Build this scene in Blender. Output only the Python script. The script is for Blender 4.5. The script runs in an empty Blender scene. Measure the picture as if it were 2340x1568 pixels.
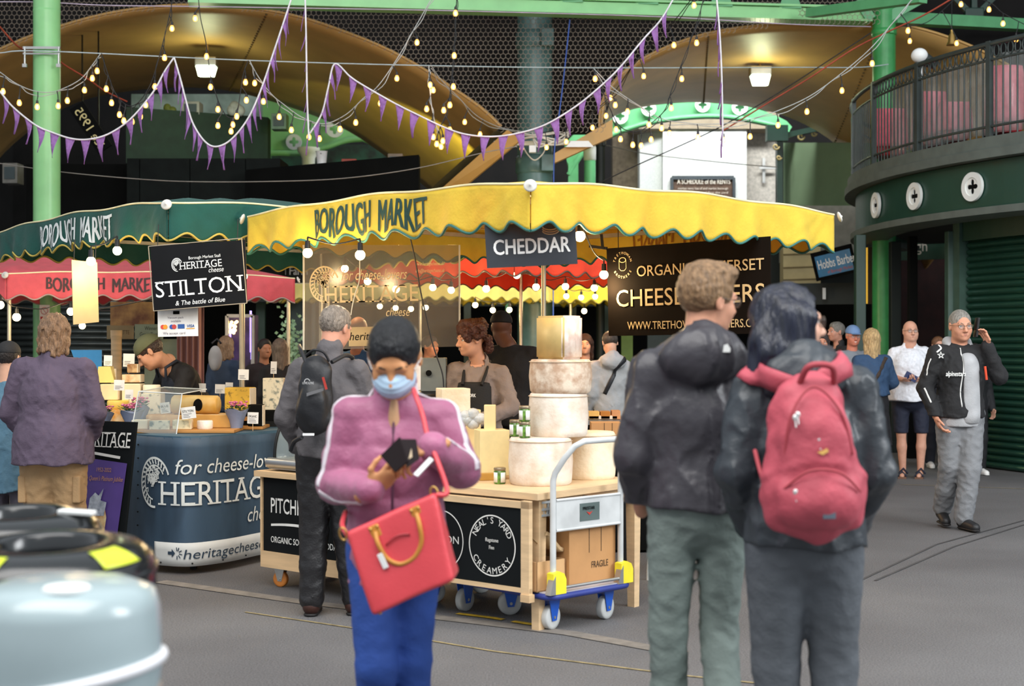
import bpy, bmesh, math, random
import numpy as np
from mathutils import Vector, Matrix, Euler
random.seed(4)
S = bpy.context.scene
COL = S.collection
F, EYE, CX, CY = 3250.0, 1.54, 1170.0, 778.0

# ---------------------------------------------------------------- camera
cam = bpy.data.cameras.new('camera'); camo = bpy.data.objects.new('camera', cam); COL.objects.link(camo)
camo.location = (0, 0, EYE); camo.rotation_euler = (math.radians(90), 0, 0)
cam.sensor_width = 36.0; cam.lens = 36.0*F/2340.0; cam.shift_y = -(784.0-CY)/2340.0
cam.clip_end = 200
cam.dof.use_dof = True; cam.dof.focus_distance = 10.2; cam.dof.aperture_fstop = 2.8
S.camera = camo
# ---------------------------------------------------------------- colour management, world, daylight
S.view_settings.view_transform = 'Standard'; S.view_settings.look = 'None'
S.view_settings.gamma = 1.0; S.view_settings.exposure = 0.55; S.view_settings.use_curve_mapping = False
W = bpy.data.worlds.new('overcast_sky'); S.world = W; W.use_nodes = True
bg = W.node_tree.nodes['Background']; bg.inputs[0].default_value = (0.86, 0.93, 1.0, 1); bg.inputs[1].default_value = 0.52

def area_light(name, loc, target, size, power, col=(1, 1, 1), size_y=None):
    L = bpy.data.lights.new(name, 'AREA'); L.energy = power; L.size = size; L.color = col
    if size_y: L.shape = 'RECTANGLE'; L.size_y = size_y
    o = bpy.data.objects.new(name, L); COL.objects.link(o); o.location = loc
    o.rotation_euler = (Vector(target)-Vector(loc)).to_track_quat('-Z', 'Y').to_euler()
    return o
area_light('daylight_roof_opening', (-1.0, 2.0, 8.5), (0.3, 8.5, 0.8), 9.0, 760, (1.0, 0.98, 0.95), 7.0)
area_light('daylight_street_side', (9.0, 3.5, 5.5), (3.0, 14, 1.0), 6.0, 620, (0.95, 0.98, 1.0), 4.0)
area_light('daylight_back_skylight', (4.2, 26.6, 9.5), (4.2, 33.5, 5.0), 7.0, 1700, (0.97, 1.0, 1.0), 3.0)  # area lamp added to brighten the white building front

def P(px, py, d):
    return Vector(((px-CX)*d/F, d, EYE-(py-CY)*d/F))
def G(px, py, z=0.0):
    d = (EYE-z)*F/(py-CY)
    return Vector(((px-CX)*d/F, d, z))

def lin(c):
    if isinstance(c, str):
        c = [int(c[i:i+2], 16)/255.0 for i in (0, 2, 4)]
    return tuple(((x/12.92) if x <= 0.04045 else ((x+0.055)/1.055)**2.4) for x in c[:3])

MC = {}
def mat(name, col, rough=0.6, metal=0.0, var=0.12, vscale=6.0, bump=0.0, bscale=40.0, emit=0.0, trans=0.0, spec=0.5,
        alpha=1.0, col2=None, sheen=0.0, sss=0.0, stretch=(1, 1, 1), coat=0.0, detail=3.0, lo=0.35, hi=0.65, tl=0.0, tlc=None):
    """procedural principled material; var = brightness variation, col2 = second colour in noise patches"""
    key = name
    if key in MC: return MC[key]
    m = bpy.data.materials.new(name); m.use_nodes = True; MC[key] = m
    nt = m.node_tree; N = nt.nodes; L = nt.links
    b = N['Principled BSDF']
    c = lin(col)
    b.inputs['Roughness'].default_value = rough; b.inputs['Metallic'].default_value = metal
    b.inputs['Specular IOR Level'].default_value = spec
    if coat: b.inputs['Coat Weight'].default_value = coat
    if sheen: b.inputs['Sheen Weight'].default_value = sheen
    if sss:
        b.inputs['Subsurface Weight'].default_value = sss; b.inputs['Subsurface Radius'].default_value = (0.02, 0.008, 0.004)
        b.inputs['Subsurface Scale'].default_value = 0.5
    tc = N.new('ShaderNodeTexCoord'); mp = N.new('ShaderNodeMapping'); L.new(tc.outputs['Object'], mp.inputs[0])
    mp.inputs['Scale'].default_value = stretch
    nz = N.new('ShaderNodeTexNoise'); nz.inputs['Scale'].default_value = vscale; nz.inputs['Detail'].default_value = detail
    L.new(mp.outputs[0], nz.inputs['Vector'])
    rp = N.new('ShaderNodeValToRGB'); L.new(nz.outputs[0], rp.inputs[0])
    rp.color_ramp.elements[0].position = lo; rp.color_ramp.elements[1].position = hi
    if col2 is not None:
        c2 = lin(col2)
    else:
        c2 = tuple(min(1, x*(1+var)) for x in c); c = tuple(x*(1-var) for x in c)
    rp.color_ramp.elements[0].color = (*c, 1); rp.color_ramp.elements[1].color = (*c2, 1)
    L.new(rp.outputs[0], b.inputs['Base Color'])
    if emit:
        b.inputs['Emission Color'].default_value = (*lin(col), 1); b.inputs['Emission Strength'].default_value = emit
    if bump:
        n2 = N.new('ShaderNodeTexNoise'); n2.inputs['Scale'].default_value = bscale; n2.inputs['Detail'].default_value = 4
        L.new(mp.outputs[0], n2.inputs['Vector'])
        bp = N.new('ShaderNodeBump'); bp.inputs['Strength'].default_value = bump; bp.inputs['Distance'].default_value = 0.01
        L.new(n2.outputs[0], bp.inputs['Height']); L.new(bp.outputs[0], b.inputs['Normal'])
    out = N['Material Output']
    if tl:
        t = N.new('ShaderNodeBsdfTranslucent'); (L.new(rp.outputs[0], t.inputs[0]) if tlc is None else setattr(t.inputs[0], 'default_value', (*lin(tlc), 1)))
        mx = N.new('ShaderNodeMixShader'); mx.inputs[0].default_value = tl
        L.new(b.outputs[0], mx.inputs[1]); L.new(t.outputs[0], mx.inputs[2]); L.new(mx.outputs[0], out.inputs[0])
    if trans:
        t = N.new('ShaderNodeBsdfTransparent'); t.inputs[0].default_value = (0.93, 0.95, 0.95, 1)
        mx = N.new('ShaderNodeMixShader'); mx.inputs[0].default_value = trans
        L.new(b.outputs[0], mx.inputs[1]); L.new(t.outputs[0], mx.inputs[2]); L.new(mx.outputs[0], out.inputs[0])
    return m

# ---------------------------------------------------------------- objects
def tag(o, label=None, cat=None, group=None, kind=None):
    if label: o['label'] = label
    if cat: o['category'] = cat
    if group: o['group'] = group
    if kind: o['kind'] = kind
    return o
def thing(name, label, cat, loc=(0, 0, 0), rz=0.0, group=None):
    o = bpy.data.objects.new(name, None); COL.objects.link(o)
    o.empty_display_size = 0.1
    o.location = loc; o.rotation_euler = (0, 0, rz)
    return tag(o, label, cat, group)
def wm(o):
    """matrix of an object that has not been evaluated yet (parents included)"""
    m = Matrix.LocRotScale(o.location, o.rotation_euler, o.scale)
    return wm(o.parent) @ m if o.parent else m
def link_mesh(name, verts, faces, m, parent=None, smooth=False, world=False, fm=None, flat=None):
    """world=True: vertices are given in world metres and moved into the parent's frame (or re-based on the mesh's foot)"""
    me = bpy.data.meshes.new(name)
    V = np.asarray(verts, dtype=float).reshape(-1, 3)
    o = bpy.data.objects.new(name, me)
    if world:
        if parent is not None:
            inv = np.array(wm(parent).inverted())
            V = V @ inv[:3, :3].T + inv[:3, 3]
        else:
            lo, hi = V.min(0), V.max(0)
            base = np.array([(lo[0]+hi[0])/2, (lo[1]+hi[1])/2, lo[2]])
            V = V-base; o.location = base
    me.from_pydata(V.tolist(), [], [tuple(int(i) for i in f) for f in faces])
    ms = m if isinstance(m, (list, tuple)) else [m]
    for x in ms: me.materials.append(x)
    if fm is not None:
        me.polygons.foreach_set('material_index', np.asarray(fm, dtype=np.int32))
    if smooth: me.polygons.foreach_set('use_smooth', [True]*len(me.polygons))
    me.update()
    COL.objects.link(o)
    if parent is not None: o.parent = parent
    return o

def frame(axis):
    a = Vector(axis).normalized()
    h = Vector((0, 0, 1)) if abs(a.z) < 0.95 else Vector((1, 0, 0))
    u = h.cross(a).normalized(); v = a.cross(u)
    return a, u, v

class MB:
    def __init__(s): s.v = []; s.f = []; s.sm = []
    def add(s, vs, fs, smooth=False):
        n = len(s.v); s.v.extend([tuple(x) for x in vs]); s.f.extend([tuple(i+n for i in f) for f in fs]); s.sm.extend([smooth]*len(fs)); return s
    def hexa(s, c):
        return s.add(c, [(0, 3, 2, 1), (4, 5, 6, 7), (0, 1, 5, 4), (1, 2, 6, 5), (2, 3, 7, 6), (3, 0, 4, 7)])
    def box(s, c, size, rz=0.0, R=None, bev=0.0):
        c = Vector(c); x, y, z = [k/2 for k in size]
        M = R if R is not None else Matrix.Rotation(rz, 3, 'Z')
        if bev <= 0:
            return s.hexa([c+M @ Vector(p) for p in ((-x, -y, -z), (x, -y, -z), (x, y, -z), (-x, y, -z), (-x, -y, z), (x, -y, z), (x, y, z), (-x, y, z))])
        bm = bmesh.new(); bmesh.ops.create_cube(bm, size=1.0)
        for v in bm.verts: v.co = Vector((v.co.x*2*x, v.co.y*2*y, v.co.z*2*z))
        bmesh.ops.bevel(bm, geom=bm.edges[:], offset=bev, segments=3, affect='EDGES', profile=0.6)
        bm.verts.index_update()
        s.add([c+M @ v.co for v in bm.verts], [[v.index for v in f.verts] for f in bm.faces], False); bm.free(); return s
    def bar(s, p, q, w, h, up=(0, 0, 1)):
        p, q = Vector(p), Vector(q); a = (q-p).normalized(); upv = Vector(up)
        u = a.cross(upv); u = u.normalized() if u.length > 1e-4 else Vector((1, 0, 0)); v = u.cross(a)
        cs = []
        for c in (p, q):
            cs += [c-u*w/2-v*h/2, c+u*w/2-v*h/2, c+u*w/2+v*h/2, c-u*w/2+v*h/2]
        return s.hexa(cs)
    def cyl(s, p, q, r0, r1=None, n=16, cap=True):
        r1 = r0 if r1 is None else r1
        p, q = Vector(p), Vector(q); a, u, v = frame(q-p)
        vs = []
        for c, r in ((p, r0), (q, r1)):
            for i in range(n):
                t = 2*math.pi*i/n; vs.append(c+u*math.cos(t)*r+v*math.sin(t)*r)
        s.add(vs, [(i, (i+1) % n, n+(i+1) % n, n+i) for i in range(n)], True)
        if cap:
            s.add(vs, [tuple(range(n-1, -1, -1)), tuple(range(n, 2*n))], False)
        return s
    def tube(s, pts, r, n=6, closed=False):
        pts = [Vector(p) for p in pts]; m = len(pts); vs = []
        rr = r if isinstance(r, (list, tuple)) else [r]*m
        pu = None
        for i, p in enumerate(pts):
            if closed: t = pts[(i+1) % m]-pts[i-1]
            else: t = pts[min(i+1, m-1)]-pts[max(i-1, 0)]
            if t.length < 1e-9: t = Vector((0, 0, 1))
            t.normalize()
            if pu is None: _, u, _ = frame(t)
            else:
                u = pu-t*pu.dot(t)
                if u.length < 1e-6: _, u, _ = frame(t)
                u.normalize()
            pu = u; v = t.cross(u)
            for k in range(n):
                a = 2*math.pi*k/n; vs.append(p+(u*math.cos(a)+v*math.sin(a))*rr[i])
        fs = []
        for i in range(m if closed else m-1):
            j = (i+1) % m
            for k in range(n): fs.append((i*n+k, i*n+(k+1) % n, j*n+(k+1) % n, j*n+k))
        s.add(vs, fs, True)
        if not closed: s.add(vs, [tuple(range(n-1, -1, -1)), tuple(range((m-1)*n, m*n))], False)
        return s
    def lathe(s, prof, c=(0, 0, 0), axis=(0, 0, 1), n=24, sx=1.0, smooth=True):
        c = Vector(c); a, u, v = frame(axis) if tuple(axis) != (0, 0, 1) else (Vector((0, 0, 1)), Vector((1, 0, 0)), Vector((0, 1, 0)))
        vs = []
        for (r, z) in prof:
            for i in range(n):
                t = 2*math.pi*i/n; vs.append(c+a*z+u*math.cos(t)*r*sx+v*math.sin(t)*r)
        fs = []
        for j in range(len(prof)-1):
            for i in range(n): fs.append((j*n+i, j*n+(i+1) % n, (j+1)*n+(i+1) % n, (j+1)*n+i))
        s.add(vs, fs, smooth)
        if prof[0][0] > 1e-5: s.add(vs[:n], [tuple(range(n-1, -1, -1))])
        if prof[-1][0] > 1e-5: s.add(vs[-n:], [tuple(range(n))])
        return s
    def sphere(s, c, r, n=12, m=8, R=None):
        c = Vector(c); r = (r, r, r) if isinstance(r, (int, float)) else r
        R = R if R is not None else Matrix.Identity(3)
        vs = []
        for j in range(m+1):
            ph = math.pi*j/m
            for i in range(n):
                t = 2*math.pi*i/n
                vs.append(c+R @ Vector((math.sin(ph)*math.cos(t)*r[0], math.sin(ph)*math.sin(t)*r[1], -math.cos(ph)*r[2])))
        fs = [(j*n+i, j*n+(i+1) % n, (j+1)*n+(i+1) % n, (j+1)*n+i) for j in range(m) for i in range(n)]
        return s.add(vs, fs, True)
    def prism(s, poly, O, U, V, th):
        """2-D polygon (u, v) in plane O + u U + v V, thickness th along U x V"""
        O, U, V = Vector(O), Vector(U), Vector(V); Nn = U.cross(V).normalized()
        n = len(poly); a = [O+U*p[0]+V*p[1] for p in poly]; b = [x+Nn*th for x in a]
        s.add(a+b, [tuple(range(n-1, -1, -1)), tuple(range(n, 2*n))]+[(i, (i+1) % n, n+(i+1) % n, n+i) for i in range(n)])
        return s
    def grid(s, fn, nu, nv, th=0.0, smooth=True):
        """fn(u, v) -> point; th > 0 gives the sheet a real thickness"""
        pts = [[Vector(fn(i/nu, j/nv)) for i in range(nu+1)] for j in range(nv+1)]
        idx = lambda i, j: j*(nu+1)+i
        top = [pts[j][i] for j in range(nv+1) for i in range(nu+1)]
        q = [(idx(i, j), idx(i+1, j), idx(i+1, j+1), idx(i, j+1)) for j in range(nv) for i in range(nu)]
        if th == 0: return s.add(top, q, smooth)
        nor = []
        for j in range(nv+1):
            for i in range(nu+1):
                du = pts[j][min(i+1, nu)]-pts[j][max(i-1, 0)]; dv = pts[min(j+1, nv)][i]-pts[max(j-1, 0)][i]
                nn = du.cross(dv); nor.append(nn.normalized() if nn.length > 1e-12 else Vector((0, 0, 1)))
        bot = [p-n*th for p, n in zip(top, nor)]; M = len(top)
        s.add(top+bot, q+[tuple(k+M for k in reversed(f)) for f in q], smooth)
        n0 = len(s.v)-2*M
        ed = [idx(i, 0) for i in range(nu+1)]+[idx(nu, j) for j in range(1, nv+1)]+[idx(i, nv) for i in range(nu-1, -1, -1)]+[idx(0, j) for j in range(nv-1, 0, -1)]
        for a, b in zip(ed, ed[1:]+ed[:1]):
            s.f.append((n0+b, n0+a, n0+M+a, n0+M+b)); s.sm.append(False)
        return s
    def xf(s, M):
        s.v = [tuple(M @ Vector(p)) for p in s.v]; return s
    def build(s, name, m, parent=None, world=False, label=None):
        o = link_mesh(name, s.v, s.f, m, parent, False, world)
        o.data.polygons.foreach_set('use_smooth', s.sm); o.data.update()
        if label: o['label'] = label
        return o

def spline(pts, n=8):
    """Catmull-Rom through points"""
    pts = [Vector(p) for p in pts]; out = []
    for i in range(len(pts)-1):
        p0 = pts[max(i-1, 0)]; p1 = pts[i]; p2 = pts[i+1]; p3 = pts[min(i+2, len(pts)-1)]
        for k in range(n):
            t = k/n; out.append(0.5*((2*p1)+(-p0+p2)*t+(2*p0-5*p1+4*p2-p3)*t*t+(-p0+3*p1-3*p2+p3)*t*t*t))
    out.append(pts[-1]); return out
def interp(pts, x):
    """piecewise smooth y(x) from a list of (x, y)"""
    xs = [p[0] for p in pts]; ys = [p[1] for p in pts]
    return float(np.interp(x, xs, ys))

# ---------------------------------------------------------------- lettering
TXT = {}
def text_geo(s, bold=0.0, space=1.0):
    """letters as filled polygons: verts (x, y) with cap height about 1, and faces"""
    key = (s, bold, space)
    if key in TXT: return TXT[key]
    cu = bpy.data.curves.new('t', 'FONT'); cu.body = s; cu.size = 1.0; cu.space_character = space
    cu.resolution_u = 3; cu.fill_mode = 'FRONT'
    ob = bpy.data.objects.new('t', cu); COL.objects.link(ob)
    dg = bpy.context.evaluated_depsgraph_get(); me = bpy.data.meshes.new_from_object(ob.evaluated_get(dg))
    vs = np.array([v.co[:2] for v in me.vertices]) if len(me.vertices) else np.zeros((0, 2)); fs = [tuple(p.vertices) for p in me.polygons]
    bpy.data.objects.remove(ob); bpy.data.curves.remove(cu); bpy.data.meshes.remove(me)
    vs = vs/0.682
    TXT[key] = (vs, fs); return TXT[key]
def letters(s, width, height, bold=0.0, shear=0.0, space=1.0, serif=False, split=0.0):
    """fit a text into width x height (cap height); returns verts in 0..width, faces. serif adds slab feet and heads"""
    vs, fs = text_geo(s, bold, space); vs = vs.copy(); fs = list(fs)
    if len(vs) == 0: return vs, fs
    x0, x1 = vs[:, 0].min(), vs[:, 0].max()
    vs[:, 0] = (vs[:, 0]-x0)/(x1-x0)*width if width else (vs[:, 0]-x0)*height
    vs[:, 1] *= height
    if shear: vs[:, 0] += vs[:, 1]*shear
    if serif:
        # a small foot / head bar wherever the outline touches base line or cap line
        add = []; base = np.unique(np.round(vs[np.abs(vs[:, 1]) < height*0.01, 0], 4)); top = np.unique(np.round(vs[np.abs(vs[:, 1]-height) < height*0.02, 0], 4))
        for arr, y in ((base, 0.0), (top, height)):
            arr = list(arr); i = 0
            while i < len(arr)-1:
                w = arr[i+1]-arr[i]
                if w < height*0.3: add.append((arr[i]-height*0.15, arr[i+1]+height*0.15, y)); i += 2
                else: i += 1
        n = len(vs); ev = []
        for a, b, y in add:
            y0, y1 = (0, height*0.07) if y == 0 else (height*0.93, height)
            k = n+len(ev); sh = shear
            ev += [(a+y0*sh, y0), (b+y0*sh, y0), (b+y1*sh, y1), (a+y1*sh, y1)]; fs.append((k, k+1, k+2, k+3))
        if ev: vs = np.vstack([vs, np.array(ev)])
    if split:
        bm = bmesh.new(); bv = [bm.verts.new((x, y, 0)) for x, y in vs]
        for f in fs:
            try: bm.faces.new([bv[i] for i in f])
            except ValueError: pass
        for _ in range(4):
            ed = [e for e in bm.edges if e.calc_length() > split]
            if not ed: break
            bmesh.ops.subdivide_edges(bm, edges=ed, cuts=1)
            bmesh.ops.triangulate(bm, faces=[f for f in bm.faces if len(f.verts) > 3])
        bm.verts.index_update()
        vs = np.array([v.co[:2] for v in bm.verts]); fs = [tuple(v.index for v in f.verts) for f in bm.faces]; bm.free()
    return vs, fs
def text_on(parent, items, m, O, U, V, name='lettering', off=0.002, world=True):
    """items: (string, u, v, width, height, kwargs) laid on plane O + uU + vV (U, V unit vectors)"""
    O, U, V = Vector(O), Vector(U).normalized(), Vector(V).normalized(); Nn = U.cross(V)
    mb = MB()
    for it in items:
        s, u, v, w, h = it[:5]; kw = dict(it[5]) if len(it) > 5 else {}
        rot = kw.pop('rot', 0.0); b = kw.get('bold', 0)*h
        vs, fs = letters(s, w, h, **kw)
        cr, sr = math.cos(rot), math.sin(rot)
        for q, (bx, by) in enumerate(((0, 0), (-b, 0), (b, 0), (0, b*.7), (0, -b*.7)) if b else ((0, 0),)):
            mb.add([O+U*(u+bx+x*cr-y*sr)+V*(v+by+x*sr+y*cr)+Nn*(off+q*0.0004) for x, y in vs], fs)
    return mb.build(name, m, parent, world)
def ring_text(s, cu, cv, r, h, a0, a1, inward=False):
    """letters round a circle from angle a0 to a1 (degrees, clockwise from top); returns verts2d, faces"""
    V2 = []; F2 = []; n = len(s)
    for i, ch in enumerate(s):
        if ch == ' ': continue
        vs, fs = letters(ch, None, h, 0.01); vs = vs.copy()
        if len(vs) == 0: continue
        vs[:, 0] -= (vs[:, 0].max()+vs[:, 0].min())/2
        a = math.radians(a0+(a1-a0)*(i+0.5)/n)
        k = len(V2)
        for x, y in vs:
            if not inward: rr = r+y; px, py = x, 0; X = cu+math.sin(a)*rr+math.cos(a)*x; Y = cv+math.cos(a)*rr-math.sin(a)*x
            else: rr = r-y; X = cu+math.sin(a)*rr-math.cos(a)*x; Y = cv+math.cos(a)*rr+math.sin(a)*x
            V2.append((X, Y))
        F2 += [tuple(j+k for j in f) for f in fs]
    return V2, F2
def flat2d(parent, V2, F2, m, O, U, V, name, off=0.002):
    O, U, V = Vector(O), Vector(U).normalized(), Vector(V).normalized(); Nn = U.cross(V)
    mb = MB(); mb.add([O+U*x+V*y+Nn*off for x, y in V2], F2); return mb.build(name, m, parent, True)
def ring2d(cu, cv, r0, r1, n=40, a0=0, a1=2*math.pi, sx=1.0):
    V2 = []; F2 = []
    full = abs(a1-a0-2*math.pi) < 1e-6
    for i in range(n+1):
        a = a0+(a1-a0)*i/n
        V2 += [(cu+math.cos(a)*r0*sx, cv+math.sin(a)*r0), (cu+math.cos(a)*r1*sx, cv+math.sin(a)*r1)]
    for i in range(n): F2.append((2*i, 2*i+1, 2*i+3, 2*i+2))
    return V2, F2
def merge2d(*gs):
    V2 = []; F2 = []
    for v, f in gs:
        k = len(V2); V2 += [tuple(x) for x in v]; F2 += [tuple(i+k for i in ff) for ff in f]
    return V2, F2
def poly2d(pts): return list(pts), [tuple(range(len(pts)))]
def line2d(pts, w):
    V2 = []; F2 = []; n = len(pts)
    for i, p in enumerate(pts):
        a = pts[max(i-1, 0)]; b = pts[min(i+1, n-1)]; dx, dy = b[0]-a[0], b[1]-a[1]; l = math.hypot(dx, dy) or 1
        V2 += [(p[0]-dy/l*w/2, p[1]+dx/l*w/2), (p[0]+dy/l*w/2, p[1]-dx/l*w/2)]
    for i in range(n-1): F2.append((2*i, 2*i+1, 2*i+3, 2*i+2))
    return V2, F2
# ================================================================= SETTING
def struct(o): o['kind'] = 'structure'; return o
def noise_mat_floor():
    m = bpy.data.materials.new('asphalt'); m.use_nodes = True; nt = m.node_tree; N = nt.nodes; L = nt.links; b = N['Principled BSDF']
    tc = N.new('ShaderNodeTexCoord')
    n1 = N.new('ShaderNodeTexNoise'); n1.inputs['Scale'].default_value = 0.5; n1.inputs['Detail'].default_value = 5; L.new(tc.outputs['Object'], n1.inputs['Vector'])
    n2 = N.new('ShaderNodeTexNoise'); n2.inputs['Scale'].default_value = 110; n2.inputs['Detail'].default_value = 2; L.new(tc.outputs['Object'], n2.inputs['Vector'])
    r1 = N.new('ShaderNodeValToRGB'); r1.color_ramp.elements[0].position = 0.35; r1.color_ramp.elements[1].position = 0.7
    r1.color_ramp.elements[0].color = (*lin('5f5d5e'), 1); r1.color_ramp.elements[1].color = (*lin('767576'), 1); L.new(n1.outputs[0], r1.inputs[0])
    r2 = N.new('ShaderNodeValToRGB'); r2.color_ramp.elements[0].position = 0.3; r2.color_ramp.elements[1].position = 0.75
    r2.color_ramp.elements[0].color = (0.6, 0.6, 0.6, 1); r2.color_ramp.elements[1].color = (1.35, 1.35, 1.33, 1); L.new(n2.outputs[0], r2.inputs[0])
    mx = N.new('ShaderNodeMix'); mx.data_type = 'RGBA'; mx.blend_type = 'MULTIPLY'; mx.inputs[0].default_value = 1.0
    L.new(r1.outputs[0], mx.inputs[6]); L.new(r2.outputs[0], mx.inputs[7]); L.new(mx.outputs[2], b.inputs['Base Color'])
    b.inputs['Roughness'].default_value = 0.72; b.inputs['Specular IOR Level'].default_value = 0.35
    bp = N.new('ShaderNodeBump'); bp.inputs['Strength'].default_value = 0.5; bp.inputs['Distance'].default_value = 0.004
    L.new(n2.outputs[0], bp.inputs['Height']); L.new(bp.outputs[0], b.inputs['Normal'])
    return m
fl = MB(); fl.box((0, 17, -0.05), (60, 52, 0.1)); struct(fl.build('floor', noise_mat_floor()))
# painted lines, repair joints and kerb band in the asphalt
M_kerb = mat('worn_concrete_kerb', '7d766e', 0.8, var=0.15, vscale=12, bump=0.3)
M_yline = mat('faded_yellow_paint', '9a8a62', 0.8, var=0.3, vscale=20)
M_yellow_paint = mat('yellow_road_paint', 'c9a428', 0.7, var=0.3, vscale=15)
M_crack = mat('tar_joint', '4a4848', 0.8)
def strip(name, pts, w, m, z=0.004):
    v2, f2 = line2d([(G(*p).x, G(*p).y) for p in pts], w)
    mb = MB(); n = len(v2); mb.add([(x, y, z) for x, y in v2], [tuple(reversed(f)) for f in f2])
    o = mb.build(name, m, None, True); return struct(o)
strip('trim_1', [(365, 1330), (700, 1378), (1100, 1424), (1300, 1448), (1560, 1495)], 0.11, M_kerb)
strip('trim_2', [(560, 1400), (830, 1440), (1130, 1490), (1560, 1545), (1760, 1566)], 0.018, M_yline)
strip('trim_3', [(1045, 1404), (1110, 1412), (1150, 1418)], 0.045, M_yellow_paint, 0.006)
strip('trim_4', [(1172, 1422), (1222, 1430)], 0.045, M_yellow_paint, 0.006)
strip('trim_5', [(1960, 1330), (2140, 1245), (2340, 1190)], 0.02, M_crack)
strip('trim_6', [(2000, 1328), (2180, 1250), (2340, 1200)], 0.02, M_crack)
strip('trim_7', [(2060, 1108), (2340, 1118)], 0.02, M_yline)

M_black = mat('soot_black_panel', '070807', 0.85, var=0.3, vscale=3, spec=0.15)  # near-black with random tone variation
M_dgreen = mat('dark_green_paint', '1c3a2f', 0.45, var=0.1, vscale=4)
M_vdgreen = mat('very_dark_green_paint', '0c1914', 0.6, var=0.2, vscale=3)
M_green = mat('mid_green_gloss_paint', '5fa873', 0.38, var=0.08, vscale=5)
M_lgreen = mat('light_green_gloss_paint', '8fcf8c', 0.35, var=0.06, vscale=4)
M_ochre = mat('ochre_steel_soffit', 'c69c5c', 0.5, var=0.1, vscale=1.5, detail=6)
M_white = mat('white_paint', 'f0f2f0', 0.5, var=0.03)
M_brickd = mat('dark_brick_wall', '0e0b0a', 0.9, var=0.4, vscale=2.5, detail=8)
M_concrete = mat('grey_render', '82827c', 0.8, var=0.1, vscale=8)
M_steel = mat('galvanised_steel', 'b9b9b6', 0.35, 0.85, var=0.1)
M_blackm = mat('black_metal', '141516', 0.45, 0.3)
M_wood = mat('pale_pine_wood', 'd9b68a', 0.55, var=0.12, vscale=3, stretch=(1, 1, 8), detail=5)

# back walls of the hall and the roof over it
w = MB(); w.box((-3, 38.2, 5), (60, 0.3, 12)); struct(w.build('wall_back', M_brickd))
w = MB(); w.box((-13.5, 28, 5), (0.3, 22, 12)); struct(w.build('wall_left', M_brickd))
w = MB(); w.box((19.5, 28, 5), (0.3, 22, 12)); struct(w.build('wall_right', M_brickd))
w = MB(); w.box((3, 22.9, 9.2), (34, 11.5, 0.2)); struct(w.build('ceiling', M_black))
# spandrel wall behind the netting, above the arches
NEAR_L = [(-330, 300), (-160, 190), (0, 118), (60, 92), (135, 66), (220, 42), (300, 27), (400, 17), (500, 18), (600, 27), (700, 48), (800, 82), (880, 115), (960, 158), (1040, 210), (1100, 252), (1142, 292)]
FAR_L = [(-190, 600), (-90, 470), (0, 360), (60, 305), (120, 262), (200, 226), (300, 208), (400, 200), (500, 204), (570, 218), (640, 238), (700, 258), (760, 282), (810, 308), (860, 342), (920, 386), (988, 440)]
NEAR_R = [(1375, 290), (1382, 230), (1420, 175), (1480, 133), (1560, 98), (1640, 76), (1740, 62), (1850, 55), (1960, 56), (2060, 62), (2160, 88), (2260, 130), (2360, 190), (2420, 240)]
FAR_R = [(1385, 330), (1392, 275), (1440, 252), (1500, 240), (1580, 234), (1660, 238), (1720, 246), (1790, 264), (1850, 290), (1900, 322), (1950, 370), (2000, 430), (2060, 520), (2110, 620)]
def resample(pts, n):
    p = [Vector((a, b, 0)) for a, b in pts]; sp = spline(p, 10)
    L = [0]
    for a, b in zip(sp, sp[1:]): L.append(L[-1]+(b-a).length)
    return [(float(np.interp(L[-1]*i/n, L, [q.x for q in sp])), float(np.interp(L[-1]*i/n, L, [q.y for q in sp]))) for i in range(n+1)]
def vault(name, near, far, dn, df, label):
    a = [P(x, y, dn) for x, y in resample(near, 48)]; b = [P(x, y, df) for x, y in resample(far, 48)]
    mb = MB(); mb.grid(lambda u, v: a[int(round(u*48))].lerp(b[int(round(u*48))], v), 48, 14, th=-0.05)
    t = thing(name, label, 'arch', tuple(a[24]-Vector((0, 0, 3))))
    mb.build('soffit', M_ochre, t, True)
    # rolled edge plate
    e = MB(); e.tube([p+Vector((0, -0.02, 0.03)) for p in a], 0.02, 6); e.build('edge_rib', M_ochre, t, True)
    s_ = MB()
    for k in (14, 30):   # riveted plate seams
        for j in range(40):
            p = a[k].lerp(b[k], (j+0.5)/40); s_.sphere(p+Vector((0, 0, -0.01)), 0.02, 5, 3)
    r = s_.build('rivets', mat('dark_rivet', '5f4a28', 0.5), t, True); r['kind'] = 'stuff'
    return t, a, b
VL = vault('bridge_arch', NEAR_L, FAR_L, 20.0, 26.5, 'ochre steel viaduct arch over the dark green boxes, bunting hanging before it')
VR = vault('bridge_arch', NEAR_R, FAR_R, 20.4, 26.5, 'ochre steel viaduct arch above the white building and rents board')
# narrow ochre springer beam leaning the other way
def quadbeam(name, pxs, d0, d1, m, parent, th=0.15):
    a = [P(x, y, d0 if i < 2 else d1) for i, (x, y) in enumerate(pxs)]
    back = [p+Vector((0, th, 0)) for p in a]
    mb = MB(); mb.hexa([a[0], a[1], a[2], a[3], back[0], back[1], back[2], back[3]]); return mb.build(name, m, parent, True)
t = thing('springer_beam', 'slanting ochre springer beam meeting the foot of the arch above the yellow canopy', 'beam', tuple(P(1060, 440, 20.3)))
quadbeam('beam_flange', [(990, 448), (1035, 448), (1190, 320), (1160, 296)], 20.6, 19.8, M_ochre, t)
quadbeam('beam_shadow_gap', [(965, 448), (992, 448), (1162, 298), (1130, 300)], 20.75, 20.0, mat('dark_olive_steel', '3f3a22', 0.6), t)  # dark olive strip beside the flange
t = thing('springer_beam', 'short ochre beam running up to the right of the riveted round column', 'beam', tuple(P(1300, 400, 20.3)))
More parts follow.
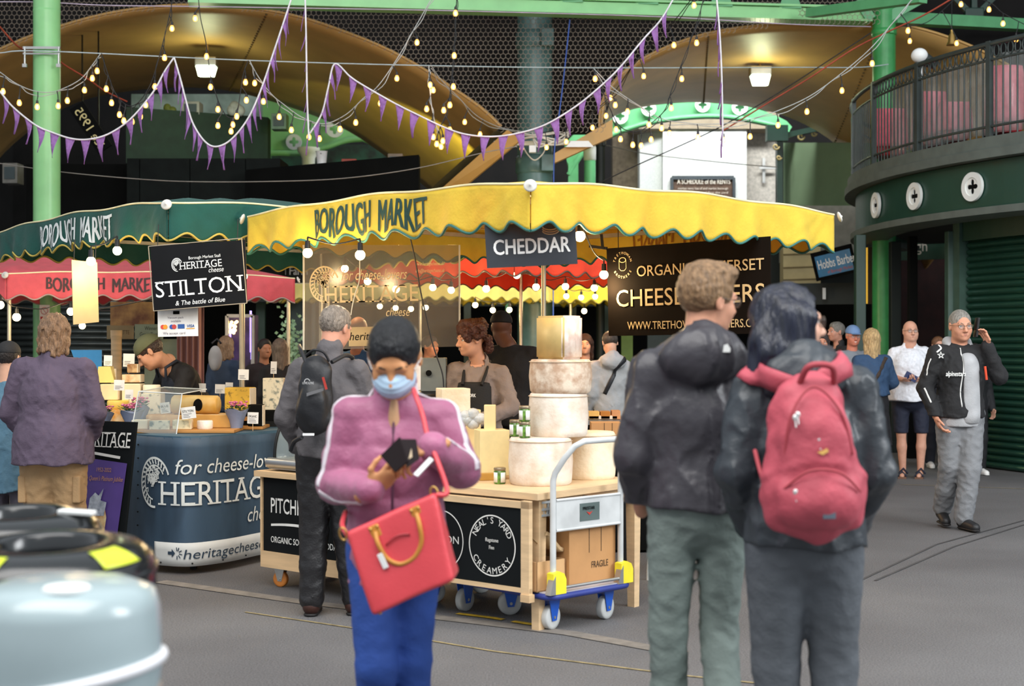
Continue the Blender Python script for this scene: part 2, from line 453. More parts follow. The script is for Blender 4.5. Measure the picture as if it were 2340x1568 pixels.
quadbeam('beam_flange', [(1268, 372), (1268, 350), (1400, 272), (1400, 312)], 20.2, 20.2, M_ochre, t)

def y_arch(x):
    ys = [9999.0]
    if x < 1142: ys.append(interp(NEAR_L, x))
    if x > 1378: ys.append(interp(NEAR_R, x))
    v = min(ys)
    return 300 if v == 9999.0 else v
sp = MB()
N_ = 120
def spf(u, v):
    x = -330+u*2800; yb = y_arch(x)+8
    return P(x, yb+(-700-yb)*v, 22.3)
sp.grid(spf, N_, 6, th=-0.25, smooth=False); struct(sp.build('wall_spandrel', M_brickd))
# hexagonal wire netting stretched before the spandrel
def netting():
    d = 19.85; pitch = 11.4; s = pitch/math.sqrt(3); segs = set(); mb = MB()
    def ok(x, y):
        return -20 < x < 2010 and y > -20 and y < y_arch(x)-2
    rows = int(460/(1.5*s))
    def key(x, y): return (round(x*2)/2, round(y*2)/2)
    for r in range(-2, rows):
        for c in range(0, int(2080/pitch)):
            cx = -30+c*pitch+(pitch/2 if r % 2 else 0); cy = r*1.5*s
            if not ok(cx, cy): continue
            vs = [(cx+s*math.sin(math.radians(60*k)), cy+s*math.cos(math.radians(60*k))) for k in range(6)]
            for k in range(3):
                segs.add((key(*vs[k]), key(*vs[k+1])))
    vs = []; fs = []
    for (a, b) in segs:
        A = P(a[0], a[1], d); B = P(b[0], b[1], d); dv = (B-A); n = Vector((dv.z, 0, -dv.x)).normalized()*0.0032
        k = len(vs); o = Vector((0, 0.006, 0))
        vs += [A+n, A-n, A+o, B+n, B-n, B+o]
        fs += [(k, k+1, k+4, k+3), (k+1, k+2, k+5, k+4), (k+2, k, k+3, k+5)]
    o = link_mesh('wire_netting', vs, fs, mat('dull_galvanised_wire', '86796a', 0.6, 0.2), None, False, True)
    tag(o, 'hexagonal wire netting stretched high above the arches behind the bunting', 'netting')
netting()
# ---- columns
def column(name, label, px, w, d, m, y0=-40, rings=(), cap=None):
    r = w*d/F/2; base = P(px, 778, d); base.z = 0; top = P(px, y0, d).z
    t = thing(name, label, 'column', tuple(base))
    mb = MB(); mb.cyl((0, 0, 0), (0, 0, top), r, r, 32); mb.build('shaft', m, t)
    f = MB(); f.lathe([(r*1.35, 0), (r*1.35, 0.12), (r*1.1, 0.2), (r*1.0, 0.28)], n=32); f.build('foot', m, t)
    for (y, k) in rings:
        z = P(px, y, d).z; g = MB(); g.lathe([(r, z-0.09*k), (r*1.1, z-0.07*k), (r*1.1, z+0.07*k), (r, z+0.09*k)], n=32); g.box((0.12*k, -r*1.05, z), (0.12*k, 0.1*k, 0.16*k), bev=0.01)
        g.build('collar', m, t)
    return t, r, base
C1, r1, b1 = column('green_column', 'pale green round iron column behind the dark green canopy', 107, 60, 17.0, M_lgreen)
g = MB(); z = P(107, 130, 17).z
for sgn in (-1, 1): g.cyl((sgn*0.2, -r1-0.03, z+0.08), (sgn*0.2, -r1-0.03, z-0.12), 0.012, n=8); g.box((sgn*0.2, -r1-0.03, z-0.14), (0.05, 0.03, 0.04))
g.bar((-0.22, -r1-0.03, z+0.07), (0.22, -r1-0.03, z+0.07), 0.02, 0.03); g.bar((-0.22, -r1-0.03, z), (0.22, -r1-0.03, z), 0.02, 0.02)
g.build('cable_clamp', M_steel, C1)
g = MB(); g.lathe([(r1, P(0, 30, 17).z), (r1*1.02, P(0, 24, 17).z), (r1*0.62, P(0, 20, 17).z), (r1*0.62, P(0, -42, 17).z)], n=24); g.build('neck', M_lgreen, C1)
M_bluecol = mat('blue_grey_column_paint', '4f6f6c', 0.35, var=0.15, vscale=7, detail=6)
column('riveted_column', 'thick blue-green round column rising behind the wire netting', 1222, 80, 20.8, M_bluecol, -60, ((95, 1.5), (378, 1.5)))
C3, r3, b3 = column('green_column', 'bright green round column behind the curved balcony railing', 2020, 52, 20.2, mat('bright_green_paint', '3f9a55', 0.35, var=0.1), -60, ((75, 0.5),))
column('drain_pipe_column', 'thin dark green pipe column in front of the green arched girder', 1372, 20, 21.5, M_vdgreen, 265, ((330, 0.4),))
# ---- truss girder at the top of the picture
t = thing('roof_girder', 'pale green roof girder running along the top with purple bunting tied over it', 'girder', tuple(P(1200, 20, 19.3)))
A = P(430, -8, 18.6); B = P(1985, 36, 20.1)
g = MB(); g.bar(A, B, 0.16, 0.13); g.bar(A+Vector((0, 0.02, -0.09)), B+Vector((0, 0.02, -0.09)), 0.3, 0.03); g.bar(A+Vector((0, 0.02, .09)), B+Vector((0, 0.02, .09)), 0.3, 0.03); g.build('chord', M_lgreen, t, True)
for x in (1625, 1790, 1275, 1450):
    p = A.lerp(B, (x-430)/1555.0)
    g = MB(); g.prism([(-0.16, 0.05), (0.16, 0.05), (0.1, 0.22), (-0.1, 0.22)], p+Vector((0, -0.1, 0)), (1, 0, 0), (0, 0, 1), -0.03); g.build('gusset', M_green, t, True)
    for s_ in (-1, 0, 1):
        g = MB(); g.bar(p+Vector((s_*0.03, 0, 0.15)), p+Vector((s_*0.5, 0, 0.75)), 0.06, 0.06); g.build('strut', M_green, t, True)
t = thing('roof_girder', 'green diagonal girder reaching the bright green column head', 'girder', tuple(P(2000, 40, 19.8)))
g = MB(); g.bar(P(1850, 30, 19.4), P(2110, -5, 17.6), 0.14, 0.12); g.build('diagonal', M_green, t, True)
g = MB(); g.bar(P(2040, 42, 20.2), P(2420, 62, 21.5), 0.2, 0.16); g.build('chord', M_green, t, True)
g = MB(); g.bar(P(2020, 45, 20.1), P(2100, 0, 20.1), 0.08, 0.14); g.bar(P(1990, 45, 20.0), P(1960, 0, 20.0), 0.08, 0.14); g.build('bracket', M_green, t, True)
for (x, y, dx) in ((2225, 40, -60), (2225, 40, 0), (2225, 40, 60)):
    g = MB(); g.bar(P(x, y, 21), P(x+dx, -20, 21), 0.08, 0.08); g.build('strut', M_dgreen, t, True)
g = MB(); g.box(P(2225, 34, 21), (0.28, 0.1, 0.2), bev=0.02); g.build('gusset', M_dgreen, t, True)
# ---- floodlights under the arches
M_lampglass = mat('lit_floodlight_glass', 'e8ffd0', 0.3, emit=6.0)
for (x, y, d, lab) in ((472, 145, 22.5, 'lit square floodlight under the ochre arch, string lights before it'), (1737, 166, 22.8, 'lit greenish floodlight under the arch above the white building')):
    p = P(x, y, d); t = thing('floodlight', lab, 'lamp', tuple(p))
    g = MB(); g.box((0, 0, 0.02), (0.34, 0.2, 0.14), bev=0.02); g.build('lamp_housing', M_steel, t)
    g = MB(); g.hexa([Vector(q) for q in ((-0.11, -0.1, -0.22), (0.11, -0.1, -0.22), (0.11, 0.08, -0.2), (-0.11, 0.08, -0.2), (-0.15, -0.12, -0.06), (0.15, -0.12, -0.06), (0.15, 0.1, -0.05), (-0.15, 0.1, -0.05))]); g.build('lens', M_lampglass, t)
    g = MB(); g.cyl((0, 0.04, 0.08), (0, 0.04, P(x, y-70, d).z-p.z), 0.02, n=8); g.build('drop_rod', M_ochre, t)
    L = bpy.data.lights.new('floodlight_glow', 'POINT'); L.energy = 14; L.color = (0.95, 1.0, 0.6); L.shadow_soft_size = 0.15
    o = bpy.data.objects.new('floodlight_glow', L); COL.objects.link(o); o.location = p+Vector((0, -0.3, -0.3))
L = bpy.data.lights.new('arch_foot_uplight', 'SPOT'); L.energy = 190; L.color = (0.9, 1.0, 0.2); L.spot_size = 1.2; L.shadow_soft_size = 0.1
o = bpy.data.objects.new('arch_foot_uplight', L); COL.objects.link(o); o.location = P(1010, 455, 21.0); o.rotation_euler = (P(985, 370, 23.6)-o.location).to_track_quat('-Z', 'Y').to_euler()

# ---- things behind the arches
M_olive = mat('olive_green_cladding', '6f8465', 0.6, var=0.06, vscale=2)
g = MB(); a = [P(1785, 325, 27.5), P(1960, 325, 25.5)]
g.hexa([P(1790, 560, 27.5), P(2100, 560, 24), P(2100, 560, 24.2), P(1790, 560, 27.7), P(1790, 326, 27.5), P(2100, 326, 24), P(2100, 326, 24.2), P(1790, 326, 27.7)])
o = g.build('cladding_wall', M_olive, None, True); struct(o); o.name = 'wall_cladding'
# white building
t = thing('white_building', 'brightly lit white painted brick building front seen through the arch', 'building', tuple(G(1600, 935)))
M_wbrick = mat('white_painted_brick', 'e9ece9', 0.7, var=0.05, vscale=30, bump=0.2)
M_gbrick = mat('grey_shaded_brick', 'b9b2a8', 0.8, var=0.15, vscale=14, bump=0.3)  # greyer brick tone for one wing wall
def slab(p0, p1, d0, d1, th, name, m, par):
    (xa, ya), (xb, yb) = p0, p1
    g = MB(); A_, B_ = P(xa, yb, d0), P(xb, yb, d1); C_, D_ = P(xa, ya, d0), P(xb, ya, d1); o_ = Vector((0, th, 0))
    A_.z = B_.z = min(A_.z, B_.z); C_.z = D_.z = max(C_.z, D_.z)
    g.hexa([A_, B_, B_+o_, A_+o_, C_, D_, D_+o_, C_+o_]); return g.build(name, m, par, True)
slab((1515, 290), (1706, 940), 31, 31, 0.6, 'front_wall', M_wbrick, t)
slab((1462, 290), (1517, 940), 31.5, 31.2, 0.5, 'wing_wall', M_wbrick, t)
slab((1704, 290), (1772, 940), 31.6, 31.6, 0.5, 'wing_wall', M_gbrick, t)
slab((1400, 270), (1464, 940), 32.4, 32, 0.5, 'wing_wall', mat('shaded_brick_wall', '6e6250', 0.85, var=0.2, vscale=10), t)  # browner brick tone for the outer wing wall
slab((1440, 255), (1780, 294), 30.9, 30.9, 0.9, 'cornice', mat('stone_cornice', 'a2937c', 0.7, var=0.1), t)
g = MB(); g.box(P(1745, 390, 31.5), (0.06, 0.06, 0.55)); g.bar(P(1735, 384, 31.4), P(1772, 384, 31.4), 0.05, 0.05); g.build('grey_pipe', M_steel, t, True)
# rents board
t = thing('notice_board', 'framed brown SCHEDULE of the RENTS board on the white building', 'sign', tuple(P(1606, 470, 30.9)))
slab((1535, 404), (1677, 475), 30.9, 30.9, 0.08, 'board', mat('brown_notice_panel', '5a4334', 0.7, var=0.3, vscale=9), t)
g = MB(); f0 = [P(1535, 475, 30.86), P(1535, 406, 30.86), P(1677, 406, 30.86), P(1677, 475, 30.86)]
for p, q in zip(f0, f0[1:]): g.bar(p, q, 0.06, 0.08)
g.build('board_frame', mat('charcoal_frame', '3a4248', 0.5), t, True)
k = 31/F
rows = [('A SCHEDULE of the RENTS', 0.10, 0.52, 1.15, 0.1, dict(bold=0.02))]
rr = random.Random(2)
words_ = 'the market rents and tolls of all stalls within the borough market yard at first and last'.split()
for i in range(5):
    rows.append((' '.join(rr.sample(words_, 7)), 0.12, 0.40-i*0.09, 1.08, 0.045))
text_on(t, rows, mat('cream_lettering', 'd8cfc0', 0.6), P(1537, 475, 30.85), (1, 0, 0), (0, 0, 1))

# green arched girders with quatrefoil roundels
def quatre2d(cu, cv, r, pet=0.42, n=36):
    """ring with a four-lobed opening"""
    V2 = []; F2 = []
    for i in range(n+1):
        a = 2*math.pi*i/n; q = r*(0.30+pet*abs(math.cos(2*a))**1.2*0.75)
        V2 += [(cu+math.cos(a)*q, cv+math.sin(a)*q), (cu+math.cos(a)*r, cv+math.sin(a)*r)]
    for i in range(n): F2.append((2*i, 2*i+1, 2*i+3, 2*i+2))
    return V2, F2
def solid2d(mb, V2, F2, O, U, V, th):
    O, U, V = Vector(O), Vector(U), Vector(V); Nn = U.cross(V).normalized(); n = len(V2)
    a = [O+U*x+V*y for x, y in V2]; b = [p+Nn*th for p in a]
    mb.add(a+b, list(F2)+[tuple(i+n for i in reversed(f)) for f in F2])
    cnt = {}
    for f in F2:
        for i, j in zip(f, f[1:]+f[:1]): cnt[(i, j)] = 1
    for (i, j) in list(cnt):
        if (j, i) not in cnt: mb.add([a[i], a[j], b[j], b[i]], [(0, 1, 2, 3)])
def arch_girder(label, top, bot, d, rounds, m):
    tt = resample(top, 30); bb = resample(bot, 30)
    t = thing('arched_girder', label, 'girder', tuple(P(*top[len(top)//2], d)))
    g = MB(); g.grid(lambda u, v: P(tt[int(round(u*30))][0]*(1-v)+bb[int(round(u*30))][0]*v, tt[int(round(u*30))][1]*(1-v)+bb[int(round(u*30))][1]*v, d), 30, 1, th=-0.12, smooth=False)
    g.build('web', m, t, True)
    g = MB(); g.tube([P(x, y, d-0.12) for x, y in bb], 0.06, 6); g.build('flange', m, t, True)
    for (x, y) in (bb[1],):
        q = P(x, y, d); g = MB(); g.bar((q.x, q.y-0.06, 0), (q.x, q.y-0.06, q.z+0.1), 0.2, 0.2); g.build('support_post', m, t, True)
    for (x, y, r) in rounds:
        g = MB(); v2, f2 = quatre2d(0, 0, r*d/F); solid2d(g, v2, f2, P(x, y, d-0.06), (1, 0, 0), (0, 0, 1), -0.04 if 0 else 0.04); g.build('roundel', M_white, t, True)
    return t
arch_girder('pale green arched girder with white quatrefoil roundels before the white building',
    [(1290, 330), (1330, 290), (1400, 252), (1480, 238), (1560, 232), (1640, 234), (1720, 246), (1790, 272), (1810, 290)],
    [(1300, 400), (1340, 340), (1400, 308), (1470, 284), (1550, 270), (1640, 266), (1720, 276), (1780, 290), (1800, 305)], 28.5,
    [(1417, 266, 18), (1482, 249, 17), (1605, 240, 17), (1690, 246, 18)], M_green)
arch_girder('pale green arched girder with two white quatrefoils above the dark boxes, seen through the arch',
    [(600, 230), (640, 232), (700, 250), (760, 278), (820, 305), (860, 340)],
    [(600, 350), (640, 350), (690, 350), (740, 338), (790, 322), (830, 318)], 28.5,
    [(672, 325, 18), (765, 295, 20)], M_lgreen)
# white capital columns
for (x, yt, lab) in ((705, 338, 'white cast iron capital column below the green quatrefoil girder'), (1348, 318, 'white capital on a green riveted post beside the round column')):
    d = 27.6; b = P(x, 778, d); b.z = 0; t = thing('capital_column', lab, 'column', tuple(b)); zt = P(x, yt, d).z
    g = MB(); g.lathe([(0.1, zt-0.42), (0.12, zt-0.4), (0.13, zt-0.2), (0.17, zt-0.12), (0.22, zt-0.06), (0.22, zt)], n=20); g.build('capital', M_white, t)
    g = MB(); g.cyl((0, 0, 0), (0, 0, zt-0.42), 0.11, n=20); g.build('shaft', M_green, t)
# green corner brackets with scrolls right of the white building
t = thing('scroll_bracket', 'green iron post with gilded scroll brackets between white building and green cladding', 'bracket', tuple(G(1775, 950)))
g = MB(); g.bar(P(1782, 560, 27.3), P(1780, 300, 27.3), 0.14, 0.1); g.bar(P(1755, 318, 27.3), P(1880, 292, 27.0), 0.1, 0.1); g.box(P(1775, 305, 27.2), (0.4, 0.2, 0.3)); g.build('post', M_dgreen, t, True)
for (x, y, r) in ((1773, 335, 8), (1780, 360, 6), (1830, 312, 9), (1860, 305, 7)):
    g = MB(); g.tube([P(x+r*math.cos(a)*(1-a/9), y+r*math.sin(a)*(1-a/9), 27.1) for a in [k*0.4 for k in range(18)]], 0.018, 5)
    g.build('scroll', mat('gilt_scroll', 'b5a06a', 0.5), t, True)

# dark boxes, panels and clutter under the first arch
def boxthing(name, label, cat, p0, p1, d0, d1, th, m, fold=None):
    t = slab(p0, p1, d0, d1, th, name, m, None); tag(t, label, cat); return t
boxthing('green_hoarding', 'dark bottle green hoarding panel leaning out above the black stall roofs', 'panel', (288, 268), (612, 372), 23.5, 24.6, 0.3, mat('bottle_green_panel', '1c3828', 0.7, var=0.15))
t = thing('kiosk_block', 'charcoal panelled kiosk below the bottle green hoarding', 'kiosk', tuple(G(430, 1030)))
for i, (xa, xb) in enumerate(((290, 318), (320, 433), (435, 560), (562, 640))):
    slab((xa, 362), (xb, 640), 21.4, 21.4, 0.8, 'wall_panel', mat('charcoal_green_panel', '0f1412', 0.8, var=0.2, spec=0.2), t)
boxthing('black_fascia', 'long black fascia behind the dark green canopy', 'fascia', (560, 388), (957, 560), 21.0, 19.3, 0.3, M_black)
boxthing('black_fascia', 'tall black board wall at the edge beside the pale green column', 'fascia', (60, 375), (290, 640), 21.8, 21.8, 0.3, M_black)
t = boxthing('hanging_sign', 'slanting black board reading ice 1995 upside down behind the pale green column', 'sign', (160, 250), (215, 300), 22.0, 22.0, 0.01, M_black)
bpy.data.objects.remove(t)
t = thing('hanging_sign', 'slanting black board with gold numerals 1995 behind the string lights', 'sign', tuple(P(203, 290, 19.5)))
U = (P(232, 310, 19.5)-P(186, 240, 19.5)).normalized(); Vv = Vector((U.z, 0, -U.x))
g = MB(); g.prism([(0, -0.08), (0.72, -0.08), (0.72, 0.14), (0, 0.14)], P(178, 238, 19.5), U, Vv, 0.04); g.build('board', M_black, t, True)
g = MB(); g.cyl(P(188, 245, 19.55), P(188, 60, 21.0), 0.012, n=6); g.cyl(P(225, 305, 19.55), P(225, 50, 21.0), 0.012, n=6); g.build('hanger', M_bcable if 0 else M_blackm, t, True)
text_on(t, [('ice 1995', 0.66, 0.1, 0.6, 0.12, dict(rot=math.pi))], mat('gold_lettering', 'd8c98a', 0.5), P(178, 238, 19.44), U, -Vv if False else Vv, off=-0.01)
# bric-a-brac on top of the kiosk
rnd = random.Random(5)
for i, (x, y, w_, h_, col, lab) in enumerate(((735, 362, 26, 32, 'd8d8d4', 'white bucket on the black fascia beside the capital column'), (800, 385, 34, 38, '9a3d2a', 'red crate standing on the black fascia'),
        (905, 372, 34, 36, '7d6a56', 'brown carton on the black fascia under the arch'), (907, 400, 36, 18, '2f5560', 'teal cloth bundle on the black fascia'),
        (640, 280, 34, 36, '6f8c7a', 'grey green sheet metal box above the bottle green hoarding'), (30, 398, 34, 46, '8a8a84', 'grey metal cabinet at the edge past the pale green column'),
        (540, 246, 34, 34, 'c8cfc8', 'pale bin bag heap on the bottle green hoarding'), (390, 248, 26, 26, '7f8a3c', 'olive sack on the bottle green hoarding'), (440, 250, 40, 30, 'b7bab0', 'light grey boxes on the bottle green hoarding'))):
    d = 24.2 if y < 300 else (20.4 if x > 700 else 22.5); p = P(x, y, d); sx = w_*d/F; sz = h_*d/F
    names = ['bucket', 'crate', 'carton', 'cloth_bundle', 'metal_box', 'cabinet', 'bag_heap', 'sack', 'box_stack']
    t = thing(names[i], lab, names[i].replace('_', ' '), tuple(p-Vector((0, 0, sz/2))))
    m = mat('bric_'+col, col, 0.6, var=0.15)
    g = MB()
    if i in (0,): g.lathe([(sx*0.4, 0), (sx*0.5, sz*0.95), (sx*0.53, sz)], n=16); g.build('body', m, t); g = MB(); g.tube([(-sx*0.5, 0, sz), (0, -sx*0.5, sz*0.8), (sx*0.5, 0, sz)], 0.01); g.build('handle', M_steel, t)
    elif i in (3, 6, 7):
        for k in range(5): g.sphere((rnd.uniform(-.3, .3)*sx, 0, sz*rnd.uniform(.25, .6)), (sx*.35, sx*.3, sz*.38), 10, 8)
        g.build('body', m, t)
    else:
        g.box((0, 0, sz/2), (sx, 0.3, sz), bev=0.01); g.build('body', m, t); g = MB(); g.box((0, -0.16, sz/2), (sx*0.7, 0.02, sz*0.6)); g.build('front_panel', mat('bric_f'+col, '4c5c60', 0.6), t)
# wall behind first arch; its pale patchy colour stands in for bright daylight
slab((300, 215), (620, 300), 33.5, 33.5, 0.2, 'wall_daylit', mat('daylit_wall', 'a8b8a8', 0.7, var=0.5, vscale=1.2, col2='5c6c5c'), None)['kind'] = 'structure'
slab((600, 330), (960, 420), 31.5, 31.5, 0.2, 'wall_clutter', mat('green_brown_clutter', '24503c', 0.7, col2='1a1612', vscale=3, detail=6), None)['kind'] = 'structure'

# middle distance behind the stalls: shopfronts
t = thing('dark_shop', 'dark green shop front with open doorway behind the perspex screen', 'shop front', tuple(G(900, 1000)))
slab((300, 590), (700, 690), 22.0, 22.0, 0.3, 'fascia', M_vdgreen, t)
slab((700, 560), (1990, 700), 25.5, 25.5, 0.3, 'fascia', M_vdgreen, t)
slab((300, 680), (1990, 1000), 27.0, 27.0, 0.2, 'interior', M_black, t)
for (x, w_, m_) in ((585, 20, M_dgreen), (700, 12, M_green), (750, 14, M_black), (1060, 16, M_dgreen), (1155, 10, M_green), (1305, 12, M_dgreen), (1370, 22, M_dgreen), (1420, 26, mat('sunlit_green', '6f8f3a', 0.5)), (1640, 20, M_dgreen), (660, 60, mat('slate_panel', '3b4a4c', 0.6)), (1480, 60, mat('slate_panel', '3b4a4c', 0.6))):  # one pilaster in a yellower green
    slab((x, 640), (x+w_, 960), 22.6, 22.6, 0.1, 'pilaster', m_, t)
text_on(t, [('Northfield Farm', 0.0, 0.0, 0.92, 0.12, dict(bold=0.015))], M_white, P(566, 628, 21.9), (1, 0, 0), (0, 0, 1))
text_on(t, [('Wright', 0.0, 0.0, 0.55, 0.15, dict(bold=0.015))], M_white, P(28, 612, 21.9), (1, 0, 0), (0, 0, 1))
# roller shutter far left
def shutter(name, label, A, B, z0, z1, pitch, m, parent=None, depth=0.03):
    A, B = Vector(A), Vector(B); U = (B-A).normalized(); Nn = Vector((U.y, -U.x, 0))
    t = thing(name, label, 'shutter', tuple((A+B)/2)) if parent is None else parent
    n = int((z1-z0)/pitch); g = MB()
    def fn(u, v):
        k = v*n*6; ph = (k % 6)/6.0
        off = depth*(math.sin(math.pi*min(1, ph/0.8)) if ph < 0.8 else -0.25)
        return A+(B-A)*u+Nn*off+Vector((0, 0, z0+(z1-z0)*v))
    g.grid(fn, 1, n*6, th=-0.01)
    g.build('slat_curtain', m, t, True)
    return t, U, Nn
t, U, Nn = shutter('roller_shutter', 'dark grille roller shutter behind the red canopy stall', G(-40, 1012), G(330, 1012), 0, 2.9, 0.09, mat('dark_shutter_steel', '3a3f3d', 0.3, 0.5), depth=0.03)
slab((-60, 560), (335, 640), 21.0, 21.0, 0.15, 'shutter_box', M_vdgreen, t)
# ================================================================= CURVED BALCONY BUILDING (right)
BC = Vector((11.15, 18.7, 0))
def arc(R, th, z): a = math.radians(th); return Vector((BC.x-R*math.cos(a), BC.y-R*math.sin(a), z))
def ring_band(mb, R0, R1, z0, z1, a0, a1, n=64):
    """solid curved band between radii and heights"""
    vs = []; fs = []
    for i in range(n+1):
        th = a0+(a1-a0)*i/n; vs += [arc(R0, th, z0), arc(R1, th, z0), arc(R1, th, z1), arc(R0, th, z1)]
    for i in range(n):
        k = 4*i
        for j in range(4): fs.append((k+j, k+(j+1) % 4, k+4+(j+1) % 4, k+4+j))
    fs += [(0, 3, 2, 1), (4*n, 4*n+1, 4*n+2, 4*n+3)]
    mb.add(vs, fs, False); return mb
M_bgreen = mat('dark_green_fascia_paint', '1f4236', 0.35, var=0.06, vscale=2)
M_slab = mat('grey_painted_slab_edge', '5a625c', 0.6, var=0.1)
M_rail = mat('dark_grey_railing_paint', '3c4442', 0.4, 0.2)
A0, A1 = -38, 62
t = thing('curved_balcony', 'curved dark green balcony with round quatrefoil discs and railing over the shuttered shop', 'balcony', tuple(arc(6.4, 10, 0)))
g = MB(); ring_band(g, 6.45, 6.1, 3.02, 3.55, A0, A1); g.build('fascia', M_bgreen, t, True)
g = MB(); ring_band(g, 6.52, 6.0, 2.95, 3.03, A0, A1); g.build('lower_lip', M_slab, t, True)
g = MB(); ring_band(g, 6.60, 5.4, 3.56, 3.66, A0, A1); ring_band(g, 6.56, 5.4, 3.66, 3.80, A0, A1); g.build('slab_edge', M_slab, t, True)
g = MB(); ring_band(g, 5.9, 1.0, 3.05, 3.2, A0, A1); g.build('underside', M_vdgreen, t, True)
def railtube(mb, R, z, r, n=90): mb.tube([arc(R, A0+(A1-A0)*i/n, z) for i in range(n+1)], r, 6)
g = MB(); railtube(g, 6.5, 4.84, 0.03); railtube(g, 6.5, 4.66, 0.016); railtube(g, 6.5, 3.92, 0.016); g.build('handrail', M_rail, t, True)
nb = 0
for i in range(0, 200):
    th = -24+i*0.88
    if th > 46: break
    if i % 13 == 5:
        g = MB(); g.box(arc(6.5, th, 4.32), (0.06, 0.06, 1.1), rz=math.radians(th)); g.build('post', M_rail, t, True); continue
    g = MB(); p = arc(6.5, th, 0); g.cyl(p+Vector((0, 0, 3.8)), p+Vector((0, 0, 4.67)), 0.0105, n=6); g.build('baluster', M_rail, t, True)
for i in range(0, 200):
    th = 2+i*0.88
    if th > 42: break
    tang = Vector((math.sin(math.radians(th)), -math.cos(math.radians(th)), 0))
    c = arc(6.5, th+0.44, 4.75)
    g = MB(); g.tube([c+tang*math.cos(a)*0.038+Vector((0, 0, math.sin(a)*0.07)) for a in [k*math.pi/6 for k in range(12)]], 0.009, 4, closed=True); g.build('ring', M_rail, t, True)
for k, th in enumerate((3.4, 13.7, 23.6, 33.3, 43.2)):
    a = math.radians(th); U = Vector((math.sin(a), -math.cos(a), 0))
    O = arc(6.46, th, 3.28)
    g = MB(); v2, f2 = ring2d(0, 0, 0.105, 0.165, 40); solid2d(g, v2, f2, O, -U, (0, 0, 1), -0.035)
    v2, f2 = quatre2d(0, 0, 0.112, 0.62, 48); solid2d(g, v2, f2, O, -U, (0, 0, 1), -0.02)
    d_ = g.build('roundel', mat('white_roundel_paint', 'e9ebe6', 0.5, var=0.03), t, True)
    v2, f2 = ring2d(0, 0, 0.0, 0.1, 24); g = MB(); solid2d(g, v2, f2, O+(BC-arc(6, th, 0)).normalized()*-0.003, -U, (0, 0, 1), -0.004); g.build('roundel_back', M_black, t, True)
# ground floor
t = thing('shop_shutter', 'dark green ribbed roller shutter of the corner shop under the balcony', 'shutter', tuple(arc(5.64, 20, 0)))
g = MB(); n = 33
def shf(u, v):
    k = v*n*8; ph = (k % 8)/8.0; o_ = 0.028*math.sin(math.pi*min(1, ph/0.75)) if ph < 0.75 else -0.012
    return arc(5.64+o_, 12+u*34, 0.02+2.74*v)
g.grid(shf, 14, n*8, th=-0.01, smooth=False); g.build('slat_curtain', mat('shutter_green_steel', '2f5a4c', 0.25, 0.55, var=0.05), t, True)
g = MB(); ring_band(g, 5.72, 5.5, 2.76, 3.0, 10, 50, 20); g.build('shutter_box', M_bgreen, t, True)
g = MB(); ring_band(g, 5.76, 5.6, 0, 3.0, 10.2, 11.8, 2); g.build('guide_rail', mat('grey_green_jamb', '3f5a50', 0.45), t, True)
w = MB(); ring_band(w, 5.5, 5.35, 0, 3.1, 9.5, 55, 20); struct(w.build('wall_shop', M_vdgreen, None, True))
for (px_, d, w_, m_, lab) in ((1965, 18.35, 0.13, M_dgreen, 'dark green iron post under the left rim of the curved balcony'), (2045, 19.6, 0.14, M_vdgreen, 'very dark green post between bright green column and shutter'), (2085, 18.6, 0.11, M_black, 'black post under the balcony behind the bald man'), (2176, 17.75, 0.15, mat('grey_green_jamb', '3f5a50', 0.45), 'grey green shop door jamb beside the roller shutter')):
    b = G(px_, 900); b = Vector(((px_-CX)*d/F, d, 0)); t = thing('iron_post', lab, 'post', tuple(b))
    g = MB(); g.box((0, 0, 1.45), (w_, w_, 2.9), bev=0.012); g.build('shaft', m_, t); g = MB(); g.box((0, 0, 0.08), (w_*1.4, w_*1.4, 0.16), bev=0.01); g.build('base', m_, t)
t = thing('wall_lining', 'narrow brass-edged dark panel between the iron posts', 'panel', tuple(Vector(((1992-CX)*20.9/F, 20.9, 0))))
slab((1982, 565), (2003, 695), 20.9, 20.9, 0.04, 'board', mat('dark_bronze_board', '3c2f14', 0.5), t)
g = MB(); g.bar(P(1981, 566, 20.85), P(1981, 694, 20.85), 0.02, 0.02); g.build('brass_edge', mat('lit_brass_edge', 'd9a83c', 0.3, 0.6, emit=0.6), t, True)  # glint of the brass strip put in as emission
t.name = 'door_panel'
# side shop fascia with signs
t = thing('barber_shop', 'dark barber shop front with cream stone pier beyond the yellow canopy', 'shop front', tuple(Vector(((1880-CX)*23.4/F, 23.4, 0))))
slab((1790, 560), (1875, 655), 23.6, 23.6, 0.3, 'stone_pier', mat('cream_stone', 'c9b98a', 0.8, var=0.1, vscale=3), t)
g = MB()
for y in (582, 612, 640): g.bar(P(1790, y, 23.58), P(1875, y-3, 23.58), 0.02, 0.02)
g.build('stone_joint', mat('stone_joint', '7a6c4c', 0.9), t, True)
slab((1785, 470), (2000, 600), 24.3, 24.3, 0.2, 'rendered_band', M_concrete, t)
slab((1800, 648), (1990, 695), 23.0, 22.6, 0.3, 'shop_beam', M_vdgreen, t)
slab((1770, 690), (1990, 1000), 24.2, 24.2, 0.2, 'dark_window', M_black, t)
slab((1880, 658), (1887, 684), 22.6, 22.6, 0.02, 'paper_notice', M_white, t)
t = thing('barber_sign', 'tilted blue Hobbs Barbers sign hanging by the iron post', 'sign', tuple(P(1910, 645, 22.3)))
O = P(1868, 640, 22.3); U = (P(1962, 618, 21.9)-O).normalized(); Vv = (P(1856, 582, 22.3)-O); Vv = (Vv-U*Vv.dot(U)).normalized()
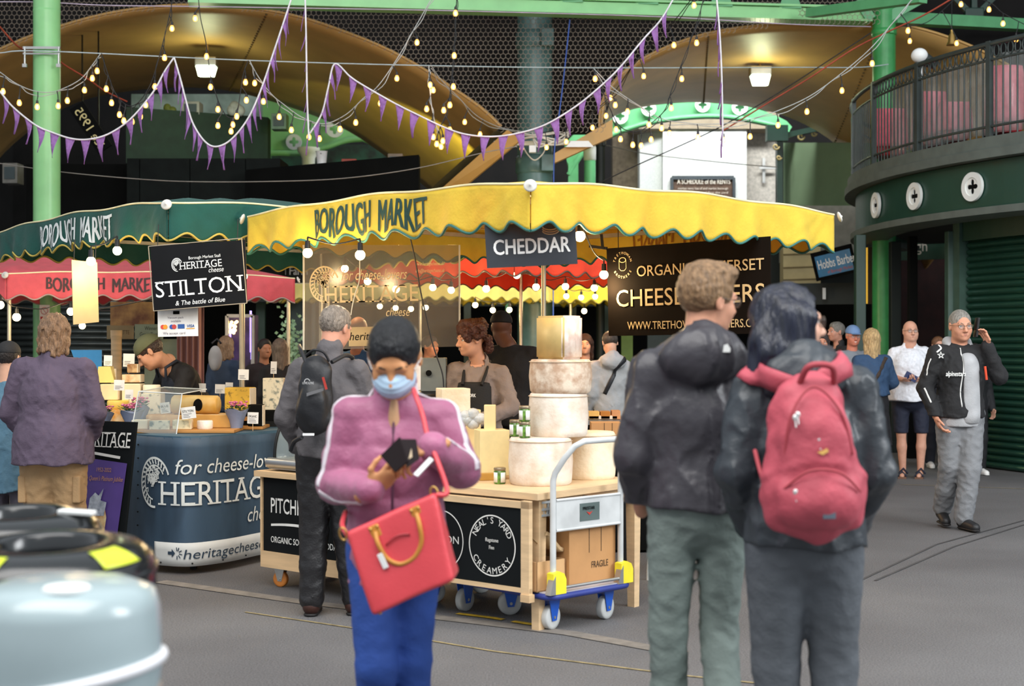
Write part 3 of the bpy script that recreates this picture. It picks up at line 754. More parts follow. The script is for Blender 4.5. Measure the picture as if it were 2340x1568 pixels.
g = MB(); g.prism([(-0.02, -0.02), (0.66, -0.02), (0.66, 0.43), (-0.02, 0.43)], O, U, Vv, -0.04); g.build('sign_frame', M_black, t, True)
g = MB(); g.prism([(0.04, 0.03), (0.63, 0.03), (0.63, 0.36), (0.04, 0.36)], O+U.cross(Vv)*0.012, U, Vv, -0.01); g.build('sign_panel', mat('bright_blue_sign', '2a78a8', 0.4), t, True)
text_on(t, [('Hobbs Barbers', 0.07, 0.15, 0.66, 0.14, dict(bold=0.01))], M_white, O, U, Vv, off=0.014)
text_on(t, [('of Borough Market', 0.2, 0.06, 0.42, 0.05)], mat('red_lettering', 'c05038', 0.5), O, U, Vv, off=0.014)
t = thing('shop_sign', 'dark green fascia reading borough seen between the posts under the balcony', 'sign', tuple(P(2080, 600, 24)))
slab((2000, 520), (2200, 590), 24.0, 23.0, 0.1, 'fascia', M_bgreen, t)
slab((1990, 470), (2200, 522), 24.3, 24.3, 0.1, 'rendered_band', M_concrete, t)
text_on(t, [('borough', 0, 0, 0.7, 0.17, dict(bold=0.01))], mat('cream_lettering', 'd8cfc0', 0.6), P(2020, 574, 23.1), (1, 0, 0), (0, 0, 1))
w = MB(); w.box((7.6, 26.5, 1.5), (5, 0.2, 3.2)); struct(w.build('wall_interior', mat('dark_red_interior', '2a0f0c', 0.8, var=0.3)))
# things on the balcony
M_pink = mat('pink_plush', 'ea6f80', 0.8, var=0.12, vscale=12, bump=0.4)
M_pinkr = mat('red_seat_vinyl', 'b8323a', 0.5, var=0.15)
for i, (x, y, w_, h_, d) in enumerate(((2034, 300, 66, 95, 19.7), (2125, 250, 62, 72, 18.7), (2180, 268, 60, 60, 18.2), (2296, 205, 70, 100, 17.5))):
    p = P(x, y+h_/2, d); p.z = 3.81; top = P(x, y-h_/2, d).z; hh = top-3.81; ww = w_*d/F
    t = thing('armchair', ['pink upholstered chair nearest the curved end of the balcony', 'pink round-backed chair in the middle of the balcony behind the railing', 'low pink chair beside the round-backed one on the balcony', 'tall pink shaggy chair at the picture edge on the balcony'][i], 'chair', tuple(p), group=None)
    g = MB(); g.grid(lambda u, v: (math.cos(math.pi*u)*ww/2*(1-0.25*v**3), -math.sin(math.pi*u)*0.12, 0.4+(hh-0.4)*v), 14, 8, th=0.07); g.build('backrest', M_pink, t)
    g = MB(); g.box((0, 0.1, 0.36), (ww, 0.42, 0.16), bev=0.05); g.build('seat', M_pinkr, t)
    for sx in (-1, 1):
        for sy in (-0.05, 0.28): g = MB(); g.cyl((sx*ww*0.4, sy, 0), (sx*ww*0.4, sy, 0.3), 0.018, n=8); g.build('leg', M_black, t)
M_plastic = mat('clear_plastic_sheet', 'c8ccc8', 0.12, trans=0.72, spec=0.8, bump=0.8, bscale=6)
g = MB(); g.grid(lambda u, v: arc(6.36+0.03*math.sin(u*60)+0.02*math.sin(u*143+v*5), 6+u*38, 3.86+0.88*v), 90, 6, th=0.004)
tag(g.build('weather_sheet', M_plastic, None, True), 'clear crinkled plastic sheet hung inside the balcony railing', 'plastic sheet')
t = thing('heater_lamp', 'white domed heater lamp on a thin pole behind the balcony railing', 'lamp', tuple(Vector(((2105-CX)*17.4/F, 17.4, 3.81))))
zt = P(0, 128, 17.4).z-3.81
g = MB(); g.cyl((0, 0, 0), (0, 0, zt-0.1), 0.02, n=8); g.build('pole', M_steel, t)
g = MB(); g.sphere((-0.03, -0.03, zt), (0.1, 0.1, 0.09), 16, 10); g.build('dome', M_white, t)
g = MB(); g.lathe([(0.09, 0), (0.06, 0.2), (0.03, 0.22)], (0, 0, zt-0.02), axis=(1, 0.2, -0.45), n=16); g.build('reflector', M_rail, t)
t = thing('pendant_lamp', 'small brass pendant lamp hanging beyond the bright green column', 'lamp', tuple(P(2175, 103, 19)))
g = MB(); g.lathe([(0.075, 0), (0.05, 0.05), (0.045, 0.12), (0.02, 0.16), (0.02, 0.2)], n=16); g.build('shade', mat('brass', 'c9a25c', 0.3, 0.8), t)
g = MB(); g.cyl((0, 0, 0.2), (0, 0, 0.8), 0.006, n=5); g.build('flex', M_blackm, t)
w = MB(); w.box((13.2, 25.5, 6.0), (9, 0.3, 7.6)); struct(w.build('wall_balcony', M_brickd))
# ================================================================= CANOPIES
def cloth(name, c, c_in=None, tl=0.3, rough=0.75):
    return mat(name, c, rough, var=0.06, vscale=9, bump=0.25, bscale=60, tl=tl, sheen=0.1, tlc={'efd748': 'f09a10', 'e2502c': 'ff4a14'}.get(c))
def canopy(label, C0, Ldir, Rdir, side, ze, zp, vh, col, trim, poles=True, scal=11, amp=0.026, discs=True, folds=1.0, name='market_canopy', flare=0.0):
    C0 = Vector((C0[0], C0[1], 0)); Ld = Vector((*Ldir, 0)).normalized(); Rd = Vector((*Rdir, 0)).normalized()
    t = thing(name, label, 'canopy', (C0.x, C0.y, 0))
    m = cloth('cloth_'+col, col)
    def eave(s):   # fabric sags between its corners, lifts over mid bars
        return 0.035*math.sin(math.pi*s)+0.012*math.sin(3*math.pi*s)**2*folds
    def rf(u, v):
        q = min(u, 1-u, v, 1-v)*2
        z = ze+(zp-ze)*q**0.9+(eave(u)*(1-min(1, min(v, 1-v)*6))+eave(v)*(1-min(1, min(u, 1-u)*6)))*1.0
        z += folds*0.012*math.sin(u*23+v*9)*q*(1-q)*2
        return C0+Rd*(side*u)+Ld*(side*v)+Vector((0, 0, z))
    g = MB(); g.grid(rf, 44, 44, th=-0.004); g.build('roof_cloth', m, t, True)
    cs = [C0, C0+Rd*side, C0+Rd*side+Ld*side, C0+Ld*side]; cen = (cs[0]+cs[2])/2
    fns = []
    for k in range(4):
        A, B = cs[k], cs[(k+1) % 4]; dv = (B-A)/side; out = Vector((dv.y, -dv.x, 0))
        if out.dot((A+B)/2-cen) < 0: out = -out
        def fn(u, v, A=A, dv=dv, out=out, k=k):
            zt = ze+eave(u)
            zb = ze-vh-amp*math.cos(2*math.pi*scal*u)+eave(u)*0.4
            fold = (0.016*math.sin(u*31+k)+0.010*math.sin(u*67+2*k))*v*folds
            # creases fanning out from the corner plate
            cr = 0.006*math.sin(min(u, 1-u)*90/(0.35+v))*math.exp(-min(u, 1-u)*9)*folds*min(1, v*3)
            return A+dv*(side*u)+out*(0.004+(fold+cr)*min(1, 14*min(u, 1-u))+flare*v)+Vector((0, 0, zt+(zb-zt)*v))
        fns.append((fn, out))
        g = MB(); g.grid(fn, scal*12, 10, th=0.003); g.build('valance', m, t, True)
        g = MB(); g.tube([fn(i/(scal*12), 1.0) for i in range(scal*12+1)], 0.0085, 5); g.build('binding', mat('trim_'+trim, trim, 0.6), t, True)
        g = MB(); g.tube([fn(i/40, 0.0)+Vector((0, 0, 0.004)) for i in range(41)], 0.008, 5); g.build('eave_seam', mat('cream_seam', 'e8dcae' if col[0] in 'de' and col[2] > '8' else col, 0.7), t, True)
    if discs:
        for c in cs:
            o_ = (c-cen).normalized(); q = c+o_*0.03+Vector((0, 0, ze-0.015))
            g = MB(); g.lathe([(0.0, 0), (0.026, 0.002), (0.036, 0.008), (0.037, 0.014), (0.03, 0.02), (0.008, 0.021), (0.007, 0.03), (0.0, 0.031)], q, axis=tuple((o_+Vector((0, 0, 0.35))).normalized()), n=20); g.build('end_cap', mat('pale_plastic_cap', 'cfccc4', 0.4), t, True)
    # frame
    g = MB()
    ins = [c+(cen-c).normalized()*0.09 for c in cs]
    for k in range(4): g.bar(ins[k]+Vector((0, 0, ze-0.03)), ins[(k+1) % 4]+Vector((0, 0, ze-0.03)), 0.03, 0.03)
    apex = cen+Vector((0, 0, zp-0.03))
    for c in ins: g.bar(c+Vector((0, 0, ze-0.03)), apex-Vector((0, 0, 0.03)), 0.025, 0.035)
    g.build('roof_frame', mat('aluminium_frame', 'bdb6a6', 0.4, 0.5), t, True)
    if poles:
        for k, c in enumerate(cs):
            if k not in poles: continue
            i_ = c+(cen-c).normalized()*0.07
            g = MB(); g.cyl((i_.x, i_.y, 0), (i_.x, i_.y, ze-0.03), 0.02, n=12); g.build('pole', mat('aluminium_pole', 'c9bfa8', 0.35, 0.6), t, True)
    return t, fns, cs
def text_valance(t, fn_out, s, u0, u1, v0, v1, m, flip=False, off=0.006, bold=0.03, name='lettering'):
    fn, out = fn_out; vs, fs = letters(s, 1.0, 1.0, bold, split=0.09)
    g = MB()
    for q, b in enumerate((0, -bold*.045, bold*.045, -bold*.09, bold*.09)): g.add([fn(u0+(u1-u0)*(x+b), v1+(v0-v1)*y)+out*(off+q*0.0005) for x, y in vs], fs)
    return g.build(name, m, t, True)

YC = (0.10, 7.70)
TY, FY, CY_ = canopy('large yellow canopy over the cheddar cheese stall', YC, (-0.678, 0.735), (0.735, 0.678), 2.82, 2.385, 2.55, 0.225, 'efd748', '2f6a62', poles=(2,), folds=1.25)
M_ygtext = mat('dark_green_print', '24453c', 0.7, var=0.1)
# side 3 runs from the left corner back to the near corner
text_valance(TY, FY[3], 'BOROUGH  MARKET', 1-2.013/2.82, 1-0.875/2.82, 0.14, 0.86, M_ygtext, bold=0.055)
text_valance(TY, FY[1], 'BOROUGH  MARKET', 0.26, 0.66, 0.12, 0.7, mat('print_seen_through_cloth', 'a06a1a', 0.8), off=-0.012, bold=0.03)
GC = (-2.283, 9.45)
TG, FG, CG_ = canopy('dark green canopy over the heritage cheese stall', GC, (-0.62, 0.785), (0.735, 0.678), 3.3, 2.45, 2.72, 0.22, '12594f', 'b7a24a', poles=(2,), folds=1.5, scal=13)
text_valance(TG, FG[3], 'BOROUGH  MARKET', 0.29, 0.72, 0.16, 0.86, mat('white_print', 'dfe4e2', 0.7), bold=0.045)
RDC = (P(15, 700, 14.6).x, 14.6)
TR, FR, CR_ = canopy('faded red canopy at the edge under the dark green canopy', RDC, (-0.9, 0.44), (0.93, 0.37), 3.0, 2.22, 2.60, 0.24, 'e0606a', '9c8c86', poles=(0, 1), folds=1.0)
text_valance(TR, FR[0], 'BOROUGH  MARKET', 0.13, 0.50, 0.22, 0.74, mat('dark_print', '3c2a2c', 0.7), bold=0.05)
TO, FO, CO_ = canopy('orange red canopy seen beneath the yellow one', (0.02, 12.7), (-0.69, 0.72), (0.72, 0.69), 2.9, 2.36, 2.5, 0.22, 'e2502c', '5c4a3c', poles=(1, 2, 3))
TP, FP, CP_ = canopy('pale cream yellow canopy farther back behind the perspex screen', (P(960, 700, 18.4).x, 18.4), (-0.85, 0.52), (0.8, 0.6), 2.6, 2.28, 2.4, 0.2, 'efe08a', '7a7a40', poles=(0, 1))
TQ, FQ, CQ_ = canopy('bright yellow canopy farthest back beside the round column', (P(1400, 700, 19.3).x, 19.3), (-0.9, 0.44), (0.7, 0.7), 2.3, 2.26, 2.36, 0.2, 'f0dc50', '6a6a30', poles=(0, 1))

q = P(553, 700, 10.9); g = MB(); g.cyl((q.x, q.y, 0), (q.x, q.y, 2.5), 0.022, n=12); g.build('pole', mat('aluminium_pole', 'c9bfa8', 0.35, 0.6), TG, True)
# ================================================================= CABLES, STRING LIGHTS, BUNTING
M_bulb = mat('warm_lit_bulb', 'ffcf8a', 0.3, emit=7.0)
M_fil = mat('bulb_core', 'fff2d8', 0.3, emit=18.0)
M_sock = mat('black_bulb_socket', '1a1b1e', 0.4)
M_wcable = mat('pale_grey_cable', 'b9bcb8', 0.5)
M_bcable = mat('black_cable', '17171a', 0.5)
M_bglass = mat('clear_bulb_glass', 'ffb45c', 0.05, trans=0.45, emit=1.6, spec=0.8)
bulb_mesh = {}
def bulb(parent, p, top, s=1.0):
    """hanging lamp: glass envelope with a glowing core, socket and drop wire as its sub-part"""
    inv = wm(parent).inverted()
    g = MB(); g.lathe([(0.0, -0.046*s), (0.018*s, -0.041*s), (0.027*s, -0.022*s), (0.026*s, -0.002*s), (0.015*s, 0.022*s), (0.012*s, 0.03*s)], n=12)
    if ('b', s) not in bulb_mesh:
        o = g.build('bulb', M_bglass, parent); bulb_mesh[('b', s)] = o.data
    else:
        o = bpy.data.objects.new('bulb', bulb_mesh[('b', s)]); COL.objects.link(o); o.parent = parent
    o.location = inv @ Vector(p)
    if ('f', s) not in bulb_mesh:
        g = MB(); g.sphere((0, 0, -0.014*s), (0.011*s, 0.011*s, 0.02*s), 8, 6); f = g.build('filament', M_fil, o); bulb_mesh[('f', s)] = f.data
    else:
        f = bpy.data.objects.new('filament', bulb_mesh[('f', s)]); COL.objects.link(f); f.parent = o
    g = MB(); g.cyl((0, 0, 0.024*s), (0, 0, 0.062*s), 0.016*s, 0.013*s, 8)
    e = Vector(top)-Vector(p)
    if e.length < 1.2 and e.length > 0.07*s: g.tube([(0, 0, 0.06*s), tuple((Vector((0, 0, 0.06*s))+e)/2+Vector((0.004, 0, 0))), tuple(e)], 0.006*s, 5)
    g.build('socket', M_sock, o)
    return o
def string(label, cable, bulbs, d, dark=False, double=True, r=0.0055, name='string_lights'):
    d0, d1 = d if isinstance(d, tuple) else (d, d)
    n = len(cable); xs = [c[0] for c in cable]
    L = [0]
    for a, b in zip(cable, cable[1:]): L.append(L[-1]+math.hypot(b[0]-a[0], b[1]-a[1]))
    pts = [P(x, y, d0+(d1-d0)*l/L[-1]) for (x, y), l in zip(cable, L)]
    sp = spline(pts, 7)
    t = thing(name, label, 'string lights', tuple(sp[len(sp)//2]))
    m = M_bcable if dark else M_wcable
    g = MB(); g.tube(sp, r, 5)
    if double: g.tube([p+Vector((0.015*math.sin(i*0.9), 0.01, -0.03-0.02*math.sin(i*0.35))) for i, p in enumerate(sp)], r*0.9, 5)
    g.build('cable', m, t, True)
    for (x, y) in bulbs:
        best = min(sp, key=lambda q: (CX+q.x*F/q.y-x)**2+(CY-(q.z-EYE)*F/q.y-(y-26))**2)
        p = P(x, y, best.y-0.02); bulb(t, p, best, 1.0)
    return t
D = 16.0
line = MB(); sp = spline([P(-60, 126, 16.6), P(0, 121, 16.7), P(107, 117, 16.75), P(567, 138, 17.4), P(980, 150, 18.0), P(1355, 155, 18.7), P(1800, 154, 19.4), P(1960, 154, 19.8), P(2030, 147, 19.95)], 6)
line.tube(sp, 0.0075, 5); tag(line.build('support_wire', mat('pale_blue_wire', 'b9c9cc', 0.4), None, True), 'pale taut wire strung from the pale green column to the bright green column', 'wire')
string('white cable string lights draped from the edge past the pale green column', [(-40, 140), (0, 165), (35, 190), (75, 207), (115, 211), (150, 200), (185, 180), (210, 150), (230, 122)], [(7, 207), (44, 233), (85, 242), (133, 240), (154, 228), (193, 204), (211, 177), (222, 160)], 16.3)
string('string lights looping from the wire up beside the first bunting peak', [(232, 122), (245, 165), (262, 210), (282, 235), (300, 242), (320, 230), (345, 190), (365, 125), (385, 45), (396, -10)], [(243, 201), (255, 233), (273, 260), (283, 274), (302, 276), (321, 264), (333, 238), (354, 196), (376, 130), (393, 63)], 16.2, dark=True)
string('black cable string lights hanging past the square floodlight', [(453, -10), (458, 40), (470, 95), (480, 165), (490, 205), (505, 245), (522, 268), (540, 262), (548, 220), (556, 170), (567, 138)], [(446, 40), (472, 127), (481, 197), (498, 248), (498, 285), (528, 298), (532, 283), (541, 264), (563, 227), (561, 186)], 16.2, dark=True, double=False)
string('string lights in a wide loop rising to the top across the ochre arch', [(570, 138), (590, 175), (620, 215), (650, 240), (690, 268), (740, 283), (790, 262), (830, 225), (865, 195), (910, 130), (950, 60), (990, -10)], [(582, 188), (602, 230), (638, 265), (666, 295), (706, 311), (730, 315), (777, 293), (813, 278), (869, 234), (907, 177), (953, 95)], 16.4)
string('straight black string of lights dropping before the wire netting', [(1044, -10), (1041, 60), (1036, 130), (1030, 200), (1022, 250), (1005, 295)], [(1041, 28), (1038, 125), (1036, 196), (1028, 238), (1014, 250), (1028, 295), (1012, 320)], 16.0, dark=True)
string('short white cable with a cluster of bulbs under the arch end', [(980, 150), (981, 190), (986, 240), (994, 280), (1003, 300)], [(983, 192), (990, 204), (975, 247), (988, 285), (990, 311), (998, 327), (1008, 333)], 16.1)
string('white cable string sagging to the clamp of the riveted column', [(985, 150), (1010, 185), (1045, 220), (1090, 265), (1140, 290), (1190, 300), (1230, 303)], [(1062, 277), (1097, 305), (1192, 337)], (16.6, 19.6))
string('black string lights climbing from the riveted column to the top right', [(1230, 305), (1300, 290), (1345, 262), (1400, 215), (1460, 130), (1530, 60), (1590, -15)], [(1249, 335), (1294, 322), (1354, 290), (1385, 263), (1395, 222), (1471, 172), (1540, 101), (1586, 10)], (18.6, 16.4), dark=True)
string('deep loop of string lights before the green quatrefoil girder', [(1355, 157), (1375, 200), (1390, 240), (1410, 280), (1430, 297), (1460, 300), (1490, 280), (1520, 250), (1535, 205), (1560, 140), (1590, 60), (1610, -10)], [(1360, 178), (1406, 238), (1408, 294), (1418, 316), (1446, 329), (1465, 331), (1488, 317), (1512, 291), (1534, 245), (1558, 178), (1592, 96)], 16.5, dark=True)
string('long white string lights sweeping up to the right past the balcony end', [(1357, 157), (1400, 200), (1450, 235), (1510, 270), (1560, 280), (1620, 284), (1690, 278), (1740, 265), (1780, 252), (1850, 220), (1920, 170), (1990, 110), (2050, 40), (2095, -15)], [(1434, 253), (1483, 283), (1530, 303), (1595, 312), (1653, 318), (1714, 310), (1778, 284), (1844, 253), (1924, 205), (1993, 143), (2075, 68)], 16.5)
string('sparse string of small bulbs high over the balcony', [(2060, 60), (2120, 50), (2190, -10)], [(2079, 92), (2186, 97)], 18.5, dark=True, double=False)
string('last string of small bulbs at the dark top corner', [(2180, -20), (2260, 5), (2292, 30), (2350, 60)], [(2196, 8), (2260, 20), (2292, 52), (2322, 88)], 18.0, dark=True, double=False)
def cable(name, label, pts, d, r, m):
    d0, d1 = d if isinstance(d, tuple) else (d, d); n = len(pts)-1
    g = MB(); g.tube(spline([P(x, y, d0+(d1-d0)*i/n) for i, (x, y) in enumerate(pts)], 8), r, 5); return tag(g.build(name, m, None, True), label, name.replace('_', ' '))
M_red = mat('red_rope', 'b0503c', 0.6)
cable('red_rope', 'red rope slung across the pale green column', [(-30, 30), (0, 62), (40, 105), (75, 119), (110, 122), (150, 150), (200, 180), (240, 208), (290, 232)], (16.2, 19.5), 0.011, M_red)
cable('red_rope', 'pink red rope rising to the right over the white building', [(1650, 300), (1760, 232), (1850, 178), (1950, 112), (2030, 72), (2110, 35), (2190, -12)], (19.4, 17.2), 0.011, M_red)
cable('black_wire', 'dark wire running up from the white building to the bright green column', [(1340, 432), (1450, 380), (1550, 335), (1650, 288), (1750, 230), (1860, 160), (1990, 75)], (19.6, 19.0), 0.008, M_bcable)
cable('white_wire', 'upper white wire wound with purple ribbon below the roof girder', [(-20, 4), (100, 5), (240, 12), (460, 15), (780, 20), (1050, 25), (1500, 38), (1800, 55), (1990, 61)], (17, 19.2), 0.007, mat('lilac_wire', 'c3b4c8', 0.5))
cable('blue_rope', 'thin blue rope hanging beside the riveted column', [(1302, 45), (1290, 160), (1278, 260), (1268, 330), (1265, 440), (1264, 760)], 19.6, 0.009, mat('blue_rope', '3f62b8', 0.6))
cable('grey_wire', 'slack grey wire crossing before the black fascia', [(-10, 372), (140, 393), (300, 408), (430, 415), (600, 415), (780, 408), (950, 385), (1100, 350), (1180, 335)], 17.5, 0.006, mat('grey_wire', '8c8880', 0.5))
cable('grey_wire', 'thin grey wire before the white building and rents board', [(1385, 332), (1480, 352), (1580, 364), (1700, 376), (1775, 382)], 26.0, 0.009, mat('grey_wire', '8c8880', 0.5))
# cable clutter and lights round the riveted column
t = thing('cable_cluster', 'tangle of white cables on a pale cross bar at the riveted column', 'cables', tuple(P(1225, 330, 20.1)))
g = MB()
for k in range(7):
    a = random.Random(k); g.tube(spline([P(1180+a.randint(0, 40), 300+a.randint(0, 20), 20.1), P(1230, 300+a.randint(5, 38), 20.0), P(1262+a.randint(0, 30), 295+a.randint(0, 35), 20.05), P(1300, 290+a.randint(0, 30), 20.1)], 6), 0.012, 5)
g.tube(spline([P(1193, 330, 20.2), P(1205, 352, 20.2), P(1222, 366, 20.2), P(1240, 352, 20.2), P(1248, 335, 20.2)], 6), 0.01, 5)
g.build('cables', mat('cream_cable', 'd8d2c4', 0.6), t, True)
g = MB(); g.bar(P(1120, 328, 20.25), P(1355, 327, 20.25), 0.06, 0.06); g.build('cross_bar', mat('cream_bar', 'd0c9b2', 0.5), t, True)
for x in (1150, 1325):
    g = MB(); g.hexa([P(x-32, 336, 20.1), P(x+32, 336, 20.1), P(x+32, 336, 20.5), P(x-32, 336, 20.5), P(x-20, 322, 20.1), P(x+20, 322, 20.1), P(x+20, 322, 20.5), P(x-20, 322, 20.5)]); g.build('light_wing', M_white, t, True)
g = MB(); g.box(P(1217, 341, 20.0), (0.1, 0.08, 0.1), bev=0.01); g.build('junction_box', M_white, t, True)
# ---- bunting
M_purple = mat('purple_bunting_cloth', 'b583ca', 0.7, var=0.1, vscale=20, tl=0.35)
def bunting(label, cord, d, pitch, h, w=0.088, tips=None, seed=1, twist=0.0):
    d0, d1 = d if isinstance(d, tuple) else (d, d); n = len(cord)-1
    sp = spline([P(x, y, d0+(d1-d0)*i/n) for i, (x, y) in enumerate(cord)], 10)
    t = thing('bunting', label, 'bunting', tuple(sp[len(sp)//2])); rr = random.Random(seed)
    g = MB(); g.tube(sp, 0.010, 5); g.build('cord', mat('white_tape', 'e9e6ea', 0.7), t, True)
    L = [0]
    for a, b in zip(sp, sp[1:]): L.append(L[-1]+(b-a).length)
    def at(l):
        return Vector([float(np.interp(l, L, [q[k] for q in sp])) for k in range(3)])
    l = pitch*0.4
    while l < L[-1]-w:
        a, b = at(l), at(l+w); tan = (b-a).normalized(); mid = (a+b)/2
        down = Vector((0, 0, -1)); perp = down-tan*down.dot(tan)
        if perp.length > 1e-3: perp.normalize()
        dr = (down*0.95+perp*0.12+Vector((rr.uniform(-.07, .07), rr.uniform(-.1, .1), 0))).normalized()
        tip = mid+dr*h
        # the flag turns about its own height so the triangle keeps some width even under a steep cord
        hw = (b-a)/2
        if abs(tan.z) > 0.8: hw = Vector((tan.x, 0.2, tan.z*0.8)).normalized()*w/2
        A_, B_ = mid-hw, mid+hw; n_ = Vector((0, 1, 0)); bend = rr.uniform(-0.02, 0.02); curl = rr.uniform(-0.012, 0.012)
        g = MB(); g.grid(lambda u, v: (A_.lerp(B_, u)).lerp(tip, v*0.985)+n_*(0.02*math.sin(v*3+u*2)*1.0)+Vector((bend*math.sin(v*3.1)+curl*math.sin(u*6), 0, 0)), 3, 6, th=0.002)
        g.build('pennant', M_purple, t, True)
        l += pitch*rr.uniform(0.9, 1.1)
    return t
bunting('purple pennant bunting sagging across the pale green column', [(-30, 180), (0, 210), (30, 245), (80, 285), (120, 303), (165, 317), (205, 318), (250, 305), (300, 270), (350, 210), (375, 165), (397, 132)], 15.6, 0.178, 0.28, 0.105, seed=1)
bunting('purple bunting in a tight U between two peaks over the hoarding', [(398, 132), (412, 180), (425, 230), (440, 280), (465, 320), (490, 335), (520, 325), (550, 295), (575, 255), (600, 195), (625, 120), (645, 60), (668, -10)], 15.5, 0.135, 0.28, 0.09, seed=2)
bunting('straight hanging strand of twisted purple bunting before the arch', [(697, -10), (699, 60), (700, 120), (702, 230), (706, 318)], 15.4, 0.22, 0.28, 0.06, seed=3)
bunting('long purple bunting swag passing before the riveted column', [(708, 305), (735, 260), (750, 200), (765, 146), (800, 175), (830, 195), (900, 235), (960, 265), (1020, 293), (1070, 308), (1130, 312), (1190, 303), (1250, 283), (1320, 240), (1380, 190), (1420, 150), (1470, 90), (1510, 45), (1540, -5)], 15.8, 0.2, 0.28, 0.11, seed=4)
bunting('narrow vertical strand of purple bunting before the white building', [(1637, -10), (1645, 80), (1650, 200), (1652, 335)], 15.5, 0.17, 0.28, 0.06, seed=5)
# ================================================================= CHEDDAR STALL TABLE, CART, TROLLEY
Tc = Vector((0.13, 7.50, 0)); Rt = Vector((0.64, 0.768, 0)); Lt = Vector((-0.768, 0.64, 0)); Zt = Vector((0, 0, 1))
RZ_T = math.atan2(-Lt.y, -Lt.x)          # local x runs along the front edge towards the right
def T(l, r, z): return Tc+Lt*l+Rt*r+Zt*z
def tbox(mb, l0, l1, r0, r1, z0, z1):
    return mb.hexa([T(l1, r0, z0), T(l0, r0, z0), T(l0, r1, z0), T(l1, r1, z0), T(l1, r0, z1), T(l0, r0, z1), T(l0, r1, z1), T(l1, r1, z1)])
M_pine = mat('pale_pine', 'dcbc92', 0.5, var=0.1, vscale=5, stretch=(1, 1, 6), detail=6, bump=0.1)
M_chalk = mat('blackboard_panel', '0c1012', 0.8, spec=0.2, var=0.3, vscale=3, stretch=(1, 1, 0.3))
M_chalkw = mat('chalk_white', 'e4e2dc', 0.8)
LT = 1.18
t = thing('trestle_table', 'pale pine trestle table carrying the stacked cheddar wheels', 'table', tuple(T(LT/2, 0.49, 0)))
g = MB(); tbox(g, -0.03, LT, -0.03, 1.0, 0.70, 0.735); g.build('tabletop', M_pine, t, True)
g = MB(); tbox(g, 0.02, LT-0.03, 0.03, 0.055, 0.62, 0.70); tbox(g, 0.02, 0.045, 0.06, 0.95, 0.62, 0.70); tbox(g, 0.02, LT-0.03, 0.92, 0.945, 0.62, 0.70); g.build('apron', M_pine, t, True)
for (l, r) in ((0.03, 0.05), (0.03, 0.93), (LT-0.05, 0.05), (LT-0.05, 0.93)):
    g = MB(); a = T(l, r, 0.70); s0 = 0.032; s1 = 0.024; b = T(l+0.0, r, 0)
    g.hexa([b+Lt*s1-Rt*s1, b-Lt*s1-Rt*s1, b-Lt*s1+Rt*s1, b+Lt*s1+Rt*s1, a+Lt*s0-Rt*s0, a-Lt*s0-Rt*s0, a-Lt*s0+Rt*s0, a+Lt*s0+Rt*s0]); g.build('leg', M_pine, t, True)
g = MB(); g.bar(T(0.06, 0.12, 0.68), T(0.06, 0.3, 0.5), 0.03, 0.03); g.bar(T(0.06, 0.86, 0.68), T(0.06, 0.68, 0.5), 0.03, 0.03); g.build('brace', M_pine, t, True)
# black front board hung on the table
fb = thing('front_board', 'black sign board with NEALS YARD CREAMERY circle hung on the pine table', 'sign', tuple(T(0.5, -0.03, 0.2)))
g = MB(); tbox(g, 0.055, LT-0.02, -0.055, -0.04, 0.235, 0.655); g.build('panel', M_chalk, fb, True)
g = MB(); tbox(g, 0.0, 0.055, -0.065, -0.035, 0.17, 0.695); tbox(g, 0.0, LT, -0.065, -0.035, 0.655, 0.69); tbox(g, 0.0, LT, -0.06, -0.037, 0.21, 0.235); g.build('board_frame', M_pine, fb, True)
g = MB(); tbox(g, -0.01, 0.05, -0.075, -0.03, 0.165, 0.205); g.build('cleat', M_wood, fb, True)
O = T(0.261, -0.056, 0.44); U = -Lt
flat2d(fb, *merge2d(ring2d(0, 0, 0.158, 0.165, 48), ring_text("NEAL'S YARD", 0, 0, 0.118, 0.034, -68, 68), ring_text('CREAMERY', 0, 0, 0.152, 0.034, 245, 115, inward=True)), M_chalkw, O, U, Zt, 'circle_lettering')
text_on(fb, [('Ragstone', -0.045, 0.02, 0.09, 0.02, dict(bold=0.01)), ('Finn', -0.02, -0.02, 0.035, 0.02, dict(bold=0.01))], M_chalkw, O, U, Zt, 'lettering')
O2 = T(0.63, -0.056, 0.44)
flat2d(fb, *ring2d(0, 0, 0.158, 0.164, 48), M_chalkw, O2, U, Zt, 'circle_lettering')
text_on(fb, [('STILTON', -0.13, -0.015, 0.26, 0.04)], M_chalkw, O2, U, Zt, 'lettering')

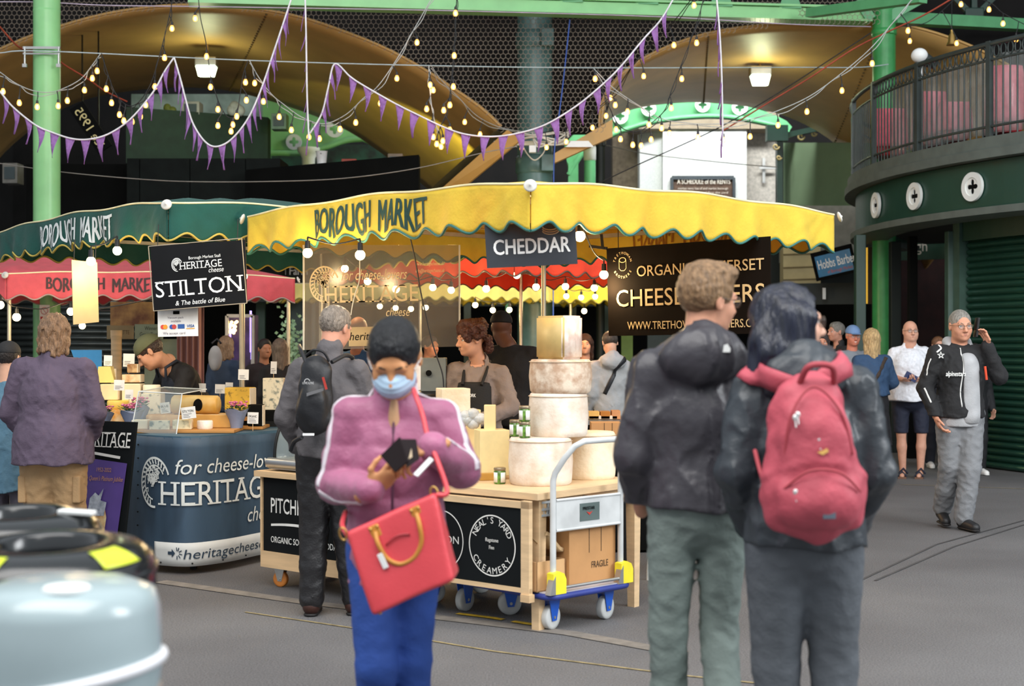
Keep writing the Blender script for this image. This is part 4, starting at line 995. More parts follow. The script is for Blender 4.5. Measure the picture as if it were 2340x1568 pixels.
# wheeled cart
ct = thing('display_cart', 'wheeled black cart with pine edges reading PITCHFORK', 'cart', tuple(T(1.72, 0.3, 0)))
g = MB(); tbox(g, 1.20, 2.24, -0.04, 0.62, 0.69, 0.725); g.build('worktop', M_wood, ct, True)
g = MB(); tbox(g, 1.22, 2.20, 0.0, 0.58, 0.225, 0.69); g.build('body_panel', M_chalk, ct, True)
g = MB(); tbox(g, 1.21, 2.21, -0.012, 0.59, 0.125, 0.225); g.build('base_rail', M_wood, ct, True)
g = MB(); tbox(g, 2.195, 2.212, -0.012, 0.59, 0.225, 0.69); g.build('edge_trim', M_wood, ct, True)
def caster(parent, c, r, dirv, m_tyre, m_fork, label=None, z1=None):
    c = Vector(c); a = Vector((*dirv, 0)).normalized(); side = Vector((-a.y, a.x, 0)); h = z1 or r*2.3
    q = Vector((c.x, c.y, r))
    f = MB(); f.box(Vector((c.x, c.y, h-0.004)), (0.07, 0.07, 0.008), rz=math.atan2(a.y, a.x))
    for sg in (-1, 1):
        f.prism([(-0.3*r, 0.0), (0.35*r, 0.0), (0.9*r, h-r-0.01), (-0.5*r, h-r-0.01)] if False else [(-0.28*r, -0.28*r), (0.28*r, -0.28*r), (0.75*r, (h-r)*0.8), (0.6*r, h-r-0.008), (-0.7*r, h-r-0.008)], q+side*sg*0.36*r, a, (0, 0, 1), 0.004)
    o = f.build('caster_fork', m_fork, parent, True)
    w_ = MB(); w_.lathe([(r*0.72, -0.3*r), (r*0.95, -0.3*r), (r, -0.2*r), (r, 0.2*r), (r*0.95, 0.3*r), (r*0.72, 0.3*r)], q, axis=tuple(side), n=28); w_.build('tyre', m_tyre, o, True)
    w_ = MB(); w_.lathe([(0.0, -0.24*r), (r*0.73, -0.2*r), (r*0.73, 0.2*r), (0.0, 0.24*r)], q, axis=tuple(side), n=24); w_.build('hub', m_fork, o, True)
    w_ = MB(); w_.cyl(q-side*r*0.45, q+side*r*0.45, r*0.13, n=10); w_.build('axle_bolt', M_steel, o, True)
M_orange = mat('orange_rubber_tyre', 'c87a32', 0.5)
M_tyreg = mat('grey_rubber_tyre', 'c4c6c4', 0.6); M_bluep = mat('blue_painted_steel', '1858c0', 0.35)
for (l, r) in ((2.10, 0.06), (1.32, 0.06), (2.10, 0.5), (1.32, 0.5)): caster(ct, T(l, r, 0), 0.05, (-0.9, 0.4), M_orange, M_steel, z1=0.127)
O = T(2.12, -0.001, 0.0)
text_on(ct, [('PITCHFORK', 0.0, 0.47, 0.46, 0.09, dict(bold=0.015)), ('ORGANIC SOMERSET CHEDDAR', 0.0, 0.285, 0.62, 0.037, dict(bold=0.015))], M_chalkw, O, -Lt, Zt)
g = MB(); g.grid(lambda u, v: O+(-Lt)*(0.0+0.42*u)+Zt*(0.385+0.012*math.sin(u*3)+(0.014+0.004*u)*v)-Rt*0.002, 12, 1, smooth=False); g.build('brush_stroke', M_chalkw, ct, True)
# curved glass display case on the cart
dc = thing('display_case', 'curved glass display case with steel front rail on the cart', 'display case', tuple(T(1.75, 0.3, 0.727)))
M_glass = mat('clear_glass', 'c2ccce', 0.05, trans=0.80, spec=0.9, var=0.02)
def caseP(l, v): a = v*math.pi/2; return T(l, 0.06+0.36*(1-math.cos(a))*1.0, 0.80+0.40*math.sin(a))
g = MB(); g.grid(lambda u, v: caseP(1.28+0.86*u, v), 4, 14, th=0.006); g.build('curved_glass', M_glass, dc, True)
for l in (2.16, 1.26):
    g = MB(); g.tube([caseP(l, k/14) for k in range(15)]+[T(l, 0.56, 1.2)], 0.011, 6); g.build('end_frame', M_blackm, dc, True)
    g = MB(); pl = [caseP(l, k/14) for k in range(15)]+[T(l, 0.56, 1.2), T(l, 0.56, 0.8)]
    g.add(pl+[p+Lt*0.004 for p in pl], [tuple(range(len(pl))), tuple(range(2*len(pl)-1, len(pl)-1, -1))]); g.build('end_glass', M_glass, dc, True)
g = MB(); g.cyl(T(1.24, 0.03, 0.775), T(2.18, 0.03, 0.775), 0.032, n=14); tbox(g, 1.24, 2.18, 0.03, 0.57, 0.735, 0.80); g.build('steel_base', mat('brushed_steel', 'a9adb0', 0.3, 0.8), dc, True)
g = MB(); tbox(g, 1.26, 2.16, 0.44, 0.56, 1.19, 1.21); g.build('top_shelf', M_glass, dc, True)
g = MB(); tbox(g, 1.5, 2.05, 0.18, 0.5, 0.805, 0.90); o = g.build('cheese_tray', mat('oak_tray', 'b8915e', 0.6), None, True); tag(o, 'low wooden tray inside the curved glass display case', 'tray')
for k in range(3):
    g = MB(); g.prism([(0, 0), (0.16, 0), (0.13, 0.075), (0.02, 0.09)], T(2.02-k*0.18, 0.22+0.02*k, 0.903), -Lt, Zt, -0.16); tag(g.build('cheese_wedge', mat('cream_cheese_%d' % k, ['e9d7a4', 'ecdcb4', 'dfc98c'][k], 0.5), None, True), ['pale wedge nearest the black end frame inside the display case', 'second wedge of cream cheese inside the display case', 'third darker wedge inside the display case'][k], 'cheese')

# platform trolley
tr0 = G(1300, 1425); a_ = Vector((0.735, 0.678, 0)); b_ = Vector((-0.678, 0.735, 0))
PO = Vector((0.20, 7.44, 0))   # near corner of the deck
def K(x, y, z): return PO+a_*x+b_*y+Zt*z
tt = thing('platform_trolley', 'silver platform trolley with blue rimmed deck and yellow corner brackets', 'trolley', tuple(K(0.3, 0.4, 0)))
def rrect(w_, l_, r_, n=6):
    out = []
    for (cx, cy, a0) in ((w_-r_, r_, -90), (w_-r_, l_-r_, 0), (r_, l_-r_, 90), (r_, r_, 180)):
        for k in range(n+1): a = math.radians(a0+90*k/n); out.append((cx+r_*math.cos(a), cy+r_*math.sin(a)))
    return out
rp_ = rrect(0.62, 0.92, 0.06)
g = MB(); g.prism(rp_, K(0, 0, 0.19), a_, b_, 0.022); g.build('deck', mat('grey_deck', 'b9b7bd', 0.5), tt, True)
g = MB(); g.tube([K(x, y, 0.19) for x, y in rp_], 0.017, 8, closed=True); g.build('rubber_rim', mat('blue_rubber', '2b3a86', 0.5), tt, True)
for x in (0.10, 0.52):
    for y in (0.10, 0.80): caster(tt, K(x, y, 0), 0.066, tuple((a_*1.0+b_*0.2).xy), M_tyreg, M_bluep, z1=0.172)
M_handle = mat('pale_grey_tube_paint', 'c9cccc', 0.35)
hp = [K(0.05, 0.03, 0.22), K(0.05, 0.03, 0.83), K(0.05, -0.02, 0.92), K(0.10, -0.1, 1.0), K(0.31, -0.13, 1.03), K(0.52, -0.1, 1.0), K(0.57, -0.02, 0.92), K(0.57, 0.03, 0.83), K(0.57, 0.03, 0.22)]
hp = [K(0.05, 0.03, 0.22), K(0.05, 0.03, 0.80), K(0.055, 0.02, 0.84)]+[K(0.075, -0.03, 0.92), K(0.10, -0.08, 0.985), K(0.15, -0.10, 1.01)]+[K(0.31, -0.10, 1.01), K(0.47, -0.10, 1.01), K(0.52, -0.08, 0.985), K(0.545, -0.03, 0.92), K(0.565, 0.02, 0.84), K(0.57, 0.03, 0.80), K(0.57, 0.03, 0.22)]
g = MB(); g.tube(hp, 0.0165, 12); g.build('handle', M_handle, tt, True)
g = MB(); g.hexa([K(0.065, 0.02, 0.53), K(0.555, 0.02, 0.53), K(0.555, 0.035, 0.53), K(0.065, 0.035, 0.53), K(0.065, 0.02, 0.70), K(0.555, 0.02, 0.70), K(0.555, 0.035, 0.70), K(0.065, 0.035, 0.70)])
for z in (0.535, 0.695): g.cyl(K(0.065, 0.022, z), K(0.555, 0.022, z), 0.008, n=8)
hpn = g.build('handle_panel', M_handle, tt, True)
g = MB(); g.hexa([K(0.24, 0.017, 0.57), K(0.39, 0.017, 0.57), K(0.39, 0.02, 0.57), K(0.24, 0.02, 0.57), K(0.24, 0.017, 0.665), K(0.39, 0.017, 0.665), K(0.39, 0.02, 0.665), K(0.24, 0.02, 0.665)]); g.build('badge', mat('dark_badge', '5b6a68', 0.4), hpn, True)
text_on(hpn, [('PRESTAR', 0.02, 0.06, 0.09, 0.016, dict(bold=0.02))], M_black, K(0.24, 0.0165, 0.57), a_, Zt, 'lettering')
flat2d(hpn, *poly2d([(0.045, 0.05), (0.07, 0.03), (0.095, 0.05), (0.07, 0.044)]), mat('red_mark', 'c23a2e', 0.5), K(0.24, 0.0165, 0.57), a_, Zt, 'emblem')
for x in (0.05, 0.57):
    g = MB(); g.prism([(-0.035, 0), (0.06, 0), (0.06, 0.075), (0.045, 0.105), (0.01, 0.12), (-0.035, 0.11)], K(x-0.0, -0.01, 0.205)+a_*0.0, a_, Zt, -0.05); g.build('corner_bracket', mat('bright_yellow_plastic', 'f2e234', 0.4), tt, True)
    g = MB(); g.prism([(-0.06, 0), (-0.02, 0), (-0.02, 0.1), (-0.04, 0.07)], K(x, -0.012, 0.205), a_, Zt, -0.04); g.build('hinge_plate', M_steel, tt, True)
g = MB(); g.cyl(K(0.06, 0.0, 0.235), K(0.56, 0.0, 0.235), 0.009, n=8); g.build('lock_bar', M_steel, tt, True)
# load on the trolley and below the table
M_card = mat('brown_cardboard', 'bf8e5c', 0.75, var=0.07, vscale=5, bump=0.1)
M_card2 = mat('light_cardboard', 'd2a878', 0.75, var=0.08, vscale=5, bump=0.1)
def carton(label, x0, x1, y0, y1, z0, z1, m=M_card, marks=True, open_=False, fr=K):
    o = thing('cardboard_box', label, 'box', tuple(fr((x0+x1)/2, (y0+y1)/2, z0)))
    g = MB()
    if not open_:
        g.hexa([fr(x0, y0, z0), fr(x1, y0, z0), fr(x1, y1, z0), fr(x0, y1, z0), fr(x0, y0, z1), fr(x1, y0, z1), fr(x1, y1, z1), fr(x0, y1, z1)])
    else:
        e = 0.006
        for (a0, a1, b0, b1) in ((x0, x1, y0, y0+e), (x0, x1, y1-e, y1), (x0, x0+e, y0, y1), (x1-e, x1, y0, y1)):
            g.hexa([fr(a0, b0, z0), fr(a1, b0, z0), fr(a1, b1, z0), fr(a0, b1, z0), fr(a0, b0, z1), fr(a1, b0, z1), fr(a1, b1, z1), fr(a0, b1, z1)])
        g.hexa([fr(x0, y0, z0), fr(x1, y0, z0), fr(x1, y1, z0), fr(x0, y1, z0), fr(x0, y0, z0+e), fr(x1, y0, z0+e), fr(x1, y1, z0+e), fr(x0, y1, z0+e)])
    g.build('body', m, o, True)
    if marks:
        g = MB()
        for q in (0.42, 0.68):
            xx = x0+(x1-x0)*q; g.hexa([fr(xx, y0-.002, z0+(z1-z0)*.45), fr(xx+.003, y0-.002, z0+(z1-z0)*.45), fr(xx+.003, y0, z0+(z1-z0)*.45), fr(xx, y0, z0+(z1-z0)*.45), fr(xx, y0-.002, z1), fr(xx+.003, y0-.002, z1), fr(xx+.003, y0, z1), fr(xx, y0, z1)])
        g.build('printed_line', mat('dark_ink', '3a2a1c', 0.7), o, True)
    return o
cb = carton('brown cardboard box printed FRAGILE standing on the trolley deck', 0.20, 0.56, 0.06, 0.42, 0.213, 0.60)
text_on(cb, [('FRAGILE', 0.17, 0.09, 0.13, 0.035)], mat('dark_ink', '3a2a1c', 0.7), K(0.20, 0.06, 0.213), a_, Zt, off=0.003)
carton('low open light cardboard tray on the near edge of the trolley', -0.02, 0.19, 0.08, 0.46, 0.213, 0.37, M_card2, False, True)
crm = mat('grey_plastic_crate', 'b4bcc2', 0.5)
o = thing('plastic_crate', 'grey slotted plastic crate resting above the boxes under the pine table', 'crate', tuple(K(0.17, 0.36, 0.605)))
g = MB()
cx0, cx1, cy0, cy1, cz0, cz1 = 0.03, 0.42, 0.10, 0.6, 0.605, 0.68
for z in (cz0+0.006, (cz0+cz1)/2, cz1): g.bar(K(cx0, cy0, z), K(cx1, cy0, z), 0.012, 0.012); g.bar(K(cx0, cy1, z), K(cx1, cy1, z), 0.012, 0.012); g.bar(K(cx0, cy0, z), K(cx0, cy1, z), 0.012, 0.012); g.bar(K(cx1, cy0, z), K(cx1, cy1, z), 0.012, 0.012)
for k in range(20):
    x = cx0+(cx1-cx0)*k/19; g.bar(K(x, cy0, cz0), K(x+0.01*(-1)**k, cy0, cz1), 0.006, 0.006); y = cy0+(cy1-cy0)*k/19; g.bar(K(cx0, y, cz0), K(cx0, y+0.01*(-1)**k, cz1), 0.006, 0.006)
g.build('lattice', crm, o, True)
g = MB(); g.hexa([K(cx0, cy0, cz0), K(cx1, cy0, cz0), K(cx1, cy1, cz0), K(cx0, cy1, cz0), K(cx0, cy0, cz0+.006), K(cx1, cy0, cz0+.006), K(cx1, cy1, cz0+.006), K(cx0, cy1, cz0+.006)]); g.build('floor_panel', crm, o, True)
g = MB(); g.grid(lambda u, v: K(0.0+0.2*u, 0.1+0.34*v, 0.47+0.03*math.sin(u*5)+0.025*math.sin(v*9+u*4)), 8, 8, th=0.02)
for k in range(3): g.sphere(K(0.05+0.05*k, 0.2+0.06*k, 0.43), (0.06, 0.08, 0.05), 10, 8)
tag(g.build('paper_sack', mat('kraft_paper', 'b99c74', 0.8, bump=0.4, bscale=15), None, True), 'crumpled brown paper sack stuffed over the open carton under the table', 'sack')
carton('tall brown carton behind the printed one under the table', 0.2, 0.5, 0.45, 0.75, 0.213, 0.58, M_card, True)
# second blue caster trolley half hidden below the table front
for (l, lab) in ((0.36, 'a'),):
    o = thing('dolly', 'low dark dolly with blue casters in the shade under the pine table', 'dolly', tuple(T(0.7, 0.4, 0)))
    g = MB(); tbox(g, 0.36, 1.1, 0.22, 0.75, 0.17, 0.20); g.build('deck', M_blackm, o, True)
    for (l_, r_) in ((0.42, 0.28), (1.0, 0.28), (1.0, 0.7)): caster(o, T(l_, r_, 0), 0.066, (0.9, 0.3), M_tyreg, M_bluep, z1=0.17)

# ---- cheeses
def cheese_mat(name, c, c2, vs=14, b=0.3): return mat(name, c, 0.65, col2=c2, vscale=vs, detail=7, bump=b, bscale=50, lo=0.38, hi=0.62)
M_rind = cheese_mat('pale_clothbound_rind', 'd9c5b0', 'efe4d6', 9)
M_rind2 = cheese_mat('mottled_brown_rind', 'b8977c', 'e2d0ba', 16)
M_rind3 = cheese_mat('ivory_rind', 'e3cfae', 'efe2ca', 7)
M_paste = mat('cheddar_paste', 'cdb070', 0.5, var=0.05, vscale=20)
M_paleC = mat('pale_yellow_paste', 'ecd9a0', 0.5, var=0.04, vscale=20)
def wheel(label, px, d, z0, r, h, m, bulge=0.006, seed=0, name='round_cheese', squash=1.0):
    c = P(px, 778, d); o = thing(name, label, 'cheese', (c.x, c.y, z0)); rr = random.Random(seed)
    prof = [(r*0.93, 0), (r*0.985, 0.01), (r, 0.03), (r+bulge, h*0.5), (r, h-0.03), (r*0.985, h-0.01), (r*0.94, h), (r*0.5, h+0.002), (0.0, h+0.002)]
    g = MB(); g.lathe(prof, n=56)
    g.v = [(x*(1+0.006*math.sin(3*math.atan2(y, x)+seed)+0.003*math.sin(9*math.atan2(y, x)+z*20)), y*(1+0.006*math.sin(3*math.atan2(y, x)+seed)), z) for x, y, z in g.v]
    g.build('rind', m, o)
    e = MB(); e.tube([((r+bulge*0.6)*math.cos(a), (r+bulge*0.6)*math.sin(a), h*0.93) for a in [k*math.pi/20 for k in range(40)]], 0.0025, 4, closed=True); e.build('cloth_seam', mat('cloth_seam', 'cbb69c', 0.8), o)
    return o
wheel('big pale cheese wheel at the bottom near corner of the pine table', 1235, 7.985, 0.735, 0.176, 0.262, M_rind, seed=1)
wheel('big ivory cheese wheel behind the trolley handle on the table', 1344, 8.32, 0.735, 0.158, 0.272, M_rind3, seed=2)
wheel('pale cheese wheel in the middle of the tower, under the mottled one', 1276, 8.07, 0.999, 0.165, 0.243, M_rind, seed=3)
wheel('mottled brown cheese wheel beneath the cut block on top of the tower', 1281, 8.08, 1.244, 0.174, 0.188, M_rind2, seed=4)
o = thing('cheese_block', 'tall cut cheddar block with one rind side crowning the cheese tower', 'cheese', (0.265, 8.08, 1.434))
g = MB(); poly = [(0.135, 8.13), (0.283, 7.93)]+[(0.283+(0.4-0.283)*q+0.02*math.sin(q*3.1), 7.93+(8.10-7.93)*q-0.02*math.sin(q*3.1)) for q in (0.25, 0.5, 0.75, 1.0)]+[(0.27, 8.28), (0.2, 8.24)]
poly = [(x-0.265, y-8.08) for x, y in poly]
n_ = len(poly)
def blk(i0, i1, name, m):
    g = MB(); g.prism(poly, (0, 0, 0), (1, 0, 0), (0, 1, 0), 0.245)
    return g
g = MB(); bm = bmesh.new(); vs_ = [bm.verts.new((x, y, 0)) for x, y in poly]; f_ = bm.faces.new(vs_); ex = bmesh.ops.extrude_face_region(bm, geom=[f_])
for v in ex['geom']:
    if isinstance(v, bmesh.types.BMVert): v.co.z += 0.245
bmesh.ops.bevel(bm, geom=bm.edges[:], offset=0.012, segments=3, affect='EDGES'); bm.verts.index_update()
bmesh.ops.recalc_face_normals(bm, faces=bm.faces[:])
fm = [1 if (f.normal.x > 0.25) else 0 for f in bm.faces]
link_mesh('paste_and_rind', [v.co[:] for v in bm.verts], [[v.index for v in f.verts] for f in bm.faces], [M_paste, cheese_mat('pink_white_rind', 'd9b8a6', 'f0e2d4', 13)], o, True, False, fm); bm.free()
def blockc(label, px0, px1, py0, py1, d, m, depth=0.12, name='cheese_block', rz=0.0, m2=None, z0=None, bev=0.006):
    a, b = P(px0, py1, d), P(px1, py0, d); z = a.z if z0 is None else z0; hh = b.z-a.z
    o = thing(name, label, 'cheese', ((a.x+b.x)/2, d+depth/2, z), rz)
    g = MB(); g.box((0, 0, hh/2), (abs(b.x-a.x), depth, hh), bev=bev); g.build('paste', m, o)
    g = MB(); w_ = abs(b.x-a.x)
    g.box((0, depth/2-0.002, hh/2), (w_*0.98, 0.008, hh*0.98), bev=0.002); g.build('rind', m2 or M_rind3, o)
    return o
blockc('tall yellow cheddar block behind the pink sleeve on the table', 1088, 1158, 985, 1090, 8.2, M_paleC, 0.16, rz=0.25, z0=0.757)
blockc('flat darker slab under the tall yellow cheddar block', 1086, 1142, 1086, 1103, 8.16, mat('dark_gold_paste', 'b98a3c', 0.5), 0.2, name='cheese_slab', rz=0.25, z0=0.735)
blockc('narrow upright cheese stick standing on the yellow cheddar block', 1106, 1133, 922, 985, 8.26, M_paleC, 0.05, name='cheese_stick', z0=1.005)
blockc('large rinded cheese half beside the curly haired vendor', 1000, 1068, 888, 960, 8.6, M_rind3, 0.15, rz=0.3)
blockc('low cream cheese under the rinded half', 985, 1090, 960, 1100, 8.75, mat('cream_paste', 'e0c890', 0.5), 0.2, name='cheese_slab', rz=0.3, z0=0.735)
def jar(label, px, pyb, z0, d=None, s=1.0, name='jar'):
    d = d or (EYE-z0)*F/(pyb-CY); c = P(px, 778, d)
    o = thing(name, label, 'jar', (c.x, c.y, z0)); r = 0.032*s; h = 0.085*s
    g = MB(); g.lathe([(r*0.9, 0), (r, 0.006), (r, h*0.8), (r*0.85, h*0.86), (r*0.85, h*0.9)], n=20); g.build('glass_body', mat('pickle_green_glass', '6f9a3a', 0.2, col2='2d4a1c', vscale=30), o)
    g = MB(); g.lathe([(r*0.98, h*0.86), (r*1.0, h*0.87), (r*1.0, h), (r*0.9, h+0.004), (0, h+0.004)], n=20); g.build('lid', mat('dull_gold_lid', '9a8a70', 0.35, 0.6), o)
    g = MB()
    for a0 in (-1.4, -2.9): g.grid(lambda u, v: (math.cos(a0+0.95*u)*(r+0.0012), math.sin(a0+0.95*u)*(r+0.0012), h*0.12+h*0.62*v), 8, 1, th=0.0005)
    g.build('paper_label', mat('label_white', 'ecebe4', 0.6), o)
    return o
jar('small pickle jar on the table in front of the big cheese wheel', 1142, 1106, 0.735, s=1.05)
jar('lower pickle jar of the pair stacked on the bottom cheese wheel', 1199, 1000, 1.0, 7.89, s=1.0)
jar('upper pickle jar stacked on another beside the middle wheel', 1199, 967, 1.09, 7.89, s=0.98)
jar('pickle jar with blue lid half behind the stacked pair', 1178, 1000, 1.0, 8.02, s=1.05)
g = MB(); rr = random.Random(3)
for k in range(9): g.sphere(P(1075+rr.uniform(-24, 24), 958+rr.uniform(-14, 14), 8.45), (0.04, 0.04, 0.035), 8, 6)
tag(g.build('plastic_wrap', mat('crumpled_clear_film', 'dfe3e4', 0.15, trans=0.35, bump=1.0, bscale=30), None, True), 'crumpled clear plastic wrap beside the upright cheese stick', 'plastic wrap')
g = MB(); g.grid(lambda u, v: T(0.78+0.3*u, 0.12+0.28*v, 0.738+0.006*math.sin(u*7)*math.sin(v*5)), 8, 8, th=0.002); tag(g.build('white_paper', mat('wrapping_paper', 'f0ece2', 0.7), None, True), 'sheet of white wrapping paper on the pine table below the pink sleeve', 'paper')
# rear counter right of the tower
rc = thing("rear_counter", "black draped counter behind the cheese tower at the far side of the stall", "counter", (P(1440, 900, 10.3).x, 10.3, 0))
slab((1330, 1060), (1560, 1180), 10.4, 10.4, 0.02, 'cloth_fold', M_black, rc)
q0 = P(1335, 0, 10.3); q1 = P(1600, 0, 10.3)
g = MB(); g.hexa([Vector(v) for v in ((q0.x, 10.3, 0.02), (q1.x, 10.3, 0.02), (q1.x, 10.9, 0.02), (q0.x, 10.9, 0.02), (q0.x, 10.3, 0.93), (q1.x, 10.3, 0.93), (q1.x, 10.9, 0.93), (q0.x, 10.9, 0.93))]); g.build('counter_body', M_black, rc, True)
g = MB(); g.hexa([Vector(v) for v in ((q0.x-.02, 10.26, 0.93), (q1.x, 10.26, 0.93), (q1.x, 10.95, 0.93), (q0.x-.02, 10.95, 0.93), (q0.x-.02, 10.26, 0.96), (q1.x, 10.26, 0.96), (q1.x, 10.95, 0.96), (q0.x-.02, 10.95, 0.96))]); g.build('counter_top', mat('grey_steel_top', '8b9094', 0.4, 0.5), rc, True)
carton('brown carton with printed arrows behind the cheese tower', 0.0, 0.19, 0.0, 0.2, 0.0, 0.19, fr=lambda x, y, z: Vector((0.50+x, 8.95+y, 0.83+z)))
sb = thing('side_stand', 'small dark stand holding the carton with arrows', 'stand', (0.6, 9.05, 0)); g = MB(); g.box((0, 0, 0.80), (0.3, 0.26, 0.05)); g.build('shelf', M_blackm, sb); g = MB()
for sx in (-1, 1):
    for sy in (-1, 1): g.bar((sx*.13, sy*.11, 0), (sx*.13, sy*.11, 0.78), 0.025, 0.025)
g.build('legs_frame', M_blackm, sb)
for i, (x0, x1, y0, y1, c_) in enumerate(((1345, 1370, 900, 918, 'e3b768'), (1372, 1395, 902, 920, 'b8772e'), (1398, 1418, 895, 915, 'd89a6a'), (1345, 1412, 925, 934, 'e8d9c8'))):
    blockc(['golden cheese block on the far counter right of the tower', 'brown rinded cheese piece between two others on the far counter', 'salmon coloured cheese piece on the far counter by the grey jacket sleeve', 'flat white-wrapped cheese in front on the far counter'][i], x0, x1, y0, y1, 10.4+0.0*i, mat('farcheese%d' % i, c_, 0.6), 0.14, z0=0.962 if i < 3 else 0.962)
# scale / till box
o = thing('till_box', 'grey till box with round black knob beside the perspex screen', 'box', (P(990, 0, 9.6).x, 9.6, 0.98))
zz0 = P(0, 895, 9.6).z; o.location.z = zz0; hh = P(0, 818, 9.6).z-zz0
g = MB(); g.box((0, 0.1, hh/2), (0.17, 0.2, hh), bev=0.008); g.build('casing', mat('grey_green_casing', '6b716e', 0.5), o)
g = MB(); g.cyl((-0.03, 0.0, hh*0.55), (-0.03, -0.02, hh*0.55), 0.02, n=16); g.build('knob', M_black, o)
mid = thing('back_table', 'dark back table behind the curly haired vendor stall', 'table', (P(985, 0, 9.75).x, 9.75, 0)); g = MB(); g.box((0, 0, zz0-0.02), (0.5, 0.5, 0.035)); g.build('tabletop', M_blackm, mid)
for sx in (-1, 1):
    for sy in (-1, 1): g = MB(); g.bar((sx*.22, sy*.22, 0), (sx*.22, sy*.22, zz0-0.035), 0.03, 0.03); g.build('leg', M_blackm, mid)

# ================================================================= HERITAGE STALL
HP = [(205, 10.15), (262, 9.82), (318, 9.55), (375, 9.38), (435, 9.33), (505, 9.5), (600, 9.86), (660, 10.1)]
hp3 = spline([Vector(((x-CX)*d/F, d, 0)) for x, d in HP], 12); HL = [0]
for a, b in zip(hp3, hp3[1:]): HL.append(HL[-1]+(b-a).length)
def HB(l, z, out=0.0):
    x = float(np.interp(l, HL, [p.x for p in hp3])); y = float(np.interp(l, HL, [p.y for p in hp3]))
    e = 0.02; x2 = float(np.interp(l+e, HL, [p.x for p in hp3])); y2 = float(np.interp(l+e, HL, [p.y for p in hp3]))
    tn = Vector((x2-x, y2-y, 0)); tn = tn.normalized() if tn.length > 1e-6 else Vector((1, 0, 0)); nn = Vector((tn.y, -tn.x, 0))
    return Vector((x, y, z))+nn*(out+0.012*math.sin(l*9)*(0.9-z))
def Hl(px):
    best = min(range(len(hp3)), key=lambda i: abs(CX+hp3[i].x*F/hp3[i].y-px)); return HL[best]
ht = thing('cheese_counter', 'heritage stall counter wrapped in a slate blue banner', 'counter', (-2.1, 10.0, 0))
M_banner = mat('slate_blue_banner', '34485a', 0.6, var=0.32, vscale=5, stretch=(1, 1, 0.35), bump=0.12, bscale=10)
g = MB(); Lm = HL[-1]
g.grid(lambda u, v: HB(Lm*u, 0.07+0.83*v), 90, 12, th=0.004); bn = g.build('banner', M_banner, ht, True)
l0 = Hl(358); g = MB(); g.grid(lambda u, v: HB(l0+(Lm-l0)*u, 0.055+(0.155)*v, 0.006), 60, 3, th=0.002); g.build('banner_strip', mat('off_white_banner_strip', 'cfd0cc', 0.6, var=0.06), ht, True)
g = MB()
for px in (318,):
    for k in range(9): q = HB(Hl(px), 0.12+k*0.09, 0.006); g.cyl(q, q+Vector((0, -0.004, 0)), 0.006, n=8)
for k in range(5): q = HB(l0+0.06+k*0.23, 0.075, 0.01); g.cyl(q, q+Vector((0, -0.003, 0)), 0.006, n=8)
g.build('eyelets', M_blackm, ht, True)
def htext(items, m, name='banner_lettering', off=0.011):
    g = MB()
    for s, l, z, w_, h_, kw in items:
        vs, fs = letters(s, w_, h_, split=0.04, **kw); g.add([HB(l+x, z+y, off) for x, y in vs], fs)
    return g.build(name, m, bn, True)
M_prw = mat('banner_white_print', 'dcdfda', 0.7)
htext([('for cheese-lovers', Hl(398), 0.662, 1.0, 0.095, dict(shear=0.22)), ('HERITAGE', Hl(372), 0.455, 0.98, 0.155, dict(serif=True)), ('cheese', Hl(560), 0.30, 0.36, 0.1, dict(shear=0.22))], M_prw)
htext([('heritagecheese.uk', Hl(418), 0.105, 0.86, 0.062, dict(shear=0.22))], mat('banner_dark_print', '24384a', 0.7), off=0.012)
def crest2d(cu, cv, r, cut=True):
    """round maze-like cheese crest with its lower right quarter cut away"""
    gs = [ring2d(0, 0, r*0.91, r, 30, math.radians(20), math.radians(275)), ring2d(0, 0, r*0.64, r*0.70, 26, math.radians(30), math.radians(262))]
    rr_ = random.Random(11)
    for k in range(16):
        a = math.radians(38+k*14); gs.append(line2d([(math.cos(a)*r*0.73, math.sin(a)*r*0.73), (math.cos(a+0.1)*r*0.9, math.sin(a+0.1)*r*0.9)], r*0.08))
    for k in range(44):
        a = rr_.uniform(0.5, 4.4); q = rr_.uniform(0.05, 0.6)*r; x, y = math.cos(a)*q, math.sin(a)*q; b = rr_.choice([0, 0.8, 1.57, 2.4])
        gs.append(line2d([(x, y), (x+math.cos(b)*r*0.16, y+math.sin(b)*r*0.16), (x+math.cos(b+1)*r*0.2, y+math.sin(b+1)*r*0.22)], r*0.055))
    V2, F2 = merge2d(*gs); return [(cu+x*0.82, cv+y) for x, y in V2], F2
v2, f2 = crest2d(Hl(357), 0.60, 0.17); g = MB(); g.add([HB(x, y, 0.011) for x, y in v2], f2); g.build('crest', M_prw, bn, True)
g = MB(); lc = Hl(400); zc = 0.142
v2, f2 = merge2d(poly2d([(-0.05, -0.01), (-0.02, -0.01), (-0.02, -0.028), (0.005, 0.0), (-0.02, 0.028), (-0.02, 0.01), (-0.05, 0.01)]), *[line2d([(0.02+math.cos(a)*0.014, math.sin(a)*0.016), (0.02+math.cos(a)*0.036, math.sin(a)*0.04)], 0.006) for a in (-1.6, -0.9, -0.2, 0.5, 1.2, 1.7)])
g.add([HB(lc+x, zc+y, 0.012) for x, y in v2], f2); g.build('arrow_mark', mat('banner_dark_print', '24384a', 0.7), bn, True)
